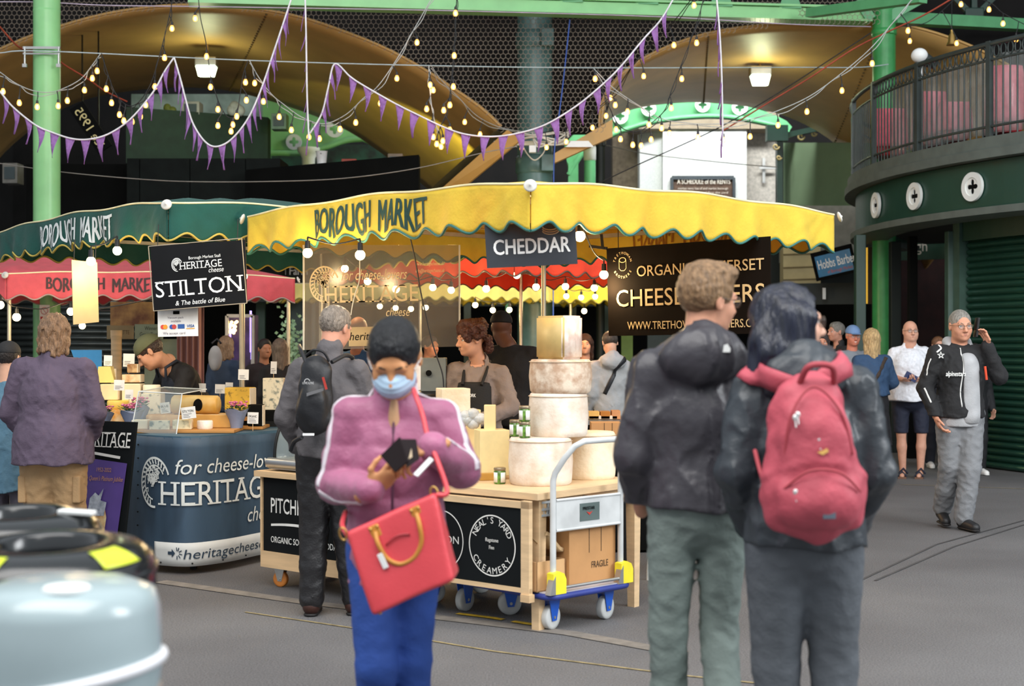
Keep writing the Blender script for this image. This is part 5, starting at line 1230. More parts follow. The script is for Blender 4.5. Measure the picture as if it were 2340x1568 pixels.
# counter top under the cheeses
def hpoly(z): return [Vector((p.x, p.y, z)) for p in hp3[::4]]+[Vector((-1.35, 11.3, z)), Vector((-3.0, 11.3, z))]
pl = hpoly(0.89); g = MB(); n = len(pl); g.add(pl+[p+Vector((0, 0, .02)) for p in pl], [tuple(range(n-1, -1, -1)), tuple(range(n, 2*n))]+[(i, (i+1) % n, n+(i+1) % n, n+i) for i in range(n)]); g.build('counter_top', mat('blue_table_cover', '3d5a6c', 0.6), ht, True)
for (x, d) in ((435, 9.5), (300, 10.1), (600, 10.2)):
    q = P(x, 0, d); g = MB(); g.bar((q.x, q.y+0.1, 0), (q.x, q.y+0.1, 0.88), 0.04, 0.04); g.build('leg', M_blackm, ht, True)
ZC = 0.912
def hboard(label, x0, x1, d, dep, name='wooden_board', z=ZC, th=0.022):
    a, b = P(x0, 0, d), P(x1, 0, d); g = MB(); g.box(((a.x+b.x)/2, d+dep/2, z+th/2), (b.x-a.x, dep, th), bev=0.005); return tag(g.build(name, mat('oiled_board', 'b98447', 0.5, var=0.15, vscale=6, stretch=(0.3, 1, 1)), None, True), label, 'board')
hboard('long wooden serving board along the front edge of the blue counter', 303, 535, 9.62, 0.34)
hboard('round-ended dark board under the flower pot near the glass case', 500, 600, 10.0, 0.3)
hboard('wooden board at the chalkboard end of the heritage counter', 205, 300, 10.05, 0.4)
ZB = ZC+0.023
def hz(px0, px1, py0, py1, d, z0=ZB):
    a, b = P(px0, py1, d), P(px1, py0, d); return (a.x+b.x)/2, b.x-a.x, b.z-z0
def hcheese(label, px0, px1, py0, py1, d, m, kind='block', z0=ZB, dep=0.12, rz=0.0, m2=None):
    x, w_, h_ = hz(px0, px1, py0, py1, d, z0); h_ = max(h_, 0.03)
    o = thing('round_cheese' if kind == 'wheel' else ('cheese_wedge' if kind == 'wedge' else 'cheese_block'), label, 'cheese', (x, d+dep/2, z0), rz)
    g = MB()
    if kind == 'wheel': g.lathe([(w_*0.46, 0), (w_*0.5, 0.008), (w_*0.505, h_*0.5), (w_*0.5, h_-0.008), (w_*0.46, h_), (0, h_)], n=28); g.build('rind', m, o)
    elif kind == 'half':
        g.prism([(-w_/2, 0), (w_/2, 0)]+[(w_/2*math.cos(a), 0.9*dep*math.sin(a)) for a in [k*math.pi/14 for k in range(1, 14)]], (0, -dep/2, 0), (1, 0, 0), (0, 1, 0), h_); g.build('rind', m2 or m, o)
        g = MB(); g.box((0, -dep/2-0.002, h_/2), (w_*0.97, 0.006, h_*0.96), bev=0.002); g.build('cut_face', m, o)
    elif kind == 'wedge':
        g.prism([(-w_/2, -dep/2), (w_/2, -dep/2), (w_*0.3, dep/2), (-w_*0.35, dep/2)], (0, 0, 0), (1, 0, 0), (0, 1, 0), h_)
        g.v = [(v[0]*(1-0.35*v[2]/h_)-w_*0.06*v[2]/h_, v[1], v[2]) for v in g.v]; g.build('paste', m, o)
        g = MB(); g.box((0, dep/2, h_*0.45), (w_*0.6, 0.01, h_*0.8), bev=0.003); g.build('rind', m2 or M_rind3, o)
    else:
        g.box((0, 0, h_/2), (w_, dep, h_), bev=0.008); g.build('paste', m, o)
        g = MB(); g.box((w_/2-0.002, 0, h_/2), (0.008, dep*0.96, h_*0.95), bev=0.002); g.build('rind', m2 or M_rind3, o)
    return o
M_blue = mat('blue_veined_paste', 'e8dfc4', 0.5, col2='6e7a72', vscale=26, lo=0.52, hi=0.68, detail=6)
M_gold = mat('gold_speckled_paste', 'd9ad3c', 0.5, col2='6e5a2c', vscale=30, lo=0.55, hi=0.7, detail=6)
M_orng = cheese_mat('orange_mottled_rind', 'c98a34', 'e8cfa0', 10)
M_cream = mat('cream_white_cheese', 'efe6cc', 0.6, var=0.04)
hcheese('white cheese pieces heap at the glass guard corner of the board', 300, 336, 960, 988, 9.66, M_cream, dep=0.1)
hcheese('blue veined cut half cheese at the front of the serving board', 341, 387, 962, 992, 9.64, M_blue, 'half')
hcheese('cream square cheese with blue flecks on the serving board', 392, 434, 960, 995, 9.64, mat('cream_flecked', 'ecdfb8', 0.5, col2='b9b08a', vscale=24, lo=.55, hi=.7), rz=0.1)
hcheese('small white round cheese next to the cream square one', 446, 482, 962, 993, 9.66, cheese_mat('white_bloom_rind', 'e6d6c8', 'f4ece2', 12), 'wheel')
ch = hcheese('big golden brown half wheel lying behind the small cheeses', 420, 536, 948, 985, 9.85, mat('golden_cut_face', 'c9984e', 0.5, var=0.1, vscale=9), 'half', dep=0.3, m2=M_orng)
hcheese('orange brown wheel under the flower pots on the counter', 330, 420, 948, 985, 9.95, cheese_mat('tan_wheel_rind', 'b9894e', 'd8b47a', 9), 'wheel')
# lying cylinder cheese with round black label
o = thing('cheese_log', 'thick pale cheese cylinder lying on its side with a round black label', 'cheese', tuple(P(448, 948, 9.98)))
g = MB(); g.lathe([(0.0, -0.165), (0.06, -0.165), (0.068, -0.155), (0.068, 0.02), (0.066, 0.155), (0.055, 0.165), (0.0, 0.165)], (0, 0, 0.07), axis=(1, -0.12, 0), n=28)
g.build('rind', mat('straw_rind', 'dfc98f', 0.5, col2='c8963c', vscale=5), o)
g = MB(); g.grid(lambda u, v: (0.03+0.065*(u-.5)*1.0*(1), -0.0695*math.cos((v-.5)*1.1)-0.004, 0.07+0.0695*math.sin((v-.5)*1.1)), 10, 10, th=0.001)
g = MB(); n_ = 28; vs_ = [(0.03, -0.080, 0.072)]+[(0.03+0.032*math.cos(a), -0.0725*math.cos(0.038*math.sin(a)/0.07)-0.0075, 0.072+0.043*math.sin(a)) for a in [2*math.pi*k/n_ for k in range(n_)]]
g.add(vs_, [(0, k+1, (k+1) % n_+1) for k in range(n_)]); g.build('round_label', M_black, o)
hcheese('tall gold speckled cheese block at the right end of the heritage counter', 515, 575, 886, 925, 10.15, M_gold, z0=1.04, dep=0.14, rz=-0.15)
sp_ = thing('crate_stand', 'dark display crate holding the gold speckled cheese', 'crate', (P(548, 0, 10.2).x, 10.22, ZC)); g = MB(); g.box((0, 0, 0.063), (0.2, 0.16, 0.122), bev=0.004); g.build('crate_body', M_black, sp_); g = MB(); g.box((0.0, -0.083, 0.07), (0.16, 0.004, 0.03)); g.build('slot', mat('oiled_board', 'b98447', 0.5), sp_)
hcheese('pale cheese block with dark specks behind the grey backpack', 600, 647, 864, 903, 10.4, M_blue, z0=1.03, dep=0.1)
st2 = thing('crate_stand', 'black display crate under the specked cheese beside the backpack', 'crate', (P(620, 0, 10.45).x, 10.47, 0)); g = MB(); g.box((0, 0, 0.51), (0.22, 0.2, 1.03), bev=0.004); g.build('crate_body', M_black, st2); g = MB(); g.box((0.0, -0.103, 0.9), (0.16, 0.004, 0.1)); g.build('slot', M_blackm, st2)
tag(boxc := hcheese('black sided box of cheese above the ORGANIC card', 566, 600, 925, 995, 10.0, M_black, dep=0.1), cat='box'); boxc.name = 'black_box'
# tower at the chalkboard end
hcheese('yellow cheese wedge at the top of the left cheese tower', 220, 262, 838, 878, 10.25, mat('yellow_wedge', 'e6cf7a', 0.5, var=0.05), 'wedge', z0=1.235, dep=0.14)
hcheese('pale block under the yellow wedge', 228, 268, 878, 916, 10.22, mat('pale_block', 'e4d6a4', 0.5), z0=1.11, dep=0.14)
hcheese('wide yellow round cheese low in the left tower', 240, 290, 916, 935, 10.15, mat('yellow_round', 'e3c35c', 0.5, var=0.1), 'wheel', z0=1.05)
hcheese('orange mottled half wheel at the base of the left tower', 246, 282, 936, 966, 10.1, M_orng, 'wheel', z0=ZB)
hcheese('brown crusted nugget crowning the right cheese tower', 290, 314, 832, 856, 10.3, cheese_mat('brown_crust', '8a6038', 'c8a878', 20), z0=1.305, dep=0.07)
hcheese('tan crusted block in the upper right cheese tower', 278, 320, 856, 877, 10.28, cheese_mat('tan_crust', 'c89a66', 'e8d0a8', 15), z0=1.235, dep=0.12)
hcheese('cream block in the middle of the right cheese tower', 278, 320, 877, 935, 10.26, mat('cream_tower', 'e9dcb8', 0.5, var=0.05), z0=1.05, dep=0.13)
hcheese('grey blue rind block supporting the right cheese tower', 276, 326, 935, 975, 10.22, cheese_mat('grey_rind', '9a9484', 'd8cfb8', 18), z0=ZB, dep=0.15)
hcheese('tall speckled blue cheese behind the glass guard', 322, 366, 900, 950, 10.2, M_blue, z0=0.98, dep=0.14)
stn = thing('crate_stand', 'small wooden riser under the speckled blue cheese', 'crate', (P(344, 0, 10.27).x, 10.27, ZC)); g = MB(); g.box((0, 0, 0.034), (0.16, 0.15, 0.066), bev=0.004); g.build('crate_body', M_wood, stn)
hcheese('white top cheese with soft rind beside the capped vendor', 322, 362, 880, 900, 10.24, M_cream, 'wheel', z0=1.14)
for i, (x, y0) in enumerate(((212, 948), (222, 962), (243, 968))):
    hcheese(['small white cheese cube topmost behind the brown jacket', 'white cheese cube behind the brown jacket', 'white cheese cube next to the orange wheel'][i], x-9, x+9, y0-12, y0+12, 10.0+0.02*i, M_cream, dep=0.05)
# glass sneeze guard
sg = thing('glass_guard', 'clear perspex guard box standing on the front of the serving board', 'glass guard', tuple(P(360, 990, 9.72)))
c0, c1, c2, c3 = P(300, 985, 9.62), P(402, 1000, 9.56), P(317, 895, 9.62), P(416, 900, 9.56)
g = MB(); g.add([c0, c1, c3, c2, c0+Vector((0, .004, 0)), c1+Vector((0, .004, 0)), c3+Vector((0, .004, 0)), c2+Vector((0, .004, 0))], [(0, 1, 2, 3), (7, 6, 5, 4)]); g.build('front_pane', M_glass, sg, True)
bk = Vector((0.1, 0.3, 0.02)); g = MB(); g.add([c2, c3, c3+bk, c2+bk, c2+Vector((0, 0, .004)), c3+Vector((0, 0, .004)), c3+bk+Vector((0, 0, .004)), c2+bk+Vector((0, 0, .004))], [(0, 1, 2, 3), (7, 6, 5, 4)]); g.build('top_pane', M_glass, sg, True)
g = MB()
for a, b in ((c0, c2), (c1, c3), (c2, c3), (c2, c2+bk), (c3, c3+bk), (c2+bk, c3+bk)): g.tube([a, b], 0.004, 5)
g.build('edge', mat('bright_perspex_edge', 'e6ecec', 0.2), sg, True)
# flower pots
M_petal = mat('pink_petals', 'd9809a', 0.7, col2='b04a78', vscale=40); M_leaf = mat('green_leaves', '3f6a2e', 0.6, var=0.2, vscale=20); M_wrapb = mat('blue_grey_flower_paper', '7c86a0', 0.7, var=0.08, bump=0.5, bscale=12)
def flowerpot(label, px, py0, py1, d, z0=ZB, s=1.0, seed=0):
    x = P(px, 0, d).x; h = P(0, py0, d).z-z0; o = thing('potted_flowers', label, 'flowers', (x, d, z0)); rr = random.Random(seed); hp_ = h*0.72; r = 0.07*s
    g = MB(); n = 22
    g.lathe([(r*0.5, 0), (r*0.62, hp_*0.4), (r*1.0, hp_*0.95)], n=n); g.v = [(v[0]*(1+0.08*math.sin(5*math.atan2(v[1], v[0])))*1.0, v[1], v[2]*(1+0.10*math.sin(3*math.atan2(v[1], v[0])+seed)*v[2]/hp_)) for v in g.v]; g.build('paper_wrap', M_wrapb, o)
    g = MB()
    for k in range(40):
        a = rr.uniform(0, 6.28); q = r*0.95*math.sqrt(rr.random()); c = Vector((q*math.cos(a), q*math.sin(a), hp_*rr.uniform(0.9, 1.15)))
        dr = Vector((math.cos(a), math.sin(a), rr.uniform(.2, .9))).normalized(); sd = dr.cross(Vector((0, 0, 1))).normalized()*0.012; l_ = 0.03
        g.add([c, c+dr*l_*.5+sd, c+dr*l_, c+dr*l_*.5-sd], [(0, 1, 2, 3)])
    g.build('leaves', M_leaf, o)
    g = MB()
    for k in range(26):
        a = rr.uniform(0, 6.28); q = r*0.95*math.sqrt(rr.random()); g.sphere((q*math.cos(a), q*math.sin(a), h*rr.uniform(0.82, 1.0)), (0.011, 0.011, 0.007), 6, 4)
    g.build('blossoms', M_petal, o)
flowerpot('pink potted flowers in blue paper near the gold speckled cheese', 540, 918, 985, 9.85, z0=ZC+0.022, seed=1, s=1.15)
flowerpot('pink potted flowers in blue paper in the middle, before the right tower', 300, 922, 978, 9.8, seed=2, s=1.1)
flowerpot('pink potted flowers half hidden by the brown jacket', 236, 928, 970, 9.9, seed=3, s=1.0)
flowerpot('small pink potted flowers behind the glass guard', 320, 908, 945, 10.05, seed=4, s=0.9)
def card(label, x0, x1, y0, y1, d, txt=None, tilt=0.05, name='price_card', m=None, rows=3):
    a, b = P(x0, y1, d), P(x1, y0, d); w_, h_ = b.x-a.x, b.z-a.z
    o = thing(name, label, 'card', tuple(a)); U = Vector((math.cos(tilt), 0, math.sin(tilt))); Vv = Vector((-math.sin(tilt), 0, math.cos(tilt)))
    g = MB(); g.prism([(0, 0), (w_, 0), (w_, h_), (0, h_)], a, U, Vv, -0.002); g.build('paper', m or mat('price_card_white', 'e9e7e2', 0.6), o, True)
    its = [(txt[0], w_*.1, h_*.55, w_*.75, h_*.2)] if txt else []
    rr = random.Random(int(x0)); v2, f2 = merge2d(*[line2d([(w_*.12, h_*(.15+.13*k)), (w_*rr.uniform(.5, .85), h_*(.15+.13*k))], h_*.04) for k in range(rows)])
    flat2d(o, v2, f2, mat('grey_ink', '6a6a6e', 0.7), a, U, Vv, 'writing', 0.001)
    if its: text_on(o, its, M_black, a, U, Vv, 'lettering')
    g = MB(); c = a+U*w_/2; g.tube([c+Vector((0, 0.003, h_*.3)), c+Vector((0, 0.004, -0.05))], 0.0025, 4); g.build('pick', M_wood, o, True)
    return o
for (x0, x1, y0, y1, d, tx, lab) in ((260, 284, 868, 892, 10.0, None, 'white price card before the pale block of the left tower'), (285, 304, 890, 912, 10.0, None, 'white price card on the cream block of the right tower'),
    (237, 256, 812, 836, 10.3, None, 'blank white card above the yellow wedge'), (281, 307, 808, 838, 10.42, None, 'tall white card behind the brown nugget'), (368, 390, 921, 946, 9.75, ('BLUE',), 'tilted price card hanging before the capped vendor arm'),
    (416, 449, 932, 959, 9.6, ('STILTON',), 'large tilted price card below the cheese cylinder'), (544, 568, 844, 868, 10.05, None, 'small white card on the aluminium pole above the speckled cheese'),
    (565, 590, 942, 968, 9.86, ('ORGANIC',), 'white card reading ORGANIC on the black box'), (451, 470, 876, 896, 10.6, None, 'white card behind the vendor in black'), (491, 514, 878, 899, 10.6, None, 'second white card behind the vendor in black, further along'),
    (515, 532, 874, 890, 10.7, None, 'third small white card near the speckled cheese'), (618, 632, 826, 854, 10.4, None, 'narrow white card above the specked cheese by the backpack')):
    card(lab, x0, x1, y0, y1, d, tx, tilt=0.12 if 'tilted' in lab else -0.03)
# chalkboard with purple poster
cbd = thing("chalkboard", "chalkboard lettered HERITAGE leaning at the end of the blue counter", "chalkboard", (P(240, 0, 9.45).x, 9.45, 0))
O = P(160, 1300, 9.42); O.z = 0.03; U = (P(296, 0, 9.2)-P(150, 0, 9.42)); U.z = 0; U.normalize(); Vc = (Vector((0, 0, 1))+U*0.13).normalized(); top = P(150, 968, 9.42).z
g = MB(); g.prism([(0, 0), (0.42, 0), (0.42, top), (0, top)], O, U, Vc, -0.02); g.build('board', M_chalk, cbd, True)
text_on(cbd, [('HERITAGE', 0.0, top-0.17, 0.40, 0.10, dict(serif=True))], M_chalkw, O, U, Vc, off=0.012)
flat2d(cbd, *line2d([(0.1, top-0.21), (0.33, top-0.235)], 0.018), M_chalkw, O, U, Vc, 'chalk_line', 0.012)
pt = thing('poster', 'purple jubilee poster with glass artwork on the chalkboard', 'poster', tuple(O+U*0.2))
g = MB(); g.prism([(0.0, 0.1), (0.37, 0.12), (0.395, top-0.27), (0.0, top-0.24)], O-U.cross(Zt)*-0.02, U, Vc, -0.003); g.build('sheet', mat('purple_poster', '56408a', 0.5, var=0.1), pt, True)
text_on(pt, [('1952-2022', 0.16, top-0.33, 0.12, 0.026), ("The Queen's Platinum Jubilee", 0.05, top-0.39, 0.33, 0.03, dict(shear=0.2))], mat('copper_print', 'c08a62', 0.5), O+U.cross(Zt)*0.024, U, Vc)
v2, f2 = merge2d(poly2d([(0.10, 0.15), (0.27, 0.16), (0.28, 0.36), (0.26, 0.42), (0.12, 0.41), (0.09, 0.3)]),)
flat2d(pt, v2, f2, mat('amber_art', 'c98f48', 0.5, col2='e6d0a0', vscale=18), O+U.cross(Zt)*0.025, U, Vc, 'glass_artwork')
v2, f2 = merge2d(poly2d([(0.12, 0.36), (0.26, 0.37), (0.27, 0.46), (0.22, 0.47), (0.235, 0.55), (0.2, 0.5), (0.17, 0.52), (0.13, 0.48)]))
flat2d(pt, v2, f2, mat('silver_art', 'c9d0da', 0.4, col2='8c94a4', vscale=22), O+U.cross(Zt)*0.027, U, Vc, 'silver_artwork')

# ================================================================= HANGING SIGNS
def hang_board(name, label, corners, d, m, th=0.012, cat='sign', cords=True):
    """corners: four pixel corners bottom-left, bottom-right, top-right, top-left; d: one or two depths (left, right)"""
    dl, dr = d if isinstance(d, tuple) else (d, d)
    a, b, c, e = P(*corners[0], dl), P(*corners[1], dr), P(*corners[2], dr), P(*corners[3], dl)
    o = thing(name, label, cat, tuple(a)); n = (b-a).cross(e-a).normalized(); bk = -n*th
    g = MB(); g.hexa([a, b, b+bk, a+bk, e, c, c+bk, e+bk]); g.build('board', m, o, True)
    if cords:
        g = MB()
        for q in (e.lerp(c, 0.08), e.lerp(c, 0.92)): g.tube([q, q+Vector((0, 0.02, 0.14))], 0.003, 4)
        g.build('cord', M_bcable, o, True)
    return o, a, (b-a).normalized(), (e-a)-(b-a).normalized()*(e-a).dot((b-a).normalized()), (b-a).length, (e-a).length
M_sblk = mat('glossy_black_sign', '0c0d10', 0.6, var=0.2, spec=0.2)
o, A, U, Vv, w_, h_ = hang_board('cheddar_sign', 'hanging black sign reading CHEDDAR under the canopy corner', [(1113, 613), (1320, 603), (1314, 505), (1107, 515)], 7.98, mat('grey_black_sign', '33363c', 0.3), cords=False)
text_on(o, [('CHEDDAR', w_*0.085, h_*0.30, w_*0.84, h_*0.34, dict(bold=0.03))], M_white, A, U, Vv)
g = MB()
for k in range(3): g.tube([A+U*(w_*(0.72)+0.045*math.cos(a))+Vv.normalized()*(h_*0.90+0.02*math.sin(a)-0.012*k)-U.cross(Vv).normalized()*-0.004 for a in [j*math.pi/10 for j in range(10, 21)]], 0.004, 4)
g.build('drawn_cheese', mat('pencil_tan', 'b8a080', 0.6), o, True)
o, A, U, Vv, w_, h_ = hang_board('stilton_sign', 'hanging black sign reading HERITAGE cheese STILTON', [(351, 711), (564, 693), (560, 548), (343, 563)], (9.25, 9.2), M_sblk)
g = MB(); e_ = [A, A+U*w_, A+U*w_+Vv, A+Vv]
for p, q in zip(e_, e_[1:]+e_[:1]): g.tube([p, q], 0.003, 4)
g.build('worn_edge', mat('worn_edge', 'a89c88', 0.7), o, True)
text_on(o, [('STILTON', w_*.04, h_*.20, w_*.92, h_*.24, dict(serif=True)), ('& The battle of Blue', w_*.24, h_*.055, w_*.53, h_*.07, dict(shear=.2, bold=.012)), ('HERITAGE', w_*.32, h_*.60, w_*.45, h_*.11, dict(serif=True)), ('cheese', w_*.62, h_*.52, w_*.16, h_*.075, dict(shear=.22)), ('Borough Market Stall', w_*.42, h_*.745, w_*.34, h_*.045)], M_white, A, U, Vv)
v2, f2 = crest2d(w_*.29, h_*.68, h_*.105); flat2d(o, v2, f2, M_white, A, U, Vv, 'crest')
o, A, U, Vv, w_, h_ = hang_board('card_notice', 'white payment card notice hanging below the STILTON sign', [(361, 770), (453, 768), (452, 702), (360, 708)], 9.32, mat('notice_white', 'ecebe8', 0.5), th=0.003)
text_on(o, [('Vacuum pack', w_*.25, h_*.66, w_*.4, h_*.08), ('available', w_*.33, h_*.53, w_*.25, h_*.08), ('We accept card', w_*.13, h_*.08, w_*.55, h_*.09)], mat('grey_ink2', '77707a', 0.7), A, U, Vv)
U_, V_ = U, Vv.normalized()
for k, (c1_, c2_) in enumerate((('e04a3a', 'f0a030'), ('3058b0', 'd04a40'))):
    for s_, c_ in ((0, c1_), (1, c2_)): flat2d(o, *ring2d(w_*(.13+.22*k+.06*s_), h_*.36, 0, h_*.085, 18), mat('cardlogo'+c_, c_, 0.5), A, U_, V_, 'card_mark', 0.003+0.0005*s_)
flat2d(o, *poly2d([(w_*.5, h_*.29), (w_*.67, h_*.29), (w_*.67, h_*.45), (w_*.5, h_*.45)]), mat('card_blue', '2c5aa0', 0.5), A, U_, V_, 'card_mark', 0.003)
text_on(o, [('VISA', w_*.72, h_*.33, w_*.19, h_*.1, dict(bold=.02, shear=.2))], mat('card_blue', '2c5aa0', 0.5), A, U_, V_)
flat2d(o, *merge2d(poly2d([(w_*.71, h_*.27), (w_*.92, h_*.27), (w_*.92, h_*.3), (w_*.71, h_*.3)])), mat('card_gold', 'e0a030', 0.5), A, U_, V_, 'card_mark', 0.003)
flat2d(o, *merge2d(poly2d([(w_*.39, h_*.82), (w_*.55, h_*.82), (w_*.55, h_*.94), (w_*.39, h_*.94)])), M_black, A, U_, V_, 'pack_mark', 0.003)
hang_board('cardboard_tag', 'blank manila cardboard sheet hanging on a yellow cord under the green canopy', [(168, 742), (226, 736), (222, 600), (164, 594)], (9.6, 9.75), mat('manila_card', 'd9bf8c', 0.7, var=0.06), th=0.006)
# cheesemakers banner
o, A, U, Vv, w_, h_ = hang_board('somerset_banner', 'black cloth banner with gold ORGANIC SOMERSET CHEESEMAKERS lettering', [(1391, 768), (1762, 762), (1760, 540), (1386, 568)], (10.0, 8.95), mat('black_banner_cloth', '15100d', 0.9, var=0.15, spec=0.08), th=0.006)
M_gl = mat('gold_cream_print', 'd2b98a', 0.6)
text_on(o, [('ORGANIC SOMERSET', w_*.20, h_*.66, w_*.77, h_*.115, dict(bold=.008)), ('CHEESEMAKERS', w_*.06, h_*.33, w_*.91, h_*.185, dict(bold=.008)), ('WWW.TRETHOWANBROTHERS.COM', w_*.13, h_*.07, w_*.84, h_*.085, dict(bold=.008))], M_gl, A, U, Vv)
flat2d(o, *merge2d(ring_text('TRETHOWAN', w_*.105, h_*.80, 0.075, 0.018, -78, 78), ring_text('BROTHERS', w_*.105, h_*.80, 0.095, 0.018, 245, 115, inward=True), ring2d(w_*.105, h_*.855, 0.015, 0.019, 20, sx=1.8),
   line2d([(w_*.105-0.033, h_*.855), (w_*.105-0.033, h_*.76), (w_*.105-0.015, h_*.735), (w_*.105+0.015, h_*.735), (w_*.105+0.033, h_*.76), (w_*.105+0.033, h_*.855)], 0.004)), M_gl, A, U, Vv, 'round_emblem')
g = MB(); g.bar(A+Vv+Vector((-0.12, 0.05, 0.02)), A+Vv, 0.025, 0.02); g.bar(A+Vv+Vector((-0.04, 0.0, 0.1)), A+Vv+Vector((-0.03, 0, 0.0)), 0.02, 0.02); g.build('clamp', M_blackm, o, True)
# perspex screen
o, A, U, Vv, w_, h_ = hang_board('perspex_screen', 'clear perspex screen etched with for cheese-lovers HERITAGE cheese', [(697, 800), (1048, 792), (1050, 560), (694, 560)], 9.75, mat('smoky_perspex', '8d8478', 0.15, trans=0.72, var=0.03), th=0.004, cords=False)
M_etch = mat('etched_cream', 'cdbb94', 0.6)
kx = w_/353.0
def sx_(px): return (px-697)*kx
def sz_(py): return (800-py)*kx
text_on(o, [('for cheese-lovers', sx_(783), sz_(642), 150*kx, 24*kx, dict(shear=.2)), ('HERITAGE', sx_(745), sz_(693), 215*kx, 38*kx, dict(serif=True)), ('cheese', sx_(884), sz_(727), 54*kx, 20*kx, dict(shear=.2)), ('www.heritagecheese.uk', sx_(955), sz_(612), 64*kx, 8*kx, dict(shear=.2)), ('info@heritagecheese.uk', sx_(955), sz_(628), 66*kx, 8*kx, dict(shear=.2))], M_etch, A, U, Vv)
v2, f2 = crest2d(sx_(745), sz_(650), 42*kx); flat2d(o, v2, f2, M_etch, A, U, Vv, 'crest')
g = MB()
for x in (694, 1050): g.bar(P(x, 560, 9.74), P(x, 800, 9.74), 0.012, 0.012)
g.build('side_channel', mat('clear_edge', 'b9b8b0', 0.3), o, True)
g = MB(); a = A+U*sx_(798)-U.cross(Vv).normalized()*0.0; g.prism([(sx_(798), sz_(794)), (sx_(905), sz_(794)), (sx_(905), sz_(750)), (sx_(798), sz_(750))], A, U, Vv.normalized(), 0.003); st = g.build('paper_strip', mat('tan_strip', 'a8946e', 0.7), o, True)
text_on(o, [('heritagecheese', sx_(800), sz_(780), 140*kx, 18*kx, dict(shear=.2))], M_black, A, U, Vv, 'lettering', off=0.005)
# ---- stall lamps: globe bulbs
M_globe = mat('bright_warm_globe', 'ffe0a0', 0.3, emit=11.0)
GL = {}
def globes(label, pts, r=0.038, power=0, cablepts=None):
    first = P(*pts[0]); t = thing('festoon_lights', label, 'string lights', tuple(first))
    w3 = [P(*p) for p in pts]
    if len(w3) > 1 or cablepts:
        g = MB(); cp = [P(*p) for p in cablepts] if cablepts else [p+Vector((0, 0, 0.10)) for p in w3]
        if len(cp) > 1:
            q = []
            for a, b in zip(cp, cp[1:]): q += [a, (a+b)/2-Vector((0, 0, min(0.06, 0.08*(b-a).length)))]
            g.tube(spline(q+[cp[-1]], 5), 0.005, 5); g.build('cable', M_bcable, t, True)
    r *= 0.78
    for p in w3:
        g = MB(); g.sphere((0, 0, 0), r, 14, 10); o = g.build('bulb', M_globe, t); o.location = wm(t).inverted() @ p
        g = MB(); g.cyl((0, 0, r*0.85), (0, 0, r*0.85+0.05), 0.018, 0.016, 10); g.cyl((0, 0, r*0.85+0.05), (0, 0, r*0.85+0.07), 0.006, n=6); g.build('socket', M_sock, o)
    if power:
        for p in (w3 if len(w3) < 4 else w3[::2]):
            L = bpy.data.lights.new('lamp_light', 'POINT'); L.energy = power; L.color = (1, 0.72, 0.38); L.shadow_soft_size = 0.05
            lo_ = bpy.data.objects.new('lamp_light', L); COL.objects.link(lo_); lo_.location = p-Vector((0, 0, 0.09))
globes('two bare globe bulbs on a black cable inside the yellow canopy edge', [(703, 578, 9.0), (823, 583, 8.7)], 0.040, 9)
globes('single globe bulb beside the CHEDDAR sign', [(1325, 540, 8.1), (1380, 628, 9.9)], 0.040, 10)
globes('two globe bulbs by the manila card under the green canopy', [(208, 597, 9.55), (268, 573, 9.7)], 0.040, 2.5)
globes('globe bulbs at both ends of the hanging STILTON sign', [(188, 745, 9.9), (558, 632, 9.6)], 0.03, 3)
globes('string of globes under the faded red canopy', [(0, 697, 13.5), (38, 725, 13.8), (162, 712, 14.2), (285, 730, 14.6)], 0.05, 9)
globes('row of globes seen through the perspex screen', [(788, 614, 12.2), (840, 643, 12.4), (905, 661, 12.7), (989, 657, 13.0), (1031, 663, 13.2)], 0.042, 10)
globes('lower row of small globes behind the perspex lettering', [(868, 700, 16.6), (904, 704, 16.6), (939, 706, 16.6), (973, 703, 16.6)], 0.042, 10)
globes('globes strung between the two aluminium poles under the orange canopy', [(1111, 660, 13.6), (1181, 629, 13.9), (1225, 656, 14.0), (1292, 655, 14.3), (1358, 658, 14.6)], 0.045, 12)
globes('small globes below the pale canopy left of the round column', [(1086, 697, 17.8), (1126, 709, 17.9), (1164, 708, 18.0)], 0.045, 10)
globes('small globes in a row before the yellow valance right of the round column', [(1294, 677, 18.4), (1328, 680, 18.6), (1360, 678, 18.8)], 0.045, 10)
globes('lone distant globe beneath the yellow valance', [(1335, 711, 20.5)], 0.05, 0)
globes('pair of tiny globes in the dark shop doorway', [(637, 671, 21.5), (688, 669, 21.5)], 0.035, 0)
cable('black_flex', 'black power flex hanging in front of the perspex screen', [(938, 545), (950, 600), (960, 660), (972, 715), (990, 790), (1010, 850), (1014, 885)], 9.3, 0.005, M_bcable)
cable('white_flex', 'white flex hanging behind the backpack man head', [(822, 590), (821, 640), (812, 670), (805, 700), (802, 720)], 9.5, 0.004, M_wcable)
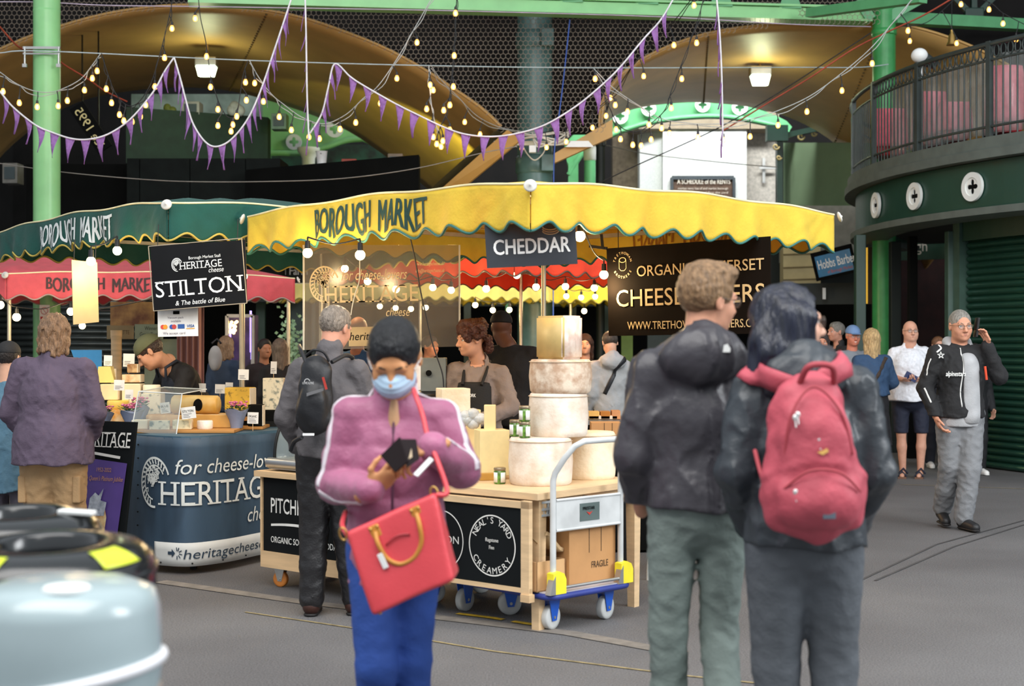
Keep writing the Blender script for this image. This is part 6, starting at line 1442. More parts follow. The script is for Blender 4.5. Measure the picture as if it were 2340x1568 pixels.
# red canopy stall backdrop: menu boards, curtain, no smoking sign
M_pinkc = mat('pink_curtain', 'b98a86', 0.8, var=0.15, vscale=5, stretch=(3, 1, 0.3))
g = MB(); g.grid(lambda u, v: P(405+60*u, 900-200*v, 12.5)+Vector((0, 0.03*math.sin(u*28), 0)), 40, 3, th=0.004); tag(g.build('curtain', M_pinkc, None, True), 'dusty pink curtain behind the capped vendor', 'curtain')
o, A, U, Vv, w_, h_ = hang_board('menu_board', 'tan menu board behind the heritage stall', [(244, 775), (305, 775), (305, 744), (244, 744)], 12.6, mat('tan_board', '9c8660', 0.6), cords=False)
text_on(o, [('RACLETTE', w_*.15, h_*.35, w_*.7, h_*.3)], mat('brown_ink', '6a5234', 0.7), A, U, Vv)
o, A, U, Vv, w_, h_ = hang_board('menu_board', 'sage green board reading Winner Great Taste', [(308, 775), (372, 775), (372, 741), (308, 741)], 12.6, mat('sage_board', '9aa58c', 0.6), cords=False)
text_on(o, [('Winner', w_*.35, h_*.6, w_*.45, h_*.25), ('Great Taste', w_*.18, h_*.2, w_*.7, h_*.25)], mat('dark_sage_ink', '4a5444', 0.7), A, U, Vv)
o, A, U, Vv, w_, h_ = hang_board('food_poster', 'warm brown food photo poster behind the hanging STILTON sign', [(252, 745), (352, 745), (352, 690), (252, 690)], 12.9, mat('food_photo', 'c99a5c', 0.5, col2='7a4a30', vscale=7, detail=5), cords=False)
o, A, U, Vv, w_, h_ = hang_board('sage_panel', 'sage green panel behind the capped vendor', [(330, 900), (410, 900), (410, 775), (330, 775)], 12.7, mat('sage_board', '9aa58c', 0.6), cords=False)
o, A, U, Vv, w_, h_ = hang_board('no_smoking_sign', 'white no smoking notice on the pale green column', [(90, 733), (113, 733), (113, 697), (90, 697)], 16.6, M_white, cords=False)
flat2d(o, *merge2d(ring2d(w_*.5, h_*.62, h_*.19, h_*.24, 24), line2d([(w_*.3, h_*.78), (w_*.7, h_*.46)], h_*.04)), mat('grey_red_ring', 'c88a88', 0.5), A, U, Vv, 'ring_mark')
flat2d(o, *poly2d([(w_*.1, h_*.08), (w_*.9, h_*.08), (w_*.9, h_*.26), (w_*.1, h_*.26)]), mat('red_mark', 'c23a2e', 0.5), A, U, Vv, 'red_bar')
o, A, U, Vv, w_, h_ = hang_board('blue_screen', 'bright blue display panel behind the left cheese tower', [(180, 850), (232, 850), (232, 800), (162, 800)], 12.4, mat('blue_display', '3e86b4', 0.4, emit=0.35), cords=False)
t = thing('wood_post', 'light wooden post with round edge beside the menu boards', 'post', (P(266, 0, 12.4).x, 12.4, 0)); g = MB(); g.cyl((0, 0, 0), (0, 0, P(0, 755, 12.4).z), 0.045, n=14); g.build('shaft', M_wood, t); g = MB(); g.lathe([(0.05, P(0, 772, 12.4).z), (0.05, P(0, 755, 12.4).z)], n=14); g.build('cap', M_wood, t)
# mannequin glass case with fairy lights in middle distance
t = thing('lit_cabinet', 'dark glass cabinet with violet lights behind the aluminium pole', 'cabinet', (P(550, 0, 17).x, 17, 0))
slab((520, 720), (580, 960), 17.2, 17.2, 0.3, 'back', mat('violet_dark', '2c2238', 0.5, col2='5a4668', vscale=5), t)
g = MB()
for x in (519, 578): g.bar(P(x, 722, 17), P(x, 960, 17), 0.04, 0.04)
g.bar(P(519, 722, 17), P(578, 722, 17), 0.04, 0.04); g.build('cabinet_frame', M_steel, t, True)
g = MB(); rr = random.Random(9)
for k in range(14): g.sphere(P(533+rr.uniform(-8, 10), 745+rr.uniform(-12, 18), 17.05), 0.02, 6, 4)
g.build('fairy_lights', mat('fairy_glow', 'ffd890', 0.4, emit=3), t, True)
g = MB()
for x in (526, 573, 575): g.box(P(x, 780+rr.uniform(-30, 60), 17.1), (0.02, 0.02, 0.5))
g.build('violet_tubes', mat('violet_glow', 'a890ff', 0.4, emit=1.6), t, True)
# white folding table leg glimpsed beyond the couple
t = thing('folding_table', 'white bent tube leg of a folding table left of the grey trousers', 'table', (G(1482, 1326).x, G(1482, 1326).y, 0))
g0 = G(1482, 1326); g = MB(); g.tube(spline([g0, g0+Vector((0.005, 0.0, 0.12)), g0+Vector((0.035, 0, 0.24)), g0+Vector((0.09, 0.0, 0.36)), g0+Vector((0.14, 0, 0.48))], 5), 0.014, 8); g.build('leg', M_white, t, True)
g = MB(); g.tube([g0+Vector((0.03, 0, 0.21)), g0+Vector((0.25, 0.02, 0.28))], 0.01, 6); g.build('brace', M_white, t, True)
g = MB(); g.box((0.5, 0.0, 0.5), (0.8, 0.4, 0.03)); g.build('tabletop', M_white, t)
# foliage and bright gap behind
t = thing('leafy_plant', 'pale leafy plant in the doorway left of the perspex screen', 'plant', (P(665, 0, 19).x, 19, 0))
g = MB(); rr = random.Random(7)
for k in range(160):
    c = P(663+rr.gauss(0, 12), 790+rr.gauss(0, 34), 19+rr.uniform(-.2, .2)); dv = Vector((rr.uniform(-1, 1), rr.uniform(-1, 0.2), rr.uniform(-1, 1))).normalized()*0.07; sd = dv.cross(Vector((0.3, 1, 0.1))).normalized()*0.025
    g.add([c, c+dv*.5+sd, c+dv, c+dv*.5-sd], [(0, 1, 2, 3)])
g.build('leaves', mat('pale_leaf', '8fb08a', 0.5, var=0.2), t, True); g = MB(); g.cyl((0, 0, 0), (0, 0, 1.5), 0.03, n=8); g.build('stem', M_leaf, t); g = MB(); g.lathe([(0.12, 0), (0.17, 0.3), (0.18, 0.32), (0.15, 0.32)], n=16); g.build('pot', M_card, t)
# ================================================================= RECYCLING BINS (left, close)
M_bin = mat('black_gloss_plastic', '1d2022', 0.18, var=0.05, spec=0.7)
M_bin2 = mat('grey_translucent_plastic', '9fb0b4', 0.22, var=0.04, spec=0.7)
M_bag = mat('clear_refuse_bag', 'b9b0a4', 0.25, trans=0.25, bump=0.6, bscale=12, var=0.1)
M_ylab = mat('lime_yellow_label', 'd2e03a', 0.3)
def bin_lid(label, px, d, ztop, r, hole_off=(0.0, 0.0)):
    c = P(px, 0, d); o = thing('recycling_bin', label, 'bin', (c.x, d, 0))
    hr = r*0.45
    g = MB(); g.lathe([(hr, ztop-0.05), (hr, ztop-0.006), (hr+0.01, ztop), (r*0.6, ztop+0.002), (r*0.86, ztop-0.012), (r*0.97, ztop-0.035), (r, ztop-0.06), (r*1.0, ztop-0.13), (r*0.97, ztop-0.14), (r*0.95, ztop-0.13)], n=64); g.build('lid_ring', M_bin, o)
    g = MB(); g.tube([(r*0.995*math.cos(a), r*0.995*math.sin(a), ztop-0.062) for a in [k*math.pi/24 for k in range(48)]], 0.007, 6, closed=True); g.build('lid_bead', M_bin, o)
    g = MB(); g.lathe([(r*0.88, 0.02), (r*0.90, ztop-0.14), (0, ztop-0.14)], n=48); g.build('drum', mat('bin_drum', '2a2d2e', 0.5), o)
    o.rotation_euler = (math.radians(3.5), 0, 0)
    return o
b1 = bin_lid('black ring-topped recycling bin with lime yellow labels in the near corner', 128, 3.35, 1.075, 0.245)
for a0, a1 in ((-0.72, -0.25), (-2.6, -1.75)):
    g = MB(); g.grid(lambda u, v: (0.245*(0.70+0.27*v)*math.cos(a0+(a1-a0)*u), 0.245*(0.70+0.27*v)*math.sin(a0+(a1-a0)*u), 1.075-0.001-0.031*max(0, (v*0.27+0.70-0.60)/0.37)**2+0.004), 12, 5, th=0.001); g.build('yellow_label', M_ylab, b1)
b2 = bin_lid('rear black recycling bin lid behind the labelled one', 60, 4.05, 1.06, 0.225)
g = MB(); g.box((0.17, -0.02, 1.064), (0.11, 0.03, 0.012), rz=-0.3, bev=0.004); g.build('white_clip', M_white, b2)
c = P(150, 0, 2.82); b3 = thing('recycling_bin', 'grey domed bin with white band round its clear bag, before the black lid', 'bin', (c.x, 2.82, -0.012))
r = 0.185
g = MB(); g.lathe([(r*0.98, 0.86), (r*1.0, 0.90), (r*0.99, 1.02), (r*0.93, 1.055), (r*0.7, 1.072), (0.0, 1.08)], n=64); g.build('dome_lid', M_bin2, b3)
g = MB(); g.lathe([(0.0, 0.0), (0.042, 0.0), (0.046, 0.006), (0.04, 0.012), (0.0, 0.012)], (0.03, -0.09, 1.069), n=24); g.build('lid_button', M_white, b3)  # white disc standing in for the round highlight on the dome
g = MB(); n = 60; g.tube([(r*1.01*math.cos(a), r*1.01*math.sin(a), 0.895+0.028*math.cos(a)) for a in [k*2*math.pi/n for k in range(n)]], 0.012, 8, closed=True); g.build('band', mat('white_elastic_band', 'dfe0e4', 0.5), b3)
g = MB(); g.grid(lambda u, v: ((r*(0.99+0.012*math.sin(u*70+v*5)+0.02*math.sin(u*23)*(1-v)))*math.cos(2*math.pi*u), (r*(0.99+0.012*math.sin(u*70+v*5)))*math.sin(2*math.pi*u), 0.15+0.72*v), 110, 10, th=0.002); g.build('clear_bag', M_bag, b3)
g = MB(); g.lathe([(r*0.8, 0.0), (r*0.8, 0.04)], n=32); g.build('base', M_bin, b3)
g = MB()
for a in (0.2, 1.9, 3.3, 4.9): g.cyl((r*0.93*math.cos(a), r*0.93*math.sin(a), 0.02), (r*0.93*math.cos(a), r*0.93*math.sin(a), 0.87), 0.008, n=8)
g.build('support_rod', mat('bin_rod', '6a6460', 0.3, 0.6), b3)
v2, f2 = merge2d(poly2d([(-.045, .03), (-.01, .0), (.0, -.05), (-.03, -.03)]), line2d([(0, -.05), (.02, 0.0), (.07, .05)], .012), poly2d([(0.0, -.05), (.035, -.02), (.05, .02), (.015, .0)]))
g = MB(); ac = -1.02; g.add([(r*1.02*math.cos(ac+x/r), r*1.02*math.sin(ac+x/r), 0.80+y) for x, y in v2], f2); g.build('leaf_logo', mat('leaf_green_print', '3f6a48', 0.5), b3)
g = MB(); ac = -2.55; g.add([(r*1.02*math.cos(ac+x/r), r*1.02*math.sin(ac+x/r), 0.94+y) for x, y in [(-.03, -.1), (.03, -.1), (.03, .08), (-.03, .08)]], [(0, 1, 2, 3)]); g.build('green_strip', mat('leaf_green_print', '3f6a48', 0.5), b3)
# ================================================================= PEOPLE (implicit surfaces turned into continuous skins)
def nz(X, f, seed=0.0):
    """cheap smooth 3-D noise in about -1..1"""
    x, y, z = X[..., 0]*f, X[..., 1]*f, X[..., 2]*f
    a = np.sin(x*1.7+2.1*np.sin(y*0.9+seed)+seed)+np.sin(y*1.9+1.8*np.sin(z*1.1+seed*1.3))+np.sin(z*1.6+2.2*np.sin(x*0.8+seed*0.7)+1.0)
    return a/3.0
class SDF:
    def __init__(s): s.p = []; s.cuts = []; s.disp = None
    def add(s, fn, lo, hi, k=0.02, op='add'): s.p.append((op, fn, np.array(lo, float), np.array(hi, float), k)); return s
    def cap(s, a, b, ra, rb, k=0.02, op='add', flat=None):
        a, b = np.array(a, float), np.array(b, float); m = max(ra, rb)
        def fn(X):
            Y = X
            if flat is not None:
                ax, sc = np.array(flat[0], float), flat[1]
                ax = ax/np.linalg.norm(ax); c = (a+b)/2; Y = X+((X-c)@ax)[..., None]*ax*(1/sc-1)
            ab = b-a; L2 = max(ab@ab, 1e-9); t = np.clip(((Y-a)@ab)/L2, 0, 1)
            d = np.linalg.norm(Y-a-t[..., None]*ab, axis=-1)-(ra+(rb-ra)*t)
            return d*(min(1, flat[1]) if flat is not None else 1)
        mm = m*max(1, flat[1] if flat is not None else 1)
        return s.add(fn, np.minimum(a, b)-mm, np.maximum(a, b)+mm, k, op)
    def ell(s, c, r, R=None, k=0.02, op='add'):
        c = np.array(c, float); r = np.array(r, float) if not isinstance(r, (int, float)) else np.array([r]*3, float)
        Rm = np.array(R) if R is not None else None
        def fn(X):
            q = X-c
            if Rm is not None: q = q@Rm
            k0 = np.linalg.norm(q/r, axis=-1); k1 = np.linalg.norm(q/(r*r), axis=-1)+1e-9
            return k0*(k0-1)/k1
        m = r.max(); return s.add(fn, c-m, c+m, k, op)
    def box(s, c, h, R=None, rd=0.01, k=0.01, op='add'):
        c = np.array(c, float); h = np.array(h, float)-rd; Rm = np.array(R) if R is not None else None
        def fn(X):
            q = X-c
            if Rm is not None: q = q@Rm
            q = np.abs(q)-h; return np.linalg.norm(np.maximum(q, 0), axis=-1)+np.minimum(q.max(-1), 0)-rd
        m = float(np.linalg.norm(h))+rd; return s.add(fn, c-m, c+m, k, op)
    def cut(s, p, n, fn=None):
        """keep the side the normal n points away from"""
        s.cuts.append((np.array(p, float), np.array(n, float)/np.linalg.norm(n), fn)); return s
    def eval(s, ox, dims, h):
        D = np.full(dims, 0.3)
        gx = [ox[i]+h*np.arange(dims[i]) for i in range(3)]
        for op, fn, lo, hi, k in s.p:
            m = k+2*h+0.004; i0 = [max(0, int((lo[i]-m-ox[i])/h)) for i in range(3)]; i1 = [min(dims[i], int((hi[i]+m-ox[i])/h)+2) for i in range(3)]
            if any(i1[i] <= i0[i] for i in range(3)): continue
            X = np.stack(np.meshgrid(*[gx[i][i0[i]:i1[i]] for i in range(3)], indexing='ij'), -1)
            d = fn(X); sl = tuple(slice(i0[i], i1[i]) for i in range(3)); o = D[sl]
            if op == 'add': t = np.clip(0.5+0.5*(o-d)/k, 0, 1); D[sl] = o*(1-t)+d*t-k*t*(1-t)
            else: t = np.clip(0.5-0.5*(o+d)/k, 0, 1); D[sl] = o*(1-t)+(-d)*t+k*t*(1-t)
        if s.disp is not None or s.cuts:
            X = np.stack(np.meshgrid(*gx, indexing='ij'), -1)
            if s.disp is not None: D = D+s.disp(X)
            for p, n, fn in s.cuts:
                d = (X-p)@n
                if fn is not None: d = d+fn(X)
                D = np.maximum(D, d)
        return D
    def at(s, X):
        D = np.full(X.shape[:-1], 0.3)
        for op, fn, lo, hi, k in s.p:
            d = fn(X)
            if op == 'add': t = np.clip(0.5+0.5*(D-d)/k, 0, 1); D = D*(1-t)+d*t-k*t*(1-t)
            else: t = np.clip(0.5-0.5*(D+d)/k, 0, 1); D = D*(1-t)-d*t+k*t*(1-t)
        return D+(s.disp(X) if s.disp is not None else 0)
    def proj(s, p, off=0.0, it=6):
        p = np.array(p, float); e = 0.002
        for _ in range(it):
            X = np.stack([p]+[p+e*np.eye(3)[i] for i in range(3)]); d = s.at(X); g = (d[1:]-d[0])/e; n = g/max(np.linalg.norm(g), 1e-6); p = p-n*(d[0]-off)*0.9
        return Vector(p)
    def mesh(s, h, smooth=1, lo=None, hi=None):
        adds = [q for q in s.p if q[0] == 'add']
        L = np.min([q[2] for q in adds], 0)-0.03; U = np.max([q[3] for q in adds], 0)+0.03
        if lo is not None: L = np.maximum(L, lo)
        if hi is not None: U = np.minimum(U, hi)
        dims = tuple(int(math.ceil((U[i]-L[i])/h))+1 for i in range(3))
        D = s.eval(L, dims, h)
        D[0], D[-1], D[:, 0], D[:, -1], D[:, :, 0], D[:, :, -1] = [np.maximum(x, h*0.5) for x in (D[0], D[-1], D[:, 0], D[:, -1], D[:, :, 0], D[:, :, -1])]
        nx, ny, nz_ = [d-1 for d in dims]; acc = np.zeros((nx, ny, nz_, 3)); cnt = np.zeros((nx, ny, nz_))
        for ax in range(3):
            A = D[tuple(slice(0, -1) if i == ax else slice(None) for i in range(3))]; B = D[tuple(slice(1, None) if i == ax else slice(None) for i in range(3))]
            cr = (A < 0) != (B < 0); t = np.where(cr, A/np.where(cr, A-B, 1), 0)
            o1, o2 = [i for i in range(3) if i != ax]
            for d1 in (0, 1):
                for d2 in (0, 1):
                    sl = [slice(None)]*3; sl[o1] = slice(d1, dims[o1]-1+d1); sl[o2] = slice(d2, dims[o2]-1+d2)
                    c = cr[tuple(sl)]; tt = t[tuple(sl)]; cnt += c; acc[..., ax] += tt*c; acc[..., o1] += d1*c; acc[..., o2] += d2*c
        act = cnt > 0; idx = -np.ones(act.shape, int); ii = np.argwhere(act); idx[act] = np.arange(len(ii))
        V = (ii+acc[act]/cnt[act][:, None])*h+L; Fs = []
        for ax in range(3):
            o1, o2 = [(1, 2), (2, 0), (0, 1)][ax]
            A = D[tuple(slice(0, -1) if i == ax else slice(1, -1) for i in range(3))]; B = D[tuple(slice(1, None) if i == ax else slice(1, -1) for i in range(3))]
            cr = (A < 0) != (B < 0); e = np.argwhere(cr); neg = A[cr] < 0; e = e.copy()
            for i in range(3):
                if i != ax: e[:, i] += 1
            def g(d1, d2):
                q = e.copy(); q[:, o1] -= d1; q[:, o2] -= d2; return idx[q[:, 0], q[:, 1], q[:, 2]]
            Q = np.stack([g(1, 1), g(0, 1), g(0, 0), g(1, 0)], 1); Q[~neg] = Q[~neg][:, ::-1]; Fs.append(Q)
        Fq = np.vstack(Fs); Fq = Fq[(Fq >= 0).all(1)]
        for _ in range(smooth):
            S_ = np.zeros_like(V); c = np.zeros(len(V))
            for a, b in ((0, 1), (1, 2), (2, 3), (3, 0)):
                np.add.at(S_, Fq[:, a], V[Fq[:, b]]); np.add.at(c, Fq[:, a], 1); np.add.at(S_, Fq[:, b], V[Fq[:, a]]); np.add.at(c, Fq[:, b], 1)
            V = 0.5*V+0.5*S_/np.maximum(c, 1)[:, None]
        return V, Fq
def skin_obj(name, m, parent, parts):
    """one mesh object from one or several (verts, quads)"""
    V = []; Q = []; n = 0
    for v, q in parts: V.append(v); Q.append(q+n); n += len(v)
    V = np.vstack(V); Q = np.vstack(Q)
    me = bpy.data.meshes.new(name); me.vertices.add(len(V)); me.vertices.foreach_set('co', V.ravel()); nf = len(Q)
    me.loops.add(nf*4); me.loops.foreach_set('vertex_index', Q.ravel().astype(np.int32)); me.polygons.add(nf)
    me.polygons.foreach_set('loop_start', np.arange(0, nf*4, 4, dtype=np.int32)); me.polygons.foreach_set('loop_total', np.full(nf, 4, dtype=np.int32))
    me.polygons.foreach_set('use_smooth', np.ones(nf, bool)); me.materials.append(m); me.update(calc_edges=True); me.validate()
    o = bpy.data.objects.new(name, me); COL.objects.link(o)
    if parent is not None: o.parent = parent
    return o
def skin(c, name='skin'): return mat('skin_'+c, c, 0.5, var=0.05, vscale=25, bump=0.06, bscale=150, sss=0.12, spec=0.35)
def fabric(c, **k):
    a = dict(rough=0.8, var=0.09, vscale=7, bump=0.25, bscale=90, detail=5); a.update(k); return mat('fabric_%s_%s' % (c, k.get('tag', '')), c, **{x: y for x, y in a.items() if x != 'tag'})
def hairm(c): return mat('hair_'+c, c, 0.36, var=0.35, vscale=30, stretch=(3, 3, 0.6), bump=0.9, bscale=90, detail=5)
def rotm(yaw=0, pitch=0, roll=0):
    """yaw turns left (counter-clockwise from above), pitch lifts the face, roll tips the head; degrees"""
    return np.array(Matrix.Rotation(math.radians(yaw), 3, 'Z') @ Matrix.Rotation(math.radians(pitch), 3, 'X') @ Matrix.Rotation(math.radians(roll), 3, 'Y'))
def head_sdf(S_, hc, R, k, nb, fat=1.0):
    T_ = lambda p: hc+R@(np.array(p)*k)
    E = lambda c, r, kk=0.02, op='add': S_.ell(T_(c), [x*k for x in r], R, kk*k, op)
    S_.cap(T_((0, -0.02, -0.06)), nb, 0.052*k*fat, 0.06*k*fat, 0.03)
    E((0, -0.012, 0.03), (0.075, 0.095, 0.088)); E((0, 0.022, -0.03), (0.062*fat, 0.07, 0.08), 0.03); E((0, 0.032, -0.072), (0.05*fat, 0.05, 0.036), 0.03)
    E((0, 0.07, -0.092), (0.02, 0.016, 0.014), 0.025)
    for s in (-1, 1):
        E((s*0.036, 0.062, -0.03), (0.024*fat, 0.022, 0.026), 0.025); E((s*0.031, 0.103, 0.006), (0.018, 0.014, 0.011), 0.014, 'sub')
        E((s*0.011, 0.099, -0.036), (0.0085, 0.009, 0.008), 0.008); E((s*0.079, -0.006, -0.004), (0.008, 0.017, 0.031), 0.01); E((s*0.088, 0.0, -0.004), (0.006, 0.009, 0.018), 0.006, 'sub')
        E((s*0.031, 0.081, 0.013), (0.018, 0.009, 0.005), 0.008)
    S_.cap(T_((-0.034, 0.083, 0.024)), T_((0.034, 0.083, 0.024)), 0.009*k, 0.009*k, 0.02*k)
    S_.cap(T_((0, 0.088, 0.012)), T_((0, 0.113, -0.03)), 0.008*k, 0.0125*k, 0.014*k)
    S_.cap(T_((-0.018, 0.085, -0.062)), T_((0.018, 0.085, -0.062)), 0.009*k, 0.009*k, 0.012*k)
    E((0, 0.104, -0.061), (0.024, 0.008, 0.0018), 0.004, 'sub')
def face_bits(par, hc, R, k, eyes=True, brow='3a2a20', lips='b06a60', browk=1.0, iris='2a3038'):
    T_ = lambda p: Vector(hc+R@(np.array(p)*k)); RM = Matrix([list(r) for r in R])
    if eyes:
        for s in (-1, 1):
            g = MB(); g.sphere(T_((s*0.031, 0.077, 0.004)), 0.0125*k, 14, 10, RM); e = g.build('eye', mat('eye_white', 'e6e2dc', 0.2), par)
            g = MB(); g.sphere(T_((s*0.031, 0.0875, 0.004)), (0.0058*k, 0.0032*k, 0.0058*k), 12, 8, RM); g.build('iris', mat('iris_'+iris, iris, 0.2), e)
    if brow:
        for s in (-1, 1):
            g = MB(); g.tube([T_((s*0.014, 0.093, 0.022)), T_((s*0.032, 0.0925, 0.028)), T_((s*0.05, 0.079, 0.023))], [0.003*k*browk, 0.0034*k*browk, 0.002*k], 6); g.build('eyebrow', hairm(brow), par)
    if lips:
        g = MB(); g.tube([T_((-0.022, 0.086, -0.063)), T_((-0.01, 0.0935, -0.0605)), T_((0.01, 0.0935, -0.0605)), T_((0.022, 0.086, -0.063))], [0.001, 0.0035*k, 0.0035*k, 0.001], 6)
        g.tube([T_((-0.02, 0.086, -0.064)), T_((0, 0.093, -0.068)), T_((0.02, 0.086, -0.064))], [0.001, 0.0042*k, 0.001], 6); g.build('mouth', mat('lips_'+lips, lips, 0.4), par)
def glasses(par, hc, R, k, col='3a3430', r=0.021, w=0.0017):
    T_ = lambda p: Vector(hc+R@(np.array(p)*k)); g = MB()
    for s in (-1, 1):
        g.tube([T_((s*0.031+r*1.1*math.cos(a), 0.106-0.006*abs(math.cos(a)), 0.002+r*0.85*math.sin(a))) for a in [j*math.pi/9 for j in range(18)]], w*k, 5, closed=True)
        g.tube([T_((s*0.054, 0.1, 0.008)), T_((s*0.076, 0.06, 0.008)), T_((s*0.083, -0.005, 0.01))], w*k, 5)
    g.tube([T_((-0.009, 0.107, 0.006)), T_((0, 0.11, 0.009)), T_((0.009, 0.107, 0.006))], w*k, 5); o = g.build('glasses', mat('frame_'+col, col, 0.3), par)
    g = MB()
    for s in (-1, 1): g.add([T_((s*0.031+r*1.08*math.cos(a), 0.105-0.006*abs(math.cos(a)), 0.002+r*0.83*math.sin(a))) for a in [j*math.pi/9 for j in range(18)]], [tuple(range(18))])
    g.build('lens', mat('spectacle_glass', 'd8dee0', 0.05, trans=0.86, spec=0.9), o)
def hair(par, hc, R, k, style, col, h):
    T_ = lambda p: hc+R@(np.array(p)*k); H_ = SDF()
    E = lambda c, r, kk=0.02, op='add': H_.ell(T_(c), [x*k for x in r], R, kk*k, op)
    fx = lambda a, f, sd=1.0: (lambda X: a*k*nz(X, f, sd))
    m = hairm(col)
    if style == 'short':
        E((0, -0.014, 0.034), (0.083, 0.103, 0.094)); E((0, 0.03, 0.085), (0.05, 0.05, 0.03), 0.02); H_.disp = fx(0.004, 150)
        E((0, 0.115, -0.01), (0.082, 0.07, 0.085), 0.01, 'sub'); E((0, 0.04, -0.09), (0.12, 0.085, 0.07), 0.01, 'sub'); E((0, -0.05, -0.105), (0.12, 0.12, 0.055), 0.01, 'sub')
    elif style == 'quiff':
        E((0, -0.016, 0.034), (0.085, 0.105, 0.096)); E((0.01, 0.035, 0.10), (0.06, 0.065, 0.035), 0.03); E((0, -0.03, 0.095), (0.06, 0.06, 0.03), 0.03); H_.disp = lambda X: 0.0035*k*nz(X@R*np.array([1, .35, 1]), 120, 1)
        E((0, 0.13, -0.02), (0.09, 0.075, 0.09), 0.01, 'sub'); E((0, 0.045, -0.10), (0.12, 0.085, 0.08), 0.01, 'sub'); E((0, -0.05, -0.125), (0.12, 0.12, 0.055), 0.01, 'sub')
    elif style == 'crop':   # grey stubble cap
        E((0, -0.014, 0.032), (0.0785, 0.099, 0.0915)); H_.disp = fx(0.0015, 200)
        E((0, 0.13, 0.0), (0.09, 0.075, 0.10), 0.008, 'sub'); E((0, 0.04, -0.1), (0.12, 0.085, 0.08), 0.01, 'sub'); E((0, -0.05, -0.11), (0.12, 0.12, 0.055), 0.01, 'sub')
    elif style == 'fringe_bald':
        E((0, -0.02, 0.01), (0.081, 0.098, 0.075)); E((0, 0.02, 0.10), (0.11, 0.13, 0.07), 0.008, 'sub'); E((0, 0.12, 0.0), (0.1, 0.1, 0.12), 0.008, 'sub'); E((0, -0.0, -0.11), (0.12, 0.14, 0.065), 0.01, 'sub'); H_.disp = fx(0.001, 200)
    elif style == 'bun':
        E((0, -0.014, 0.036), (0.083, 0.103, 0.092)); E((0, -0.09, 0.02), (0.06, 0.05, 0.05), 0.03); H_.disp = fx(0.002, 120)
        E((0, 0.115, -0.02), (0.062, 0.07, 0.085), 0.02, 'sub'); E((0, 0.06, -0.09), (0.12, 0.085, 0.08), 0.01, 'sub')
    elif style == 'curly':
        rr = random.Random(5); E((0, -0.01, 0.06), (0.095, 0.11, 0.09))
        for i in range(46):
            a = rr.uniform(0, 6.28); z = rr.uniform(-0.02, 0.13); q = 0.095*math.sqrt(max(0.05, 1-((z-0.04)/0.11)**2))
            E((q*math.cos(a)*1.12, q*math.sin(a)*1.1-0.02, z), (0.026, 0.026, 0.024), 0.012)
        for i in range(10): E((rr.uniform(-0.08, 0.08), -0.105, rr.uniform(-0.09, 0.0)), (0.028, 0.026, 0.028), 0.014)
        H_.disp = lambda X: 0.007*k*nz(X, 170, 2)+0.003*k*nz(X, 330, 1)
        E((0, 0.125, -0.03), (0.07, 0.07, 0.09), 0.01, 'sub'); E((0, 0.05, -0.11), (0.12, 0.1, 0.07), 0.01, 'sub')
    elif style in ('long', 'bob', 'tied', 'messy'):
        E((0, -0.016, 0.034), (0.09, 0.108, 0.098))
        dn = {'long': -0.24, 'bob': -0.15, 'tied': -0.20, 'messy': -0.13}[style]
        wd = {'long': 0.075, 'bob': 0.085, 'tied': 0.06, 'messy': 0.085}[style]
        rr = random.Random(int(k*1000)+len(col)); nn = 9 if style != 'tied' else 7
        for i in range(nn):
            a = math.radians(190+160*i/(nn-1)); x0, y0 = 0.075*math.cos(a), 0.085*math.sin(a)
            H_.cap(T_((x0, y0, 0.02)), T_((x0*wd/0.075+rr.uniform(-.012, .012), y0*0.95-0.012+rr.uniform(-.01, .01), dn+rr.uniform(-.02, .03))), 0.03*k, 0.018*k, 0.02*k)
        H_.disp = lambda X: (0.005 if style != 'messy' else 0.009)*k*nz(X*np.array([1, 1, 0.35]), 130, 3)+0.003*k*nz(X*np.array([1, 1, 0.3]), 260, 1)
        E((0, 0.125, -0.02), (0.072, 0.075, 0.09), 0.01, 'sub'); E((0, 0.08, -0.13), (0.085, 0.085, 0.10), 0.01, 'sub')
    v, q = H_.mesh(h, 0 if style in ('curly', 'messy') else 1); return skin_obj('hair', m, par, [(v, q)])
def capobj(par, hc, R, k, col, back=False, name='cap', brim=True, h=0.005):
    T_ = lambda p: hc+R@(np.array(p)*k); H_ = SDF(); s = -1 if back else 1
    H_.ell(T_((0, -0.012, 0.045)), [0.088*k, 0.108*k, 0.092*k], R, 0.01); H_.cut(T_((0, 0, 0.035)), R@np.array((0, -0.05, -1.0)))
    if brim: H_.ell(T_((0, s*0.115, 0.035)), [0.062*k, 0.06*k, 0.009*k], R, 0.012)
    v, q = H_.mesh(h, 1); return skin_obj(name, fabric(col, bump=0.2), par, [(v, q)])
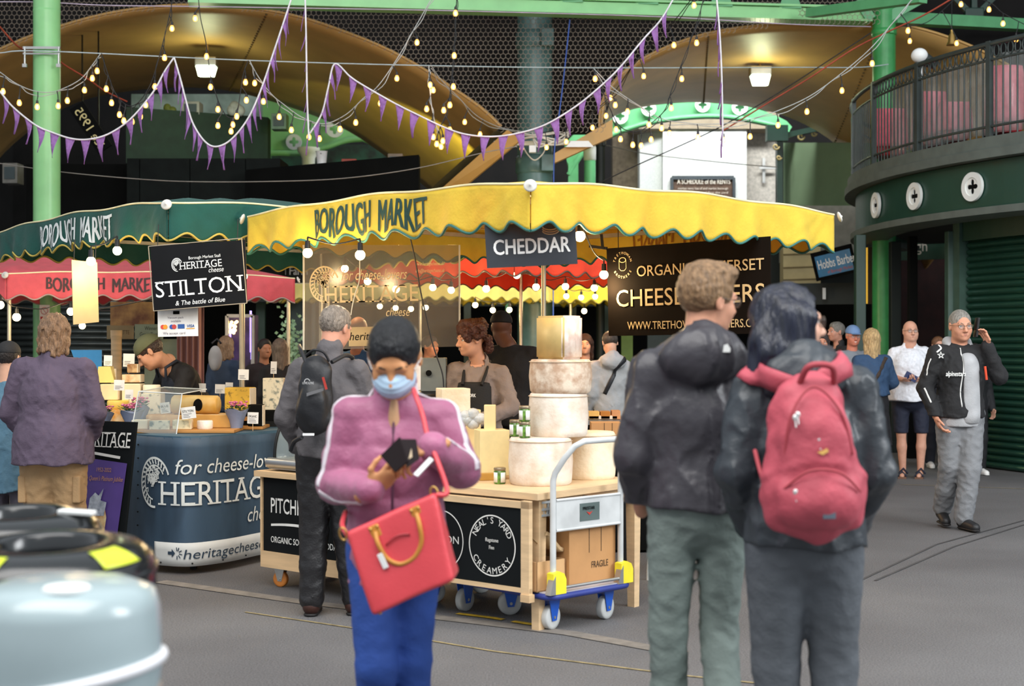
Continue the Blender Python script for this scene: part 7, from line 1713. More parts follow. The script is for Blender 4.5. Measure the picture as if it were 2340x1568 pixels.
def hand_sdf(W, fw, pn, side, curl=0.35, spread=0.0, s=1.0, grip=None, thumb=0.6):
    """W wrist, fw direction of the fingers, pn palm normal (the way fingers curl), side +1 when the thumb lies towards fw x pn"""
    S_ = SDF(); W = np.array(W, float); fw = np.array(fw, float); fw /= np.linalg.norm(fw); pn = np.array(pn, float); pn = pn-fw*(pn@fw); pn /= np.linalg.norm(pn)
    ac = np.cross(fw, pn)*side; Rm = np.stack([ac, fw, pn], 1)
    S_.ell(W+fw*0.05*s, [0.040*s, 0.052*s, 0.016*s], Rm, 0.012); S_.cap(W-fw*0.04*s, W+fw*0.02*s, 0.026*s, 0.024*s, 0.02, flat=(pn, 0.75))
    S_.ell(W+fw*0.035*s+ac*0.024*s+pn*0.008*s, [0.016*s, 0.028*s, 0.014*s], Rm, 0.012)
    for i, (o, L) in enumerate(((0.030, 0.92), (0.010, 1.0), (-0.010, 0.95), (-0.029, 0.76))):
        b = W+fw*(0.088-0.004*abs(i-1))*s+ac*o*s; cu = curl[i] if isinstance(curl, (list, tuple)) else curl*(1+0.12*i)
        d = fw+ac*(o/0.03)*(0.10+spread); ang = 0.0; p = b-d*0.02*s
        for j, (l, r0, r1) in enumerate(((0.044, 0.0092, 0.0086), (0.028, 0.0085, 0.0078), (0.022, 0.0077, 0.0065))):
            ang += cu*(0.8 if j == 0 else 1.0); dd = (d*math.cos(ang)+pn*math.sin(ang)); dd /= np.linalg.norm(dd)
            e = p+dd*(l*L+(0.02 if j == 0 else 0))*s; S_.cap(p, e, r0*s, r1*s, 0.005); p = e
    p = W+fw*0.025*s+ac*0.026*s+pn*0.004*s; d0 = fw*0.55+ac*0.75+pn*0.35*thumb; d0 /= np.linalg.norm(d0); e = p+d0*0.042*s; S_.cap(p, e, 0.0125*s, 0.0105*s, 0.01)
    d1 = fw*0.85+ac*(0.35-0.3*thumb)+pn*0.6*thumb; d1 /= np.linalg.norm(d1); e2 = e+d1*0.032*s; S_.cap(e, e2, 0.0102*s, 0.0092*s, 0.005); d2 = fw*0.9+ac*(0.15-0.4*thumb)+pn*0.7*thumb; d2 /= np.linalg.norm(d2); S_.cap(e2, e2+d2*0.024*s, 0.009*s, 0.0072*s, 0.005)
    return S_
def person(label, px, d, yaw, H, J=None, head=(0, 0, 0), res=1.0, skc='c99a80', hairs=('short', '5a4632'), top=None, bottom=None, shoes='2a2624', eyes=False, brow=None, lips=None, gl=None, fat=1.0, hands=(('r', None), ('l', None)), lower=True, cap=None, z0=0.0, hk=1.0, name='person', extra=None):
    """top: dict(col, puff, hem, sleeve, collar, hood, wr); bottom: dict(col, kind, puff). local frame: +y forward, +x the person's right"""
    k = H/1.75; base = P(px, 778, d); yr = math.radians(yaw)
    j = dict(pelvis=(0, 0, 0.95), chest=(0, 0.0, 1.25), neck=(0, -0.015, 1.445), hd=(0, 0.02, 1.635), shR=(0.165, -0.01, 1.385), shL=(-0.165, -0.01, 1.385), elR=(0.215, -0.03, 1.11), elL=(-0.215, -0.03, 1.11), wrR=(0.215, 0.09, 0.88), wrL=(-0.215, 0.09, 0.88),
             hiR=(0.085, 0, 0.92), hiL=(-0.085, 0, 0.92), knR=(0.095, 0.03, 0.49), knL=(-0.095, 0.03, 0.49), anR=(0.10, -0.02, 0.08), anL=(-0.10, -0.02, 0.08), ftR=(0.115, 0.15, 0.028), ftL=(-0.115, 0.15, 0.028))
    if J: j.update(J)
    j = {a: np.array(b, float)*k for a, b in j.items()}
    R = rotm(*head); hc = j['hd']; f = fat; kh = k*hk
    # --- body
    B = SDF(); pe, ch, nk = j['pelvis'], j['chest'], j['neck']; fl = lambda s: ((0, 1, 0), s)
    B.cap(pe, (pe+ch)/2, 0.120*k*f, 0.108*k*f, 0.05, flat=fl(0.74*f)); B.cap((pe+ch)/2, ch, 0.108*k*f, 0.130*k*f, 0.05, flat=fl(0.72*f)); B.cap(j['shR']*0.85+j['shL']*0.15, j['shL']*0.85+j['shR']*0.15, 0.058*k, 0.058*k, 0.06)
    B.cap(nk-np.array((0, 0, 0.03)), nk+np.array((0, 0, 0.03)), 0.07*k, 0.055*k, 0.04)
    for s in 'RL':
        ql = (top or {}).get('sleeve', 1.0); qa = 0.72; qb = 0.72 if ql >= 1 else 1.0
        B.cap(j['sh'+s], j['el'+s], 0.050*k*qa, 0.039*k*(qa if ql >= 1 else 1), 0.03); B.cap(j['el'+s], j['wr'+s], 0.040*k*qb, 0.027*k, 0.015)
        if lower:
            B.cap(j['hi'+s], j['kn'+s], 0.072*k*f, 0.052*k, 0.04); B.cap(j['kn'+s], j['kn'+s]*0.65+j['an'+s]*0.35, 0.052*k, 0.054*k, 0.02); B.cap(j['kn'+s]*0.65+j['an'+s]*0.35, j['an'+s], 0.054*k, 0.036*k, 0.02)
            B.cap(j['an'+s]-np.array((0, 0.02, 0.03))*k, j['ft'+s], 0.036*k, 0.026*k, 0.02)
    parts = [B.mesh(0.014*res, 1)]
    Hs = SDF(); head_sdf(Hs, hc, R, kh, nk, min(1.25, f)); parts.append(Hs.mesh(0.0048*res, 1))
    hs = dict(hands)
    for s, q in (('R', hs.get('r')), ('L', hs.get('l'))):
        if q == 'none': continue
        fw = j['wr'+s]-j['el'+s]; fw /= np.linalg.norm(fw); sd = 1 if s == 'R' else -1
        a = dict(fw=fw, pn=np.array((-sd*0.8, 0.3, 0.0)), side=1, curl=0.35)
        if isinstance(q, dict): a.update(q)
        if 'side' not in (q or {}):
            a['side'] = 1 if np.cross(a['fw'], a['pn'])@np.array((0, 1, 0.3)) > 0 else -1
        parts.append(hand_sdf(j['wr'+s], s=k, **a).mesh(0.0036*max(1, res*0.9), 1))
    o = skin_obj(name, skin(skc), None, parts); o.location = (base.x, base.y, z0); o.rotation_euler = (0, 0, yr); tag(o, label, 'person')
    # --- top garment
    if top:
        p = top.get('puff', 0.022)*k; Tg = SDF(); hem = top.get('hem', 0.88)*k; hw = top.get('hemw', 0.155)*k*f
        Tg.cap(nk-np.array((0, 0, .02)), ch, 0.055*k+p*.6, 0.14*k*f+p, 0.06, flat=fl(0.74*f)); Tg.cap(ch, pe, 0.142*k*f+p, 0.135*k*f+p, 0.05, flat=fl(0.78*f)); lowp = pe.copy(); lowp[2] = hem-0.04
        Tg.cap(pe, lowp, hw+p*.4, hw+p*.8, 0.05, flat=fl(0.82*f)); Tg.cap(j['shR']*0.85+j['shL']*0.15, j['shL']*0.85+j['shR']*0.15, 0.05*k+p*.8, 0.05*k+p*.8, 0.05)
        sl = top.get('sleeve', 1.0)
        for s in 'RL':
            rs, re_, rw = 0.052*k+p*.8, 0.044*k+p*.7, 0.034*k+p*0.6
            if sl >= 1.0: Tg.cap(j['sh'+s], j['el'+s], rs, re_, 0.03); Tg.cap(j['el'+s], j['wr'+s]*1.0, re_, rw, 0.02)
            elif sl > 0.5: q = j['el'+s]*0.6+j['wr'+s]*0.4; Tg.cap(j['sh'+s], j['el'+s], rs, re_, 0.03); Tg.cap(j['el'+s], q, re_, re_, 0.02)
            else: q = j['sh'+s]*0.25+j['el'+s]*0.75; Tg.cap(j['sh'+s], q, rs, re_*1.1, 0.03)
        if top.get('collar'):
            cz = top['collar']*k; Tg.cap(nk+np.array((0, 0, -0.01)), nk+np.array((0, 0.005, cz)), 0.072*k+p*.3, 0.066*k+p*.3, 0.02); Tg.cap(nk+np.array((0, 0.03*k, 0.01)), nk+np.array((0, 0.04*k, cz+0.1)), 0.052*k, 0.062*k, 0.008, 'sub')
        if top.get('hood'):
            q = top['hood']; Tg.ell(nk+np.array((0, -0.10, 0.0))*k, [0.125*k*q, 0.075*k*q, 0.085*k*q], None, 0.02); Tg.cap(nk+np.array((-0.085, 0.02, 0.02))*k, nk+np.array((0, -0.085, 0.055))*k, 0.035*k*q, 0.05*k*q, 0.03); Tg.cap(nk+np.array((0.085, 0.02, 0.02))*k, nk+np.array((0, -0.085, 0.055))*k, 0.035*k*q, 0.05*k*q, 0.03); Tg.cap(nk+np.array((0, -0.01*k, 0.035)), nk+np.array((0, 0.0, 0.25)), 0.055*k, 0.09*k, 0.02, 'sub')
        wr = top.get('wr', 0.006)
        def dsp(X, wr=wr, sd=top.get('seed', 1.0), wz=top.get('wz', 1.0), ql=top.get('quilt', 0)):
            Y = X+0.03*np.stack([nz(X, 14, sd), nz(X, 14, sd+3), nz(X, 14, sd+5)], -1)
            dd = wr*k*(0.5*nz(Y, 13, sd)+1.5*np.abs(nz(Y*np.array([1.2, 1, wz]), 24, sd+2))**0.6-0.7+(0.8*np.abs(nz(Y*np.array([1, 1, wz]), 52, sd+4))**0.7-0.3)*wz+0.15*nz(Y, 90, sd+1))
            if ql: dd = dd-0.006*np.abs(np.sin(X[..., 2]*math.pi/ql))**0.6
            return dd
        Tg.disp = dsp; Tg.cut((0, 0, hem), (0, 0, -1), lambda X: 0.008*np.sin(X[..., 0]*24+X[..., 1]*18))
        for s in 'RL':
            pass
        v, q = Tg.mesh(top.get('h', 0.0095)*res, 1)
        SK[o.name] = Tg
        g_o = skin_obj(top.get('name', 'jacket'), top.get('mat') or fabric(top['col'], **top.get('mk', {})), o, [(v, q)])
        if top.get('apron'):
            A_ = SDF(); A_.cap(ch+np.array((0, 0.045, 0.02))*k, pe+np.array((0, 0.05, -0.35))*k, 0.125*k*f+p, 0.16*k*f+p, 0.03, flat=fl(0.74)); A_.cut((0, 0.085*k, 0), (0, -1, 0)); A_.cut((0, 0, 1.33*k), (0, 0, 1)); v, q = A_.mesh(0.012*res, 1); ao = skin_obj('apron', fabric(top['apron']), o, [(v, q)])
            for s in (-1, 1):
                g = MB(); g.tube([ch+np.array((s*0.07, 0.15, 0.06))*k, nk+np.array((s*0.085, 0.06, -0.02))*k, nk+np.array((s*0.075, -0.03, 0.03))*k, nk+np.array((s*0.02, -0.09, 0.01))*k], 0.012*k, 6); g.build('strap', fabric(top['apron']), ao)
    # --- trousers
    if bottom and lower:
        p = bottom.get('puff', 0.016)*k; Bt = SDF(); kind = bottom.get('kind', 'long')
        Bt.cap(pe+np.array((0, 0, 0.08))*k, pe-np.array((0, 0, 0.02))*k, 0.13*k*f+p*.5, 0.145*k*f+p*.5, 0.04, flat=fl(0.8*f))
        if kind == 'skirt': Bt.cap(pe, pe-np.array((0, 0, bottom.get('len', 0.45)))*k, 0.15*k*f+p, 0.20*k*f+p, 0.05, flat=fl(0.8)); Bt.cut((0, 0, (0.95-bottom.get('len', 0.45))*k), (0, 0, -1))
        else:
            for s in 'RL':
                kk = j['kn'+s]; aa = j['an'+s]; rr_ = bottom.get('rad', (0.084, 0.062, 0.05))
                Bt.cap(j['hi'+s], kk, rr_[0]*k*f+p, rr_[1]*k+p, 0.03)
                if kind == 'long': Bt.cap(kk, kk*.5+aa*.5, rr_[1]*k+p, (rr_[1]+rr_[2])/2*k+p, 0.02); Bt.cap(kk*.5+aa*.5, aa+np.array((0, 0, 0.015)), (rr_[1]+rr_[2])/2*k+p, rr_[2]*k+p, 0.02)
            if kind == 'shorts': Bt.cut((0, 0, bottom.get('len', 0.50)*k), (0, 0, -1))
        wr = bottom.get('wr', 0.005); Bt.disp = lambda X: wr*k*(0.5*nz(X, 14, 4)+1.4*np.abs(nz(X*np.array([1.1, 1, 1.5])+0.04*nz(X, 12, 2)[..., None], 27, 6))**0.6-0.7+0.3*nz(X, 70, 2))
        v, q = Bt.mesh(0.0105*res, 1); skin_obj('shorts' if kind == 'shorts' else ('skirt' if kind == 'skirt' else 'trousers'), fabric(bottom['col'], **bottom.get('mk', {})), o, [(v, q)])
    if shoes and lower:
        for s in 'RL':
            Sh = SDF(); a = j['an'+s]; b = j['ft'+s]; Sh.cap(a-np.array((0, 0.02, 0.025))*k, b-np.array((0, 0.015, -0.002)), 0.046*k, 0.039*k, 0.02); Sh.cap(a-np.array((0, 0.01, 0.03))*k, a+np.array((0, 0, 0.01)), 0.043*k, 0.044*k, 0.02)
            zc = min(a[2]-0.075*k, b[2]-0.03*k); Sh.cut((0, 0, zc+0.006), (0, 0, -1)); v, q = Sh.mesh(0.007*res, 1); so = skin_obj('shoe', mat('shoe_'+shoes, shoes, 0.5, bump=0.1), o, [(v, q)])
            So = SDF(); c0 = a-np.array((0, 0.02, 0))*k; c0[2] = zc+0.012; c1 = b.copy(); c1[2] = zc+0.012+max(0, (b[2]-0.028*k)-zc if False else 0); So.cap(c0, c1, 0.043*k, 0.038*k, 0.01, flat=((0, 0, 1), 0.32)); v, q = So.mesh(0.007*res, 1); skin_obj('sole', mat('sole_dark' if shoes != 'e8e6e2' else 'sole_white', '1c1a1a' if shoes != 'e8e6e2' else 'dededa', 0.6), so, [(v, q)])
    if hairs: hair(o, hc, R, kh, hairs[0], hairs[1], 0.0062*res)
    if cap: capobj(o, hc, R, kh, *cap)
    face_bits(o, hc, R, kh, eyes, brow, lips)
    if gl: glasses(o, hc, R, kh, gl)
    return o, j, hc, R, kh
SK = {}
def toworld(o, p): return wm(o) @ Vector(p)
JR = lambda **k: k
# ---- A: woman in the pink padded jacket, looking down at her wallet
A, jA, hA, RA, kA = person('woman in pink quilted jacket and blue face mask looking down into her wallet', 905, 4.8, 180, 1.60,
    J=dict(pelvis=(0.0, 0, 0.98), chest=(-0.0, 0.0, 1.25), neck=(0.0, 0.01, 1.46), hd=(0.0, 0.07, 1.62), shR=(0.165, 0, 1.405), shL=(-0.165, 0, 1.395), elR=(0.225, 0.0, 1.15), elL=(-0.245, 0.03, 1.21), wrR=(0.07, 0.25, 1.16), wrL=(-0.15, 0.26, 1.31),
           hiR=(0.09, 0, 0.92), hiL=(-0.075, 0, 0.92), knR=(0.065, 0.08, 0.50), knL=(-0.055, -0.02, 0.50), anR=(0.10, -0.08, 0.09), anL=(-0.05, -0.10, 0.1), ftR=(0.11, 0.10, 0.03), ftL=(-0.06, 0.07, 0.03)),
    head=(-3, -34, 0), res=0.85, hk=1.17, skc='cb9062', hairs=('bun', '15161a'), top=dict(col='a65f80', puff=0.024, hem=0.80, hemw=0.155, collar=0.07, quilt=0.085, wr=0.004, mk=dict(rough=0.5, sheen=0.2)),
    bottom=dict(col='2c4f9e', puff=0.012, wr=0.003), eyes=False, brow='1a1614', lips=None,
    hands=(('r', dict(fw=(-0.7, 0.1, 0.5), pn=(0.0, -0.6, 0.5), curl=[0.45, 0.5, 0.52, 0.55], side=1, thumb=0.7)), ('l', dict(fw=(0.85, 0.12, -0.25), pn=(0.0, -0.2, -0.9), curl=[0.5, 0.55, 0.65, 0.75], side=-1, thumb=0.9))))
def stripe(o, pts, w, m, name='stripe', off=0.001, par=None, th=0.003, flatn=False):
    """ribbon of width w laid on the garment of figure o along local points"""
    T_s = SK[o.name]; dsp0 = T_s.disp
    if flatn: T_s.disp = None
    sp2 = spline([T_s.proj(p, off) for p in pts], 7); n = len(sp2)
    def fs(u, v):
        i = int(round(u*(n-1))); tn = (sp2[min(i+1, n-1)]-sp2[max(i-1, 0)]).normalized(); c = sp2[i]
        e = 0.004; X = np.array([c, c+Vector((e, 0, 0)), c+Vector((0, e, 0)), c+Vector((0, 0, e))]); d = T_s.at(X); nn = Vector(d[1:]-d[0]).normalized(); sd = tn.cross(nn).normalized()
        return T_s.proj(c+sd*(v-.5)*w, off+0.25*th, 3)
    g = MB(); g.grid(fs, n-1, 3, th=-th); q = g.build(name, m, par or o); T_s.disp = dsp0
    if par is not None: q.data.transform(wm(par).inverted() @ wm(o))
    return q
M_wst = mat('white_stripe', 'e6dde4', 0.6)
def armstripe(o, j, s, sgn):
    sh, el, wr = [Vector(j[q+s]) for q in ('sh', 'el', 'wr')]; ou = Vector((sgn*.85, 0.6, 0.0)).normalized()*.08; n0 = Vector(j['neck'])
    stripe(o, [n0+Vector((sgn*0.07, 0.03, 0.05)), (n0+sh)/2+Vector((0, 0.02, 0.075)), sh+Vector((sgn*0.05, 0.02, 0.06)), sh.lerp(el, 0.3)+ou, sh.lerp(el, 0.7)+ou, el+ou], 0.024, M_wst)
    f = (wr-el).normalized(); b = Vector((0, 0.55, -0.6)) if s == 'R' else Vector((0, 0.6, 0.55)); o2 = (b-f*b.dot(f)).normalized()*.07
    stripe(o, [el+ou*.8+o2*.5, el.lerp(wr, 0.25)+o2+ou*.1, el.lerp(wr, 0.5)+o2, el.lerp(wr, 0.85)+o2], 0.02, M_wst)
armstripe(A, jA, 'R', 1); armstripe(A, jA, 'L', -1)
def Hh(hc, R, k, p): return hc+R@(np.array(p)*k)
M_ = SDF(); E_ = lambda c, r, kk=0.01, op='add': M_.ell(Hh(hA, RA, kA, c), [x*kA for x in r], RA, kk, op)
E_((0, 0.035, -0.045), (0.068, 0.082, 0.062)); E_((0, 0.09, -0.04), (0.035, 0.035, 0.035), 0.02); E_((0, -0.04, -0.04), (0.12, 0.062, 0.12), 0.005, 'sub'); M_.disp = lambda X: 0.0015*np.sin((X@(RA[:, 2]))*330)
M_.cut(Hh(hA, RA, kA, (0, 0, -0.002)), RA@np.array((0, -0.15, 1.0)))
v, q = M_.mesh(0.0045, 1); skin_obj('face_mask', mat('pale_blue_mask', 'b4cfe6', 0.8, var=0.04), A, [(v, q)])
for s in (-1, 1):
    g = MB(); g.tube([Vector(Hh(hA, RA, kA, (s*0.066, 0.045, -0.012))), Vector(Hh(hA, RA, kA, (s*0.083, 0.0, 0.0))), Vector(Hh(hA, RA, kA, (s*0.083, -0.015, -0.015)))], 0.002, 5); g.build('mask_loop', M_white, A)
g = MB(); g.tube([Vector(jA['neck'])+Vector((0, 0.078, -0.03)), Vector(jA['chest'])+Vector((0, 0.125, 0.02)), Vector(jA['chest'])+Vector((0, 0.145, -0.1)), Vector(jA['pelvis'])+Vector((0, 0.14, 0)), Vector(jA['pelvis'])+Vector((0, 0.15, -0.1))], 0.005, 5); g.build('zip', mat('dark_plum_zip', '5a3048', 0.5), A)
V_ = SDF(); V_.ell(Vector(jA['neck'])+Vector((0, 0.062, -0.06)), [0.022, 0.03, 0.10], None, 0.01); v, q = V_.mesh(0.006, 1); skin_obj('neckline', skin('c9a078'), A, [(v, q)])
# wallet, card, handbag
def wl(o, p): return toworld(o, p)
t = thing('wallet', 'open dark leather wallet held in both hands of the masked woman', 'wallet', tuple(wl(A, (0.02, 0.33, 1.05))))
def quadslab(pts, th, name, m, par):
    a = [Vector(p) for p in pts]; n = (a[1]-a[0]).cross(a[3]-a[0]).normalized()*th; g = MB(); g.hexa([a[0], a[1], a[2], a[3], a[0]+n, a[1]+n, a[2]+n, a[3]+n]); return g.build(name, m, par, True)
dw = 4.47
quadslab([P(905, 1080, dw), P(935, 1055, dw-.02), P(915, 1000, dw+.03), P(872, 1042, dw+.05)], 0.006, 'cover', mat('dark_wallet_leather', '1c1416', 0.75, spec=0.2), t)
quadslab([P(930, 1070, dw-.02), P(958, 1050, dw+.02), P(950, 1005, dw+.06), P(915, 1005, dw+.03)], 0.004, 'cover', mat('dark_wallet_leather', '1c1416', 0.75, spec=0.2), t)
quadslab([P(918, 1062, dw), P(942, 1045, dw), P(940, 1012, dw+.05), P(920, 1012, dw+.03)], 0.003, 'lining', mat('cream_lining', 'cbb79a', 0.6), t)
t = thing('receipt', 'narrow white folded receipt slipping out of the dark wallet', 'receipt', tuple(P(970, 1070, 4.45)))
quadslab([P(946, 1085, 4.44), P(955, 1090, 4.43), P(991, 1052, 4.45), P(983, 1046, 4.46)], 0.004, 'paper', M_white, t)
hb = thing('handbag', 'red leather handbag with tan handle hanging across the pink jacket', 'handbag', tuple(P(930, 1390, 4.5)))
M_redl = mat('red_saffiano_leather', 'd84a52', 0.36, var=0.05, bump=0.15, bscale=200); M_tan = mat('tan_leather_handle', 'c98a3a', 0.45)
BO = P(852, 1402, 4.50); Ub = (P(1056, 1312, 4.46)-BO).normalized(); Vb = Vector((-Ub.z, 0, Ub.x)); Nb = Ub.cross(Vb)
Bg = SDF(); W0, W1, HB_ = 0.300, 0.332, 0.272
def bagf(X):
    q = X; z = np.clip(q[..., 2]/HB_, 0, 1); hw = (W0/2)+(W1/2-W0/2)*z; hd = 0.062*(1-0.72*z)+0.004
    d = np.stack([np.abs(q[..., 0])-hw+0.02, np.abs(q[..., 1])-hd+0.012, np.abs(q[..., 2]-HB_/2)-HB_/2+0.012], -1)
    return np.linalg.norm(np.maximum(d, 0), axis=-1)+np.minimum(d.max(-1), 0)-0.013
Bg.add(bagf, (-W0/2, -0.08, 0), (W0/2, 0.08, HB_)); Bg.disp = lambda X: 0.004*nz(X, 16, 3)
v, q = Bg.mesh(0.006, 1); Vs = Vb+Ub*0.14; Rb = np.array([[Ub.x, Nb.x, Vs.x], [Ub.y, Nb.y, Vs.y], [Ub.z, Nb.z, Vs.z]])
cb0 = np.array(BO+Ub*0.155-Nb*-0.0)
bo = skin_obj('bag_body', M_redl, hb, [(v@Rb.T+cb0-np.array(hb.location), q)])
def BP(x, y, z): return Vector(Rb@np.array((x, y, z))+cb0)
g = MB()
for (x, y) in ((-0.12, -0.045), (0.12, -0.045), (-0.12, 0.045), (0.12, 0.045)): g.sphere(BP(x, y, -0.002), (0.007, 0.007, 0.005), 10, 6)
g.build('brass_feet', mat('brass', 'c9a25c', 0.3, 0.8), hb, True)
sgn_ = -1 if (BP(0, -1, 0)-BP(0, 0, 0)).y < 0 else 1
yf = -0.03
g = MB(); fr = -1 if Nb.y > 0 else 1
hx = [(-0.072, 0.235), (-0.070, 0.20), (-0.058, 0.15), (-0.03, 0.118), (0.0, 0.11), (0.035, 0.118), (0.065, 0.15), (0.075, 0.20), (0.072, 0.235)]
g.tube(spline([BP(x+0.01, fr*(0.045 if 0 < i < 8 else 0.028), z) for i, (x, z) in enumerate(hx)], 6), 0.0075, 10); g.build('handle', M_tan, hb, True)
for x in (-0.062, 0.082):
    g = MB(); g.box(BP(x, fr*0.024, 0.238), (0.034, 0.01, 0.04), R=Matrix(((Ub.x, Nb.x, Vb.x), (Ub.y, Nb.y, Vb.y), (Ub.z, Nb.z, Vb.z))), bev=0.004); hd_ = g.build('handle_tab', M_tan, hb, True)
    g = MB(); g.sphere(BP(x-0.012, fr*0.03, 0.25), 0.005, 8, 6); g.sphere(BP(x+0.012, fr*0.03, 0.25), 0.005, 8, 6); g.build('rivet', mat('brass', 'c9a25c', 0.3, 0.8), hd_, True)
g = MB(); g.tube([BP(-0.055, fr*0.045, 0.20), BP(-0.058, fr*0.05, 0.165)], 0.003, 5); g.box(BP(-0.06, fr*0.052, 0.145), (0.018, 0.005, 0.05), R=Matrix(((Ub.x, Nb.x, Vb.x), (Ub.y, Nb.y, Vb.y), (Ub.z, Nb.z, Vb.z))), bev=0.002); g.build('hang_tag', M_white, hb, True)
g = MB(); g.grid(lambda u, v: BP(-0.04+0.085*u, fr*(0.0365+0.0), 0.188+0.012*math.sin(u*3.1)-0.006*v), 8, 1, th=0.003); g.build('front_seam', mat('dark_red_seam', 'b0343c', 0.4), hb, True)
shL = toworld(A, jA['shL']); 
g = MB(); pts = [P(1060, 1195, 4.42), P(1020, 1155, 4.44), P(1005, 1090, 4.46), P(990, 1045, 4.50), P(972, 980, 4.56), P(955, 920, 4.60), P(960, 890, 4.66)]
pts = [BP(0.155, 0, 0.262), P(1022, 1125, 4.46), P(1002, 1060, 4.50), P(978, 1000, 4.56), P(966, 950, 4.60), P(950, 905, 4.64), P(945, 890, 4.70)]
g.tube(spline(pts, 6), 0.0085, 8); g.build('shoulder_strap', M_redl, hb, True); g = MB(); g.tube(spline([BP(-0.16, 0, 0.262), P(782, 1200, 4.58), P(790, 1170, 4.75)], 5), 0.0085, 8); g.build('shoulder_strap', M_redl, hb, True)
g = MB()
for x in (-0.172, 0.15): g.tube([BP(x+0.012*math.cos(a), 0, 0.27+0.02*math.sin(a)) for a in [i*math.pi/6 for i in range(12)]], 0.0035, 6, closed=True)
g.build('strap_ring', mat('brass', 'c9a25c', 0.3, 0.8), hb, True)

# ---- B: man in black hooded jacket
Bm, jB, hB, RB, kB = person('fair haired man from behind in black hooded jacket and grey green jeans, turning his head', 1596, 5.0, 2, 1.80,
    J=dict(hd=(0.035, 0.02, 1.635), elR=(0.215, -0.02, 1.11), elL=(-0.225, -0.03, 1.10), wrL=(-0.18, 0.12, 0.90), wrR=(0.15, 0.14, 0.95), knL=(-0.10, 0.02, 0.50), knR=(0.075, 0.03, 0.5), anL=(-0.09, 0.05, 0.08), anR=(0.07, -0.16, 0.1)), head=(-62, -4, 4), res=0.85, skc='d39a7e', hairs=('quiff', '8f7050'), lower=True,
    top=dict(col='3c3a40', puff=0.030, hem=0.925, hemw=0.165, hood=1.18, wr=0.009, wz=0.4, collar=0.05, mk=dict(rough=0.42, bump=0.12, var=0.12)), bottom=dict(col='74817c', puff=0.010, wr=0.006, rad=(0.080, 0.056, 0.046)), brow='7a5c40', lips='b87a6a', gl='6a5a4c', eyes=True, hands=(('r', 'none'), ('l', 'none')))
g = MB(); v2 = [(-.012, 0), (.012, 0), (.014, .012), (.004, .028), (-.008, .024)]; c = P(1660, 805, 4.80); g.prism(v2, c, (1, 0, 0), (0, 0, 1), -0.003); o = g.build('jacket_logo', M_white, Bm, True)
# ---- C: woman with the rose backpack
Cw, jC, hC, RC, kC = person('woman from behind with blue-black hair and round glasses, dark waxed jacket, grey jeans', 1838, 4.65, 0, 1.70,
    J=dict(hd=(-0.045, 0.03, 1.64), neck=(-0.02, -0.01, 1.475), shR=(0.17, -0.01, 1.425), shL=(-0.17, -0.01, 1.42), elR=(0.228, -0.04, 1.14), elL=(-0.24, -0.05, 1.15), wrR=(0.20, 0.09, 0.96), wrL=(-0.17, 0.1, 0.95), pelvis=(0, -0.01, 0.95), knR=(0.105, 0.03, 0.49), knL=(-0.09, 0.03, 0.49), anR=(0.10, -0.05, 0.08), anL=(-0.07, 0.02, 0.08)), head=(-78, 2, -3), hk=1.05, res=0.85, skc='d8a890', hairs=None, fat=1.08,
    top=dict(col='33393f', puff=0.030, hem=0.90, hemw=0.17, hood=1.1, wr=0.010, wz=0.6, seed=5.0, collar=0.07, mk=dict(rough=0.4, bump=0.15, var=0.15)), bottom=dict(col='555a60', puff=0.012, wr=0.004, rad=(0.098, 0.068, 0.05)), brow='20202a', lips='b06a6a', gl='4a4038', eyes=True, hands=(('r', 'none'), ('l', 'none')))
Hc = SDF(); T_ = lambda p: Hh(hC, RC, kC, p)
Hc.ell(T_((0, -0.016, 0.034)), [0.096*kC, 0.115*kC, 0.103*kC], RC, 0.02); CUT = lambda: (Hc.ell(T_((0.0, 0.118, -0.03)), [0.13, 0.095, 0.118], RC, 0.01, 'sub'), Hc.ell(T_((0.09, 0.01, -0.01)), [0.035, 0.03, 0.035], RC, 0.01, 'sub')); rr = random.Random(8)
hl = hC
for (a, b, r0, r1) in (((-0.05, -0.05, 0.06), (-0.10, -0.08, -0.06), 0.05, 0.045), ((-0.02, -0.09, 0.03), (-0.07, -0.11, -0.10), 0.05, 0.045), ((0.03, -0.09, 0.02), (-0.03, -0.115, -0.14), 0.045, 0.04), ((0.06, -0.05, -0.02), (0.0, -0.10, -0.12), 0.035, 0.03),
                       ((-0.10, -0.08, -0.06), (-0.115, -0.085, -0.17), 0.045, 0.04), ((-0.07, -0.11, -0.10), (-0.085, -0.105, -0.22), 0.045, 0.025), ((-0.03, -0.115, -0.14), (-0.07, -0.11, -0.22), 0.04, 0.025)):
    Hc.cap(hl+np.array(a), hl+np.array(b), r0, r1, 0.02)
CUT(); Hc.disp = lambda X: 0.006*nz(X*np.array([1.0, 1, 0.3])+0.02*nz(X, 9, 1)[..., None], 55, 3)+0.0022*nz(X*np.array([1, 1, 0.15]), 170, 1)
v, q = Hc.mesh(0.0052, 1); skin_obj('hair', mat('blue_black_hair', '0e1326', 0.3, var=0.4, vscale=20, stretch=(3, 3, 0.25), bump=0.5, bscale=60, spec=0.6), Cw, [(v, q)])
Sc = SDF(); n0 = jC['neck']
for a in range(10):
    t0, t1 = a*math.pi/9-0.2, (a+1)*math.pi/9-0.2; Sc.cap(n0+np.array((0.085*math.cos(t0), -0.085*math.sin(t0), 0.055)), n0+np.array((0.085*math.cos(t1), -0.085*math.sin(t1), 0.055)), 0.03, 0.03, 0.02)
Sc.disp = lambda X: 0.006*nz(X, 50, 7); v, q = Sc.mesh(0.008, 1); skin_obj('scarf', fabric('2c2a2e'), Cw, [(v, q)])
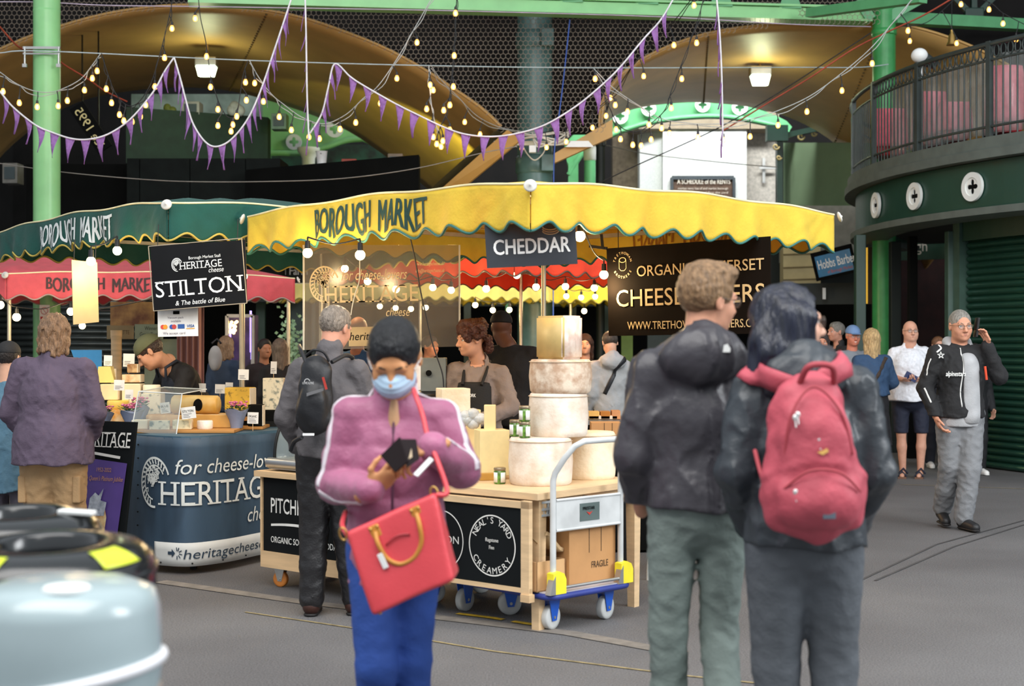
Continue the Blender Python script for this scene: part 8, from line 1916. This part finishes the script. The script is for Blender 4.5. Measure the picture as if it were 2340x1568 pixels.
# backpack: its own thing
bp = thing('backpack', 'dusty rose red backpack worn over the dark waxed jacket', 'backpack', tuple(P(1860, 1210, 4.42))); M_rose = mat('rose_backpack_nylon', 'b64c5a', 0.6, var=0.1, vscale=9, bump=0.25, bscale=60); M_rose2 = mat('deep_rose_nylon', 'a8404a', 0.6, var=0.1)
bc = P(1862, 1035, 4.36); bl = np.array(bp.location)
Bk = SDF(); c0 = np.array(bc); s_ = 4.36/F
Bk.cap(c0+np.array((-0.02, 0.02, 0.13)), c0+np.array((0.0, 0.02, -0.12)), 0.115, 0.158, 0.06, flat=((0, 1, 0), 0.62)); Bk.ell(c0+np.array((0.0, -0.05, -0.13)), [0.13, 0.07, 0.10], None, 0.03); Bk.ell(c0+np.array((-0.005, -0.045, 0.03)), [0.11, 0.06, 0.15], None, 0.03)
for x0 in (-1, 1): Bk.ell(c0+np.array((x0*0.125, 0.01, -0.14)), [0.035, 0.05, 0.09], None, 0.02)
Bk.disp = lambda X: 0.006*nz(X, 22, 1)+0.003*nz(X, 50, 5)-0.004*np.exp(-((X[..., 2]-c0[2]+0.02+0.25*(X[..., 0]-c0[0])**2*8)/0.012)**2)
Bk.cut(c0+np.array((0, 0.085, 0)), (0, 1, 0)); v, q = Bk.mesh(0.0075, 1); skin_obj('bag_body', M_rose, bp, [(v-bl, q)])
def arcz(pts, r, nm, m, n=8): g = MB(); g.tube(spline(pts, 8), r, n); return g.build(nm, m, bp, True)
yb = bc.y
arcz([bc+Vector((-0.105, -0.06, -0.02)), bc+Vector((-0.09, -0.088, 0.12)), bc+Vector((-0.02, -0.075, 0.205)), bc+Vector((0.06, -0.085, 0.13)), bc+Vector((0.10, -0.07, 0.0))], 0.004, 'zip', M_rose2)
arcz([bc+Vector((-0.11, -0.085, -0.10)), bc+Vector((-0.04, -0.118, -0.045)), bc+Vector((0.05, -0.118, -0.05)), bc+Vector((0.12, -0.085, -0.11))], 0.004, 'zip', M_rose2)
arcz([bc+Vector((-0.05, -0.02, 0.215)), bc+Vector((-0.035, -0.06, 0.262)), bc+Vector((0.0, -0.065, 0.272)), bc+Vector((0.04, -0.06, 0.262)), bc+Vector((0.055, -0.02, 0.215))], 0.010, 'grab_handle', M_rose2, 10)
iC = wm(Cw).inverted()
for pts in ([(1700, 842, 4.6), (1730, 864, 4.5), (1775, 892, 4.42), (1825, 915, 4.4)], [(1925, 822, 4.6), (1912, 845, 4.5), (1895, 872, 4.42), (1870, 912, 4.4)]):
    stripe(Cw, [iC @ P(*p) for p in pts], 0.075, M_rose, 'shoulder_strap', off=0.016, par=bp, th=0.012, flatn=True)
arcz([P(1725, 1030, 4.5), P(1738, 1080, 4.42), P(1755, 1130, 4.40), P(1775, 1160, 4.38)], 0.007, 'lower_strap', M_rose2)
g = MB(); g.box(P(1895, 1178, 4.25), (0.038, 0.006, 0.022), bev=0.002); g.build('square_badge', mat('slate_badge', '5a6470', 0.5), bp, True)
for i, (x, y) in enumerate(((1817, 955), (1823, 948), (1873, 1006), (1818, 1125))):
    g = MB(); g.sphere(P(x, y, 4.26), (0.008, 0.004, 0.010), 8, 6); g.tube([P(x, y+4, 4.26), P(x+2, y+22, 4.255)], 0.0025, 5); g.build('zip_pull', mat('silver_pull', 'd8d8d6', 0.3, 0.6), bp, True)
g = MB(); g.prism([(-.016, 0), (.0, -.008), (.018, .002), (.014, .012), (-.002, .004)], P(1880, 1034, 4.25), (1, 0, 0), (0, 0, 1), -0.002); g.build('gold_emblem', mat('gold_emblem', 'dcb060', 0.5), bp, True)

# ---- D: man with small black backpack
Dm, jD, hD, RD, kD = person('grey haired man from behind in charcoal jacket and black trousers at the display case', 752, 7.95, -8, 1.73,
    J=dict(hd=(0.02, 0.06, 1.63), neck=(0, 0.01, 1.45), elL=(-0.25, -0.02, 1.12), elR=(0.24, 0.05, 1.14), wrR=(0.18, 0.25, 1.0), wrL=(-0.2, 0.14, 0.9), anL=(-0.10, 0.0, 0.08), anR=(0.13, 0.06, 0.08), ftL=(-0.12, 0.16, 0.028), ftR=(0.16, 0.22, 0.028)), head=(-22, -14, 3), skc='cf957c', hairs=('short', '8c8074'), fat=1.06,
    top=dict(col='5c585a', puff=0.024, hem=0.90, wr=0.007, collar=0.06), bottom=dict(col='1d1c1e', puff=0.02, wr=0.006, mk=dict(rough=0.45)), shoes='3a1d14', hands=(('r', 'none'), ('l', 'none')))
bp2 = thing('backpack', 'small black sports backpack on the charcoal jacket', 'backpack', tuple(P(725, 990, 7.72))); M_bb = mat('black_nylon', '1b1c20', 0.5, var=0.2, bump=0.2)
c0 = np.array(P(722, 890, 7.70)); bl = np.array(bp2.location); Bk = SDF()
Bk.cap(c0+np.array((0.0, 0.0, 0.10)), c0+np.array((-0.01, 0.0, -0.15)), 0.085, 0.10, 0.04, flat=((0, 1, 0), 0.7)); Bk.ell(c0+np.array((-0.01, -0.05, -0.08)), [0.075, 0.05, 0.12], None, 0.02); Bk.disp = lambda X: 0.005*nz(X, 30, 1); Bk.cut(c0+np.array((0, 0.05, 0)), (0, 1, 0))
v, q = Bk.mesh(0.009, 1); skin_obj('bag_body', M_bb, bp2, [(v-bl, q)])
g = MB(); g.tube(spline([P(700, 812, 7.66), P(718, 800, 7.62), P(740, 806, 7.64), P(752, 826, 7.66)], 6), 0.007, 6); g.build('grab_handle', M_bb, bp2, True)
for pts in ([P(758, 828, 7.68), P(790, 812, 7.78), P(806, 818, 7.9)], [P(700, 830, 7.68), P(688, 800, 7.76), P(684, 790, 7.86)], [P(690, 1000, 7.7), P(672, 1010, 7.76), P(664, 1030, 7.8)]):
    g = MB(); g.tube(spline(pts, 6), 0.012, 6); g.build('shoulder_strap', M_bb, bp2, True)
g = MB(); g.bar(P(738, 862, 7.58), P(746, 890, 7.58), 0.01, 0.012); g.build('red_trim', mat('red_trim', 'b0342a', 0.5), bp2, True)
g = MB(); g.prism([(-.05, 0), (.04, .03), (.04, .045), (-.05, .018)], P(722, 906, 7.585), (1, 0, 0), (0, 0, 1), -0.003); g.build('grey_trim', mat('grey_trim', '6a6a6c', 0.5), bp2, True)
v2, f2 = merge2d(ring2d(0, 0, 0.012, 0.016, 16, 0.2, 3.4)); 
text_on(bp2, [('LOWE ALPINE', -0.02, 0.0, 0.06, 0.012, dict(bold=0.02))], mat('silver_print', 'b8b8b8', 0.5), P(700, 878, 7.575), (1, 0, 0), (0, 0, 1))
flat2d(bp2, v2, f2, mat('silver_print', 'b8b8b8', 0.5), P(702, 872, 7.575), (1, 0, 0), (0, 0, 1), 'emblem')
g = MB(); g.bar(P(692, 993, 7.60), P(718, 993, 7.60), 0.01, 0.012); g.build('white_trim', M_white, bp2, True)

# ---- E, F: customers at the left edge
E1, jE, hE, RE, kE = person('broad man from behind with shaggy brown hair, plum grey overshirt and khaki cargo trousers', 122, 8.85, -2, 1.70, J=dict(shR=(0.20, 0, 1.40), shL=(-0.2, 0, 1.40), elR=(0.27, 0.0, 1.12), elL=(-0.28, 0.0, 1.12), wrR=(0.20, 0.17, 0.98), wrL=(-0.2, 0.13, 0.92), hd=(0.0, 0.03, 1.63)), head=(2, -5, 0), skc='c89a80', hairs=('messy', '86664a'), fat=1.22,
    top=dict(col='56495a', puff=0.034, hem=0.80, hemw=0.19, wr=0.008, collar=0.05, mk=dict(rough=0.85)), bottom=dict(col='ab8a62', puff=0.03, wr=0.008, rad=(0.09, 0.07, 0.062)), hands=(('r', 'none'), ('l', None)))
for x0 in (-1, 1):
    k_ = MB(); k_.box((x0*0.17, -0.02, 0.62), (0.05, 0.13, 0.17), bev=0.015); k_.build('cargo_pocket', fabric('ab8a62'), E1)
F1, *_ = person('person in black beanie and blue denim jacket at the picture edge', 18, 9.5, -10, 1.52, skc='c89a80', hairs=('short', '2a2422'), cap=('1a1a1c', False, 'beanie', False, 0.007), top=dict(col='4f7388', puff=0.03, hem=0.62, wr=0.008, hemw=0.17), bottom=dict(col='5a5560', kind='shorts', len=0.32), fat=1.1, hands=(('r', 'none'), ('l', None)))
# ---- G: vendor in the olive cap, bending over the counter
G1, jG, hG, RG, kG = person('young vendor in black shirt and backwards-tilted olive cap bending over the cheeses', 448, 10.75, 128, 1.78, J=dict(chest=(0, 0.12, 1.18), neck=(0, 0.22, 1.335), hd=(0, 0.36, 1.425), shR=(0.18, 0.16, 1.27), shL=(-0.18, 0.16, 1.27), elR=(0.24, 0.22, 1.04), elL=(-0.22, 0.25, 1.03), wrR=(0.13, 0.42, 0.99), wrL=(-0.12, 0.46, 0.98)), head=(-25, -38, 6), skc='cf9a7c', hairs=('short', '3a2a22'), cap=('5a5e42', True, 'cap', True, 0.005), eyes=False, brow='3a2a22', lips='b87a6a',
    top=dict(col='18171a', puff=0.018, hem=0.85, sleeve=0.4, wr=0.005, name='t_shirt', apron='1c2230'), bottom=dict(col='22242c'), hands=(('r', dict(curl=0.5)), ('l', dict(curl=0.5))))
# ---- H: curly haired vendor
H1, jH, hH, RH, kH = person('vendor with curly auburn hair in taupe shirt and black apron looking to the side', 1092, 9.62, 165, 1.66, J=dict(shR=(0.17, 0.0, 1.40), elR=(0.22, 0.02, 1.12), elL=(-0.26, 0.05, 1.15), wrR=(0.1, 0.2, 1.05), wrL=(-0.08, 0.24, 1.06), hd=(0.03, 0.06, 1.63)), head=(-48, -6, 0), skc='d09a7c', hairs=('curly', '4a2416'), eyes=True, brow='4a2416', lips='b87a6a',
    top=dict(col='85766e', puff=0.022, hem=0.88, wr=0.009, collar=0.04, name='shirt', apron='1a1918'), bottom=dict(col='22242c'))
text_on(H1, [('PITCHFORK', -0.07, 0.0, 0.12, 0.022, dict(bold=0.02)), ('CHEESE', -0.05, -0.035, 0.06, 0.012)], M_white, toworld(H1, (0.0, 0.215, 1.165)), Matrix.Rotation(math.radians(165), 3, 'Z') @ Vector((-1, 0, 0)), (0, 0, 1), off=0.004)
# ---- I, J and people in the middle distance
person('large man from behind in black clothes and apron strings behind the curly haired vendor', 1172, 11.6, -12, 1.80, skc='6a4432', hairs=None, cap=('14100f', False, 'beanie', False, 0.008), res=1.5, fat=1.2, top=dict(col='171415', puff=0.02, hem=0.82, wr=0.006), bottom=dict(col='141416'), J=dict(hd=(-0.10, 0.04, 1.60), neck=(-0.04, 0, 1.45), elR=(0.32, -0.05, 1.15), wrR=(0.2, 0.05, 0.98)))
J1, jJ, *_ = person('person in pale grey hoodie seen from behind beyond the cheese tower', 1395, 13.9, 10, 1.62, skc='c89a80', hairs=('short', '3a3028'), res=1.5, top=dict(col='a3a5a6', puff=0.03, hem=0.85, hood=1.1, wr=0.009), bottom=dict(col='22242c'), J=dict(elR=(0.27, -0.02, 1.14), wrR=(0.24, 0.1, 0.95)), head=(0, -30, 0))
stripe(J1, [(0.13, -0.1, 1.38), (0.07, -0.2, 1.3), (-0.02, -0.2, 1.18), (-0.12, -0.2, 1.02)], 0.04, M_bb, 'cross_strap', off=0.005, flatn=True)
person('woman with dark hair in black, just right of the cheese tower', 1337, 15.0, 175, 1.60, res=1.8, skc='d09a7c', hairs=('bob', '3a2418'), top=dict(col='1b1a1c', hem=0.85), bottom=dict(col='22242c'), brow='3a2418', eyes=True)
person('bald man in blue denim shirt behind the perspex screen', 818, 12.2, -15, 1.74, res=1.6, skc='c07a5c', hairs=None, top=dict(col='3f5f8c', hem=0.85, puff=0.02), bottom=dict(col='22242c'))
person('person in white shirt glimpsed below the perspex screen by the till box', 980, 14.5, -130, 1.58, res=1.8, skc='b07a5c', hairs=('short', '1f1a18'), top=dict(col='dfe3ea', hem=0.85), bottom=dict(col='22242c'))
person('dark haired shopper in black and red before the shop doorway', 604, 15.2, -150, 1.55, res=1.8, skc='b07a5c', hairs=('short', '1a1614'), top=dict(col='22191c', hem=0.85), bottom=dict(col='b03a24'))
person('long haired woman in black beside the shopper with red trousers', 640, 14.6, 20, 1.55, res=1.8, skc='c89a80', hairs=('long', '7a6a5c'), top=dict(col='1b1b1e', hem=0.85), bottom=dict(col='22242c'))
K2, *_ = person('fair haired woman walking away in a blue jacket with pale rucksack', 516, 15.6, -20, 1.58, res=1.7, skc='c89a80', hairs=('bob', '8a7058'), top=dict(col='2f4058', hem=0.85, puff=0.03), bottom=dict(col='22242c'))
o = thing('rucksack', 'pale grey rucksack on the blue jacket of the fair haired woman', 'backpack', tuple(P(492, 855, 15.3))); Bk = SDF(); Bk.ell((0, 0, 0.17), [0.075, 0.06, 0.14], None, 0.02); Bk.ell((0, -0.04, 0.1), [0.05, 0.04, 0.07], None, 0.02); v, q = Bk.mesh(0.015, 1); skin_obj('bag_body', fabric('9a9a9c'), o, [(v, q)]); g = MB(); g.tube([(-0.05, 0.05, 0.33), (0, 0.1, 0.38), (0.05, 0.05, 0.33)], 0.012, 6); g.build('grab_handle', M_bb, o)
# ---- K: man on the phone
K1, jK, hK, RK, kK = person('grey haired man with glasses on the phone, black motorcycle jacket and grey joggers, walking', 2193, 11.62, 180, 1.785,
    J=dict(hd=(0.0, 0.02, 1.625), shR=(0.185, 0, 1.40), shL=(-0.185, 0, 1.40), elR=(0.27, -0.02, 1.13), wrR=(0.215, 0.08, 0.90), elL=(-0.30, 0.06, 1.22), wrL=(-0.19, 0.09, 1.46), hiR=(0.085, 0, 0.92), knR=(0.08, -0.0, 0.50), anR=(0.085, -0.18, 0.13), ftR=(0.10, -0.02, 0.05), knL=(-0.055, 0.08, 0.49), anL=(-0.01, 0.06, 0.085), ftL=(-0.05, 0.24, 0.035)),
    head=(4, -4, 2), hk=1.07, skc='cf9478', hairs=('crop', '8d8880'), eyes=True, brow='7a6c60', lips='a8685c', gl='6e5a3c', fat=1.06,
    top=dict(col='1a1a1c', puff=0.030, hem=0.90, hemw=0.165, wr=0.007, mk=dict(rough=0.6)), bottom=dict(col='7b7d80', puff=0.024, wr=0.008), shoes='1a1a1c',
    hands=(('r', dict(curl=0.4)), ('l', dict(fw=(0.05, -0.1, 1.0), pn=(0.75, 0.25, 0.0), curl=0.55, side=1, thumb=0.8))))
# hoodie seen in the open jacket
Hd = SDF(); ck, pk, nk_ = jK['chest'], jK['pelvis'], jK['neck']
Hd.cap(ck+np.array((-0.03, 0.066, 0.06)), pk+np.array((-0.045, 0.07, -0.04)), 0.105, 0.11, 0.03, flat=((0, 1, 0), 1.0)); Hd.cut((0, 0, 0.865), (0, 0, -1)); Hd.cut((0.015, 0, 0), (1, 0, 0)); Hd.cut((-0.125, 0, 0), (-1, 0, 0)); Hd.disp = lambda X: 0.006*nz(X, 24, 2)
v, q = Hd.mesh(0.009, 1); M_hd = fabric('a9aaac'); skin_obj('hoodie', M_hd, K1, [(v, q)])
Hd = SDF(); Hd.cap(nk_+np.array((-0.08, 0.03, -0.0)), nk_+np.array((0.0, 0.085, -0.11)), 0.03, 0.02, 0.02); Hd.cap(nk_+np.array((0.08, 0.03, -0.0)), nk_+np.array((0.0, 0.085, -0.11)), 0.03, 0.02, 0.02); Hd.cap(nk_+np.array((-0.085, 0.02, 0.0)), nk_+np.array((-0.075, -0.06, 0.055)), 0.034, 0.04, 0.02); Hd.cap(nk_+np.array((0.085, 0.02, 0.0)), nk_+np.array((0.075, -0.06, 0.055)), 0.034, 0.04, 0.02); Hd.cap(nk_+np.array((-0.07, -0.07, 0.05)), nk_+np.array((0.07, -0.07, 0.05)), 0.045, 0.045, 0.02)
v, q = Hd.mesh(0.008, 1); skin_obj('hood', M_hd, K1, [(v, q)])
Wb = SDF(); Wb.cap(pk+np.array((0, 0, -0.08)), pk+np.array((0, 0, -0.115)), 0.185, 0.18, 0.01, flat=((0, 1, 0), 0.84)); Wb.cut((0, 0, 0.84), (0, 0, -1)); v, q = Wb.mesh(0.012, 1); skin_obj('hoodie_hem', M_hd, K1, [(v, q)])
M_w2 = mat('white_piping', 'dcdcd8', 0.6)
for pts, r in (([(0.02, 0.14, 1.38), (0.018, 0.18, 1.25), (0.018, 0.2, 1.05), (0.018, 0.2, 0.93)], 0.009), ([(0.19, 0.06, 1.46), (0.17, 0.12, 1.40), (0.165, 0.14, 1.34)], 0.014), ([(0.27, 0.1, 1.28), (0.29, 0.09, 1.2), (0.285, 0.1, 1.14)], 0.010), ([(0.29, 0.11, 1.06), (0.27, 0.16, 0.96)], 0.014)):
    stripe(K1, [Vector(p)*kK for p in pts], r, M_w2, 'piping')
g = MB(); g.tube([Vector((-0.135, 0.165, 1.22))*kK, Vector((-0.145, 0.17, 1.12))*kK], 0.010, 6); g.build('orange_panel', mat('orange_panel', 'e04a24', 0.5), K1)
RzK = Matrix.Rotation(math.radians(180), 3, 'Z')
text_on(K1, [('alpinestars', -0.02, 0, 0.16, 0.038, dict(bold=0.03, shear=0.15))], M_w2, toworld(K1, SK[K1.name].proj((0.09, 0.2, 1.27), 0.012)+Vector((0.065, 0, -0.012))), (1, 0, 0), (0, 0, 1), off=0.0)
v2, f2 = merge2d(*[line2d([(math.cos(a)*.03, math.sin(a)*.03), (math.cos(a+2.51)*.03, math.sin(a+2.51)*.03)], .004) for a in [k*1.2566+1.57 for k in range(5)]])
flat2d(K1, v2, f2, M_w2, toworld(K1, SK[K1.name].proj((0.2, 0.12, 1.42), 0.008)), (1, 0, 0), (0, 0.2, 1), 'star_mark')
ph = thing('phone', 'black mobile phone held to the ear of the grey haired man', 'phone', tuple(toworld(K1, (-0.115, 0.07, 1.57)))); g = MB(); g.box((0, 0, 0.075), (0.02, 0.075, 0.16), R=Matrix.Rotation(0.12, 3, 'Y'), bev=0.005); g.build('phone_body', M_blackm, ph); g = MB(); g.box((0.011, -0.02, 0.13), (0.003, 0.02, 0.02), R=Matrix.Rotation(0.12, 3, 'Y')); g.build('camera_bump', M_steel, ph)
# ---- L: bald man in the white shirt
L1, jL, hL, RL, kL = person('bald man in white patterned shirt, navy shorts and sandals holding a blue phone', 2080, 15.95, 172, 1.76,
    J=dict(elR=(0.26, 0.02, 1.14), wrR=(0.10, 0.26, 1.10), elL=(-0.29, 0.02, 1.15), wrL=(-0.06, 0.25, 1.10), hd=(0.0, 0.02, 1.63), hiR=(0.105, 0, 0.92), hiL=(-0.105, 0, 0.92), knR=(0.10, 0.02, 0.49), knL=(-0.12, 0.02, 0.49), anR=(0.08, 0, 0.08), anL=(-0.11, 0, 0.08), ftR=(0.11, 0.15, 0.028), ftL=(-0.07, 0.15, 0.028)), head=(8, 2, 0), skc='d09c84', hairs=('fringe_bald', 'a8988a'), eyes=True, brow='8a6a50', lips='a8685c', gl='5a4030', fat=1.32, res=1.1,
    top=dict(col='e2e4ea', puff=0.028, hem=0.86, hemw=0.175, sleeve=0.4, wr=0.008, collar=0.03, name='shirt', mk=dict(var=0.1, vscale=40)), bottom=dict(col='1f2436', kind='shorts', puff=0.016, len=0.50, rad=(0.066, 0.062, 0.05)), shoes=None,
    hands=(('r', dict(curl=0.6, pn=(0, 0, 1))), ('l', dict(curl=0.6, pn=(0, 0, 1)))))
for s in 'RL':
    a, b = Vector(jL['an'+s]), Vector(jL['ft'+s]); g = MB(); g.bar(a+Vector((0, -0.05, -0.075)), b+Vector((0, 0.02, -0.018)), 0.09, 0.022); so = g.build('sandal', mat('sandal_sole', '6a4a38', 0.6), L1); g = MB(); g.tube([a.lerp(b, .75)+Vector((-.05, 0, -.02)), a.lerp(b, .7)+Vector((0, 0, .035)), a.lerp(b, .75)+Vector((.05, 0, -.02))], 0.011, 6); g.tube([a+Vector((-.05, .02, -.03)), a+Vector((0, .06, .03)), a+Vector((.05, .02, -.03))], 0.011, 6); g.build('strap', fabric('1f2436'), so)
ph = thing('phone', 'dark blue phone in the hands of the bald man in white shirt', 'phone', tuple(toworld(L1, (0.04, 0.36, 1.11)))); g = MB(); g.box((0, 0, 0.03), (0.14, 0.012, 0.075), R=Matrix.Rotation(0.5, 3, 'Y'), bev=0.004); g.build('phone_body', mat('navy_case', '1c2a58', 0.3), ph)
g = MB(); wl_ = Vector(jL['wrL']).lerp(Vector(jL['elL']), 0.12); g.lathe([(0.032, -0.012), (0.036, -0.01), (0.036, 0.01), (0.032, 0.012)], wl_, axis=tuple((Vector(jL['elL'])-wl_).normalized()), n=16); g.build('wrist_watch', M_blackm, L1)
# ---- M..R: the group beneath the balcony
M1, jM, *_ = person('blonde woman from behind in denim jacket and black skirt beside the bald man', 1992, 15.3, 12, 1.66, res=1.2, fat=1.12, skc='c89a80', hairs=('long', 'c0a070'), top=dict(col='2b4666', puff=0.03, hem=1.0, wr=0.007, hemw=0.16), bottom=dict(col='17151a', kind='skirt', len=0.52), shoes='e8e6e2', J=dict(elR=(0.27, 0.02, 1.14), wrR=(0.2, 0.16, 1.05), anR=(0.14, 0.02, 0.08), ftR=(0.2, 0.15, 0.028)))
stripe(M1, [(0.13, -0.1, 1.38), (0.07, -0.2, 1.3), (-0.02, -0.2, 1.18), (-0.12, -0.2, 1.02)], 0.04, fabric('3a2c22'), 'cross_strap')
person('smiling man in blue cap and grey jacket with white shirt', 1948, 16.6, 186, 1.70, res=1.3, fat=1.1, skc='d0826a', hairs=('fringe_bald', 'b8b0a8'), cap=('6a86ae', False, 'cap', True, 0.006), eyes=True, brow='b8b0a8', lips='e8ddd6', gl='8a7a70', top=dict(col='7d848c', puff=0.028, hem=0.85, wr=0.007), bottom=dict(col='33302c'), head=(0, -4, 0), J=dict(elR=(0.28, 0.04, 1.16), wrR=(0.16, 0.22, 1.24), elL=(-0.26, 0.05, 1.14), wrL=(-0.1, 0.26, 1.2)))
person('man with wavy grey hair in profile wearing a black coat behind the blue cap', 1914, 17.6, 110, 1.76, res=1.4, skc='c08a74', hairs=('short', '7a7670'), eyes=True, brow='6a6660', lips='a8685c', top=dict(col='1a1a1c', puff=0.03, hem=0.85, collar=0.05), bottom=dict(col='22242c'))
person('dark haired woman with glasses peeking from behind the blue-black haired woman', 1876, 15.2, 176, 1.62, res=1.4, skc='c08468', hairs=('bob', '2c2220'), eyes=True, brow='2c2220', lips='a8584c', top=dict(col='3a3234', hem=0.85), bottom=dict(col='22242c'))
person('brown haired person half hidden between the bald man and the phone man', 2143, 17.2, 180, 1.58, res=1.4, skc='d8a48c', hairs=('short', '7a5236'), eyes=True, brow='5a3a28', lips='b87a6a', top=dict(col='20222c', hem=0.85), bottom=dict(col='20222c'), shoes='e8e6e2')
person('man in dark trousers standing behind the walking phone man', 2226, 16.3, 185, 1.50, res=1.6, skc='b88a74', hairs=('short', '2c2624'), top=dict(col='17181c', hem=0.85), bottom=dict(col='17181c'), shoes='e8e6e2')

# ---- groups: repeats of one kind
GR = dict(person='people in the market', round_cheese='round cheeses on the stalls', cheese_block='cheese blocks on the stalls', cheese_slab='cheese slabs on the pine table', cheese_wedge='cut cheese wedges', string_lights='string lights overhead', festoon_lights='globe lamps under the canopies',
 bunting='purple bunting strands', market_canopy='market stall canopies', price_card='cards among the cheeses', jar='pickle jars', potted_flowers='pots of pink flowers', cardboard_box='cardboard boxes', armchair='pink chairs on the balcony', iron_post='posts under the balcony',
 recycling_bin='recycling bins', backpack='backpacks', bridge_arch='ochre bridge arches', floodlight='floodlights under the arches', green_column='green columns', crate_stand='crates under the cheeses', arched_girder='green arched girders', capital_column='white capital columns', springer_beam='ochre beams',
 roof_girder='green roof girders', wooden_board='boards on the blue counter', red_rope='red ropes', grey_wire='grey wires', menu_board='menu boards', black_fascia='black fascia boards', phone='mobile phones')
tops = {}
for o in list(S.objects):
    if o.parent is None and o.get('label'): tops.setdefault(o.name.split('.')[0], []).append(o)
for k_, v_ in tops.items():
    if len(v_) > 1:
        for o in v_: o['group'] = GR.get(k_, k_.replace('_', ' ')+'s')
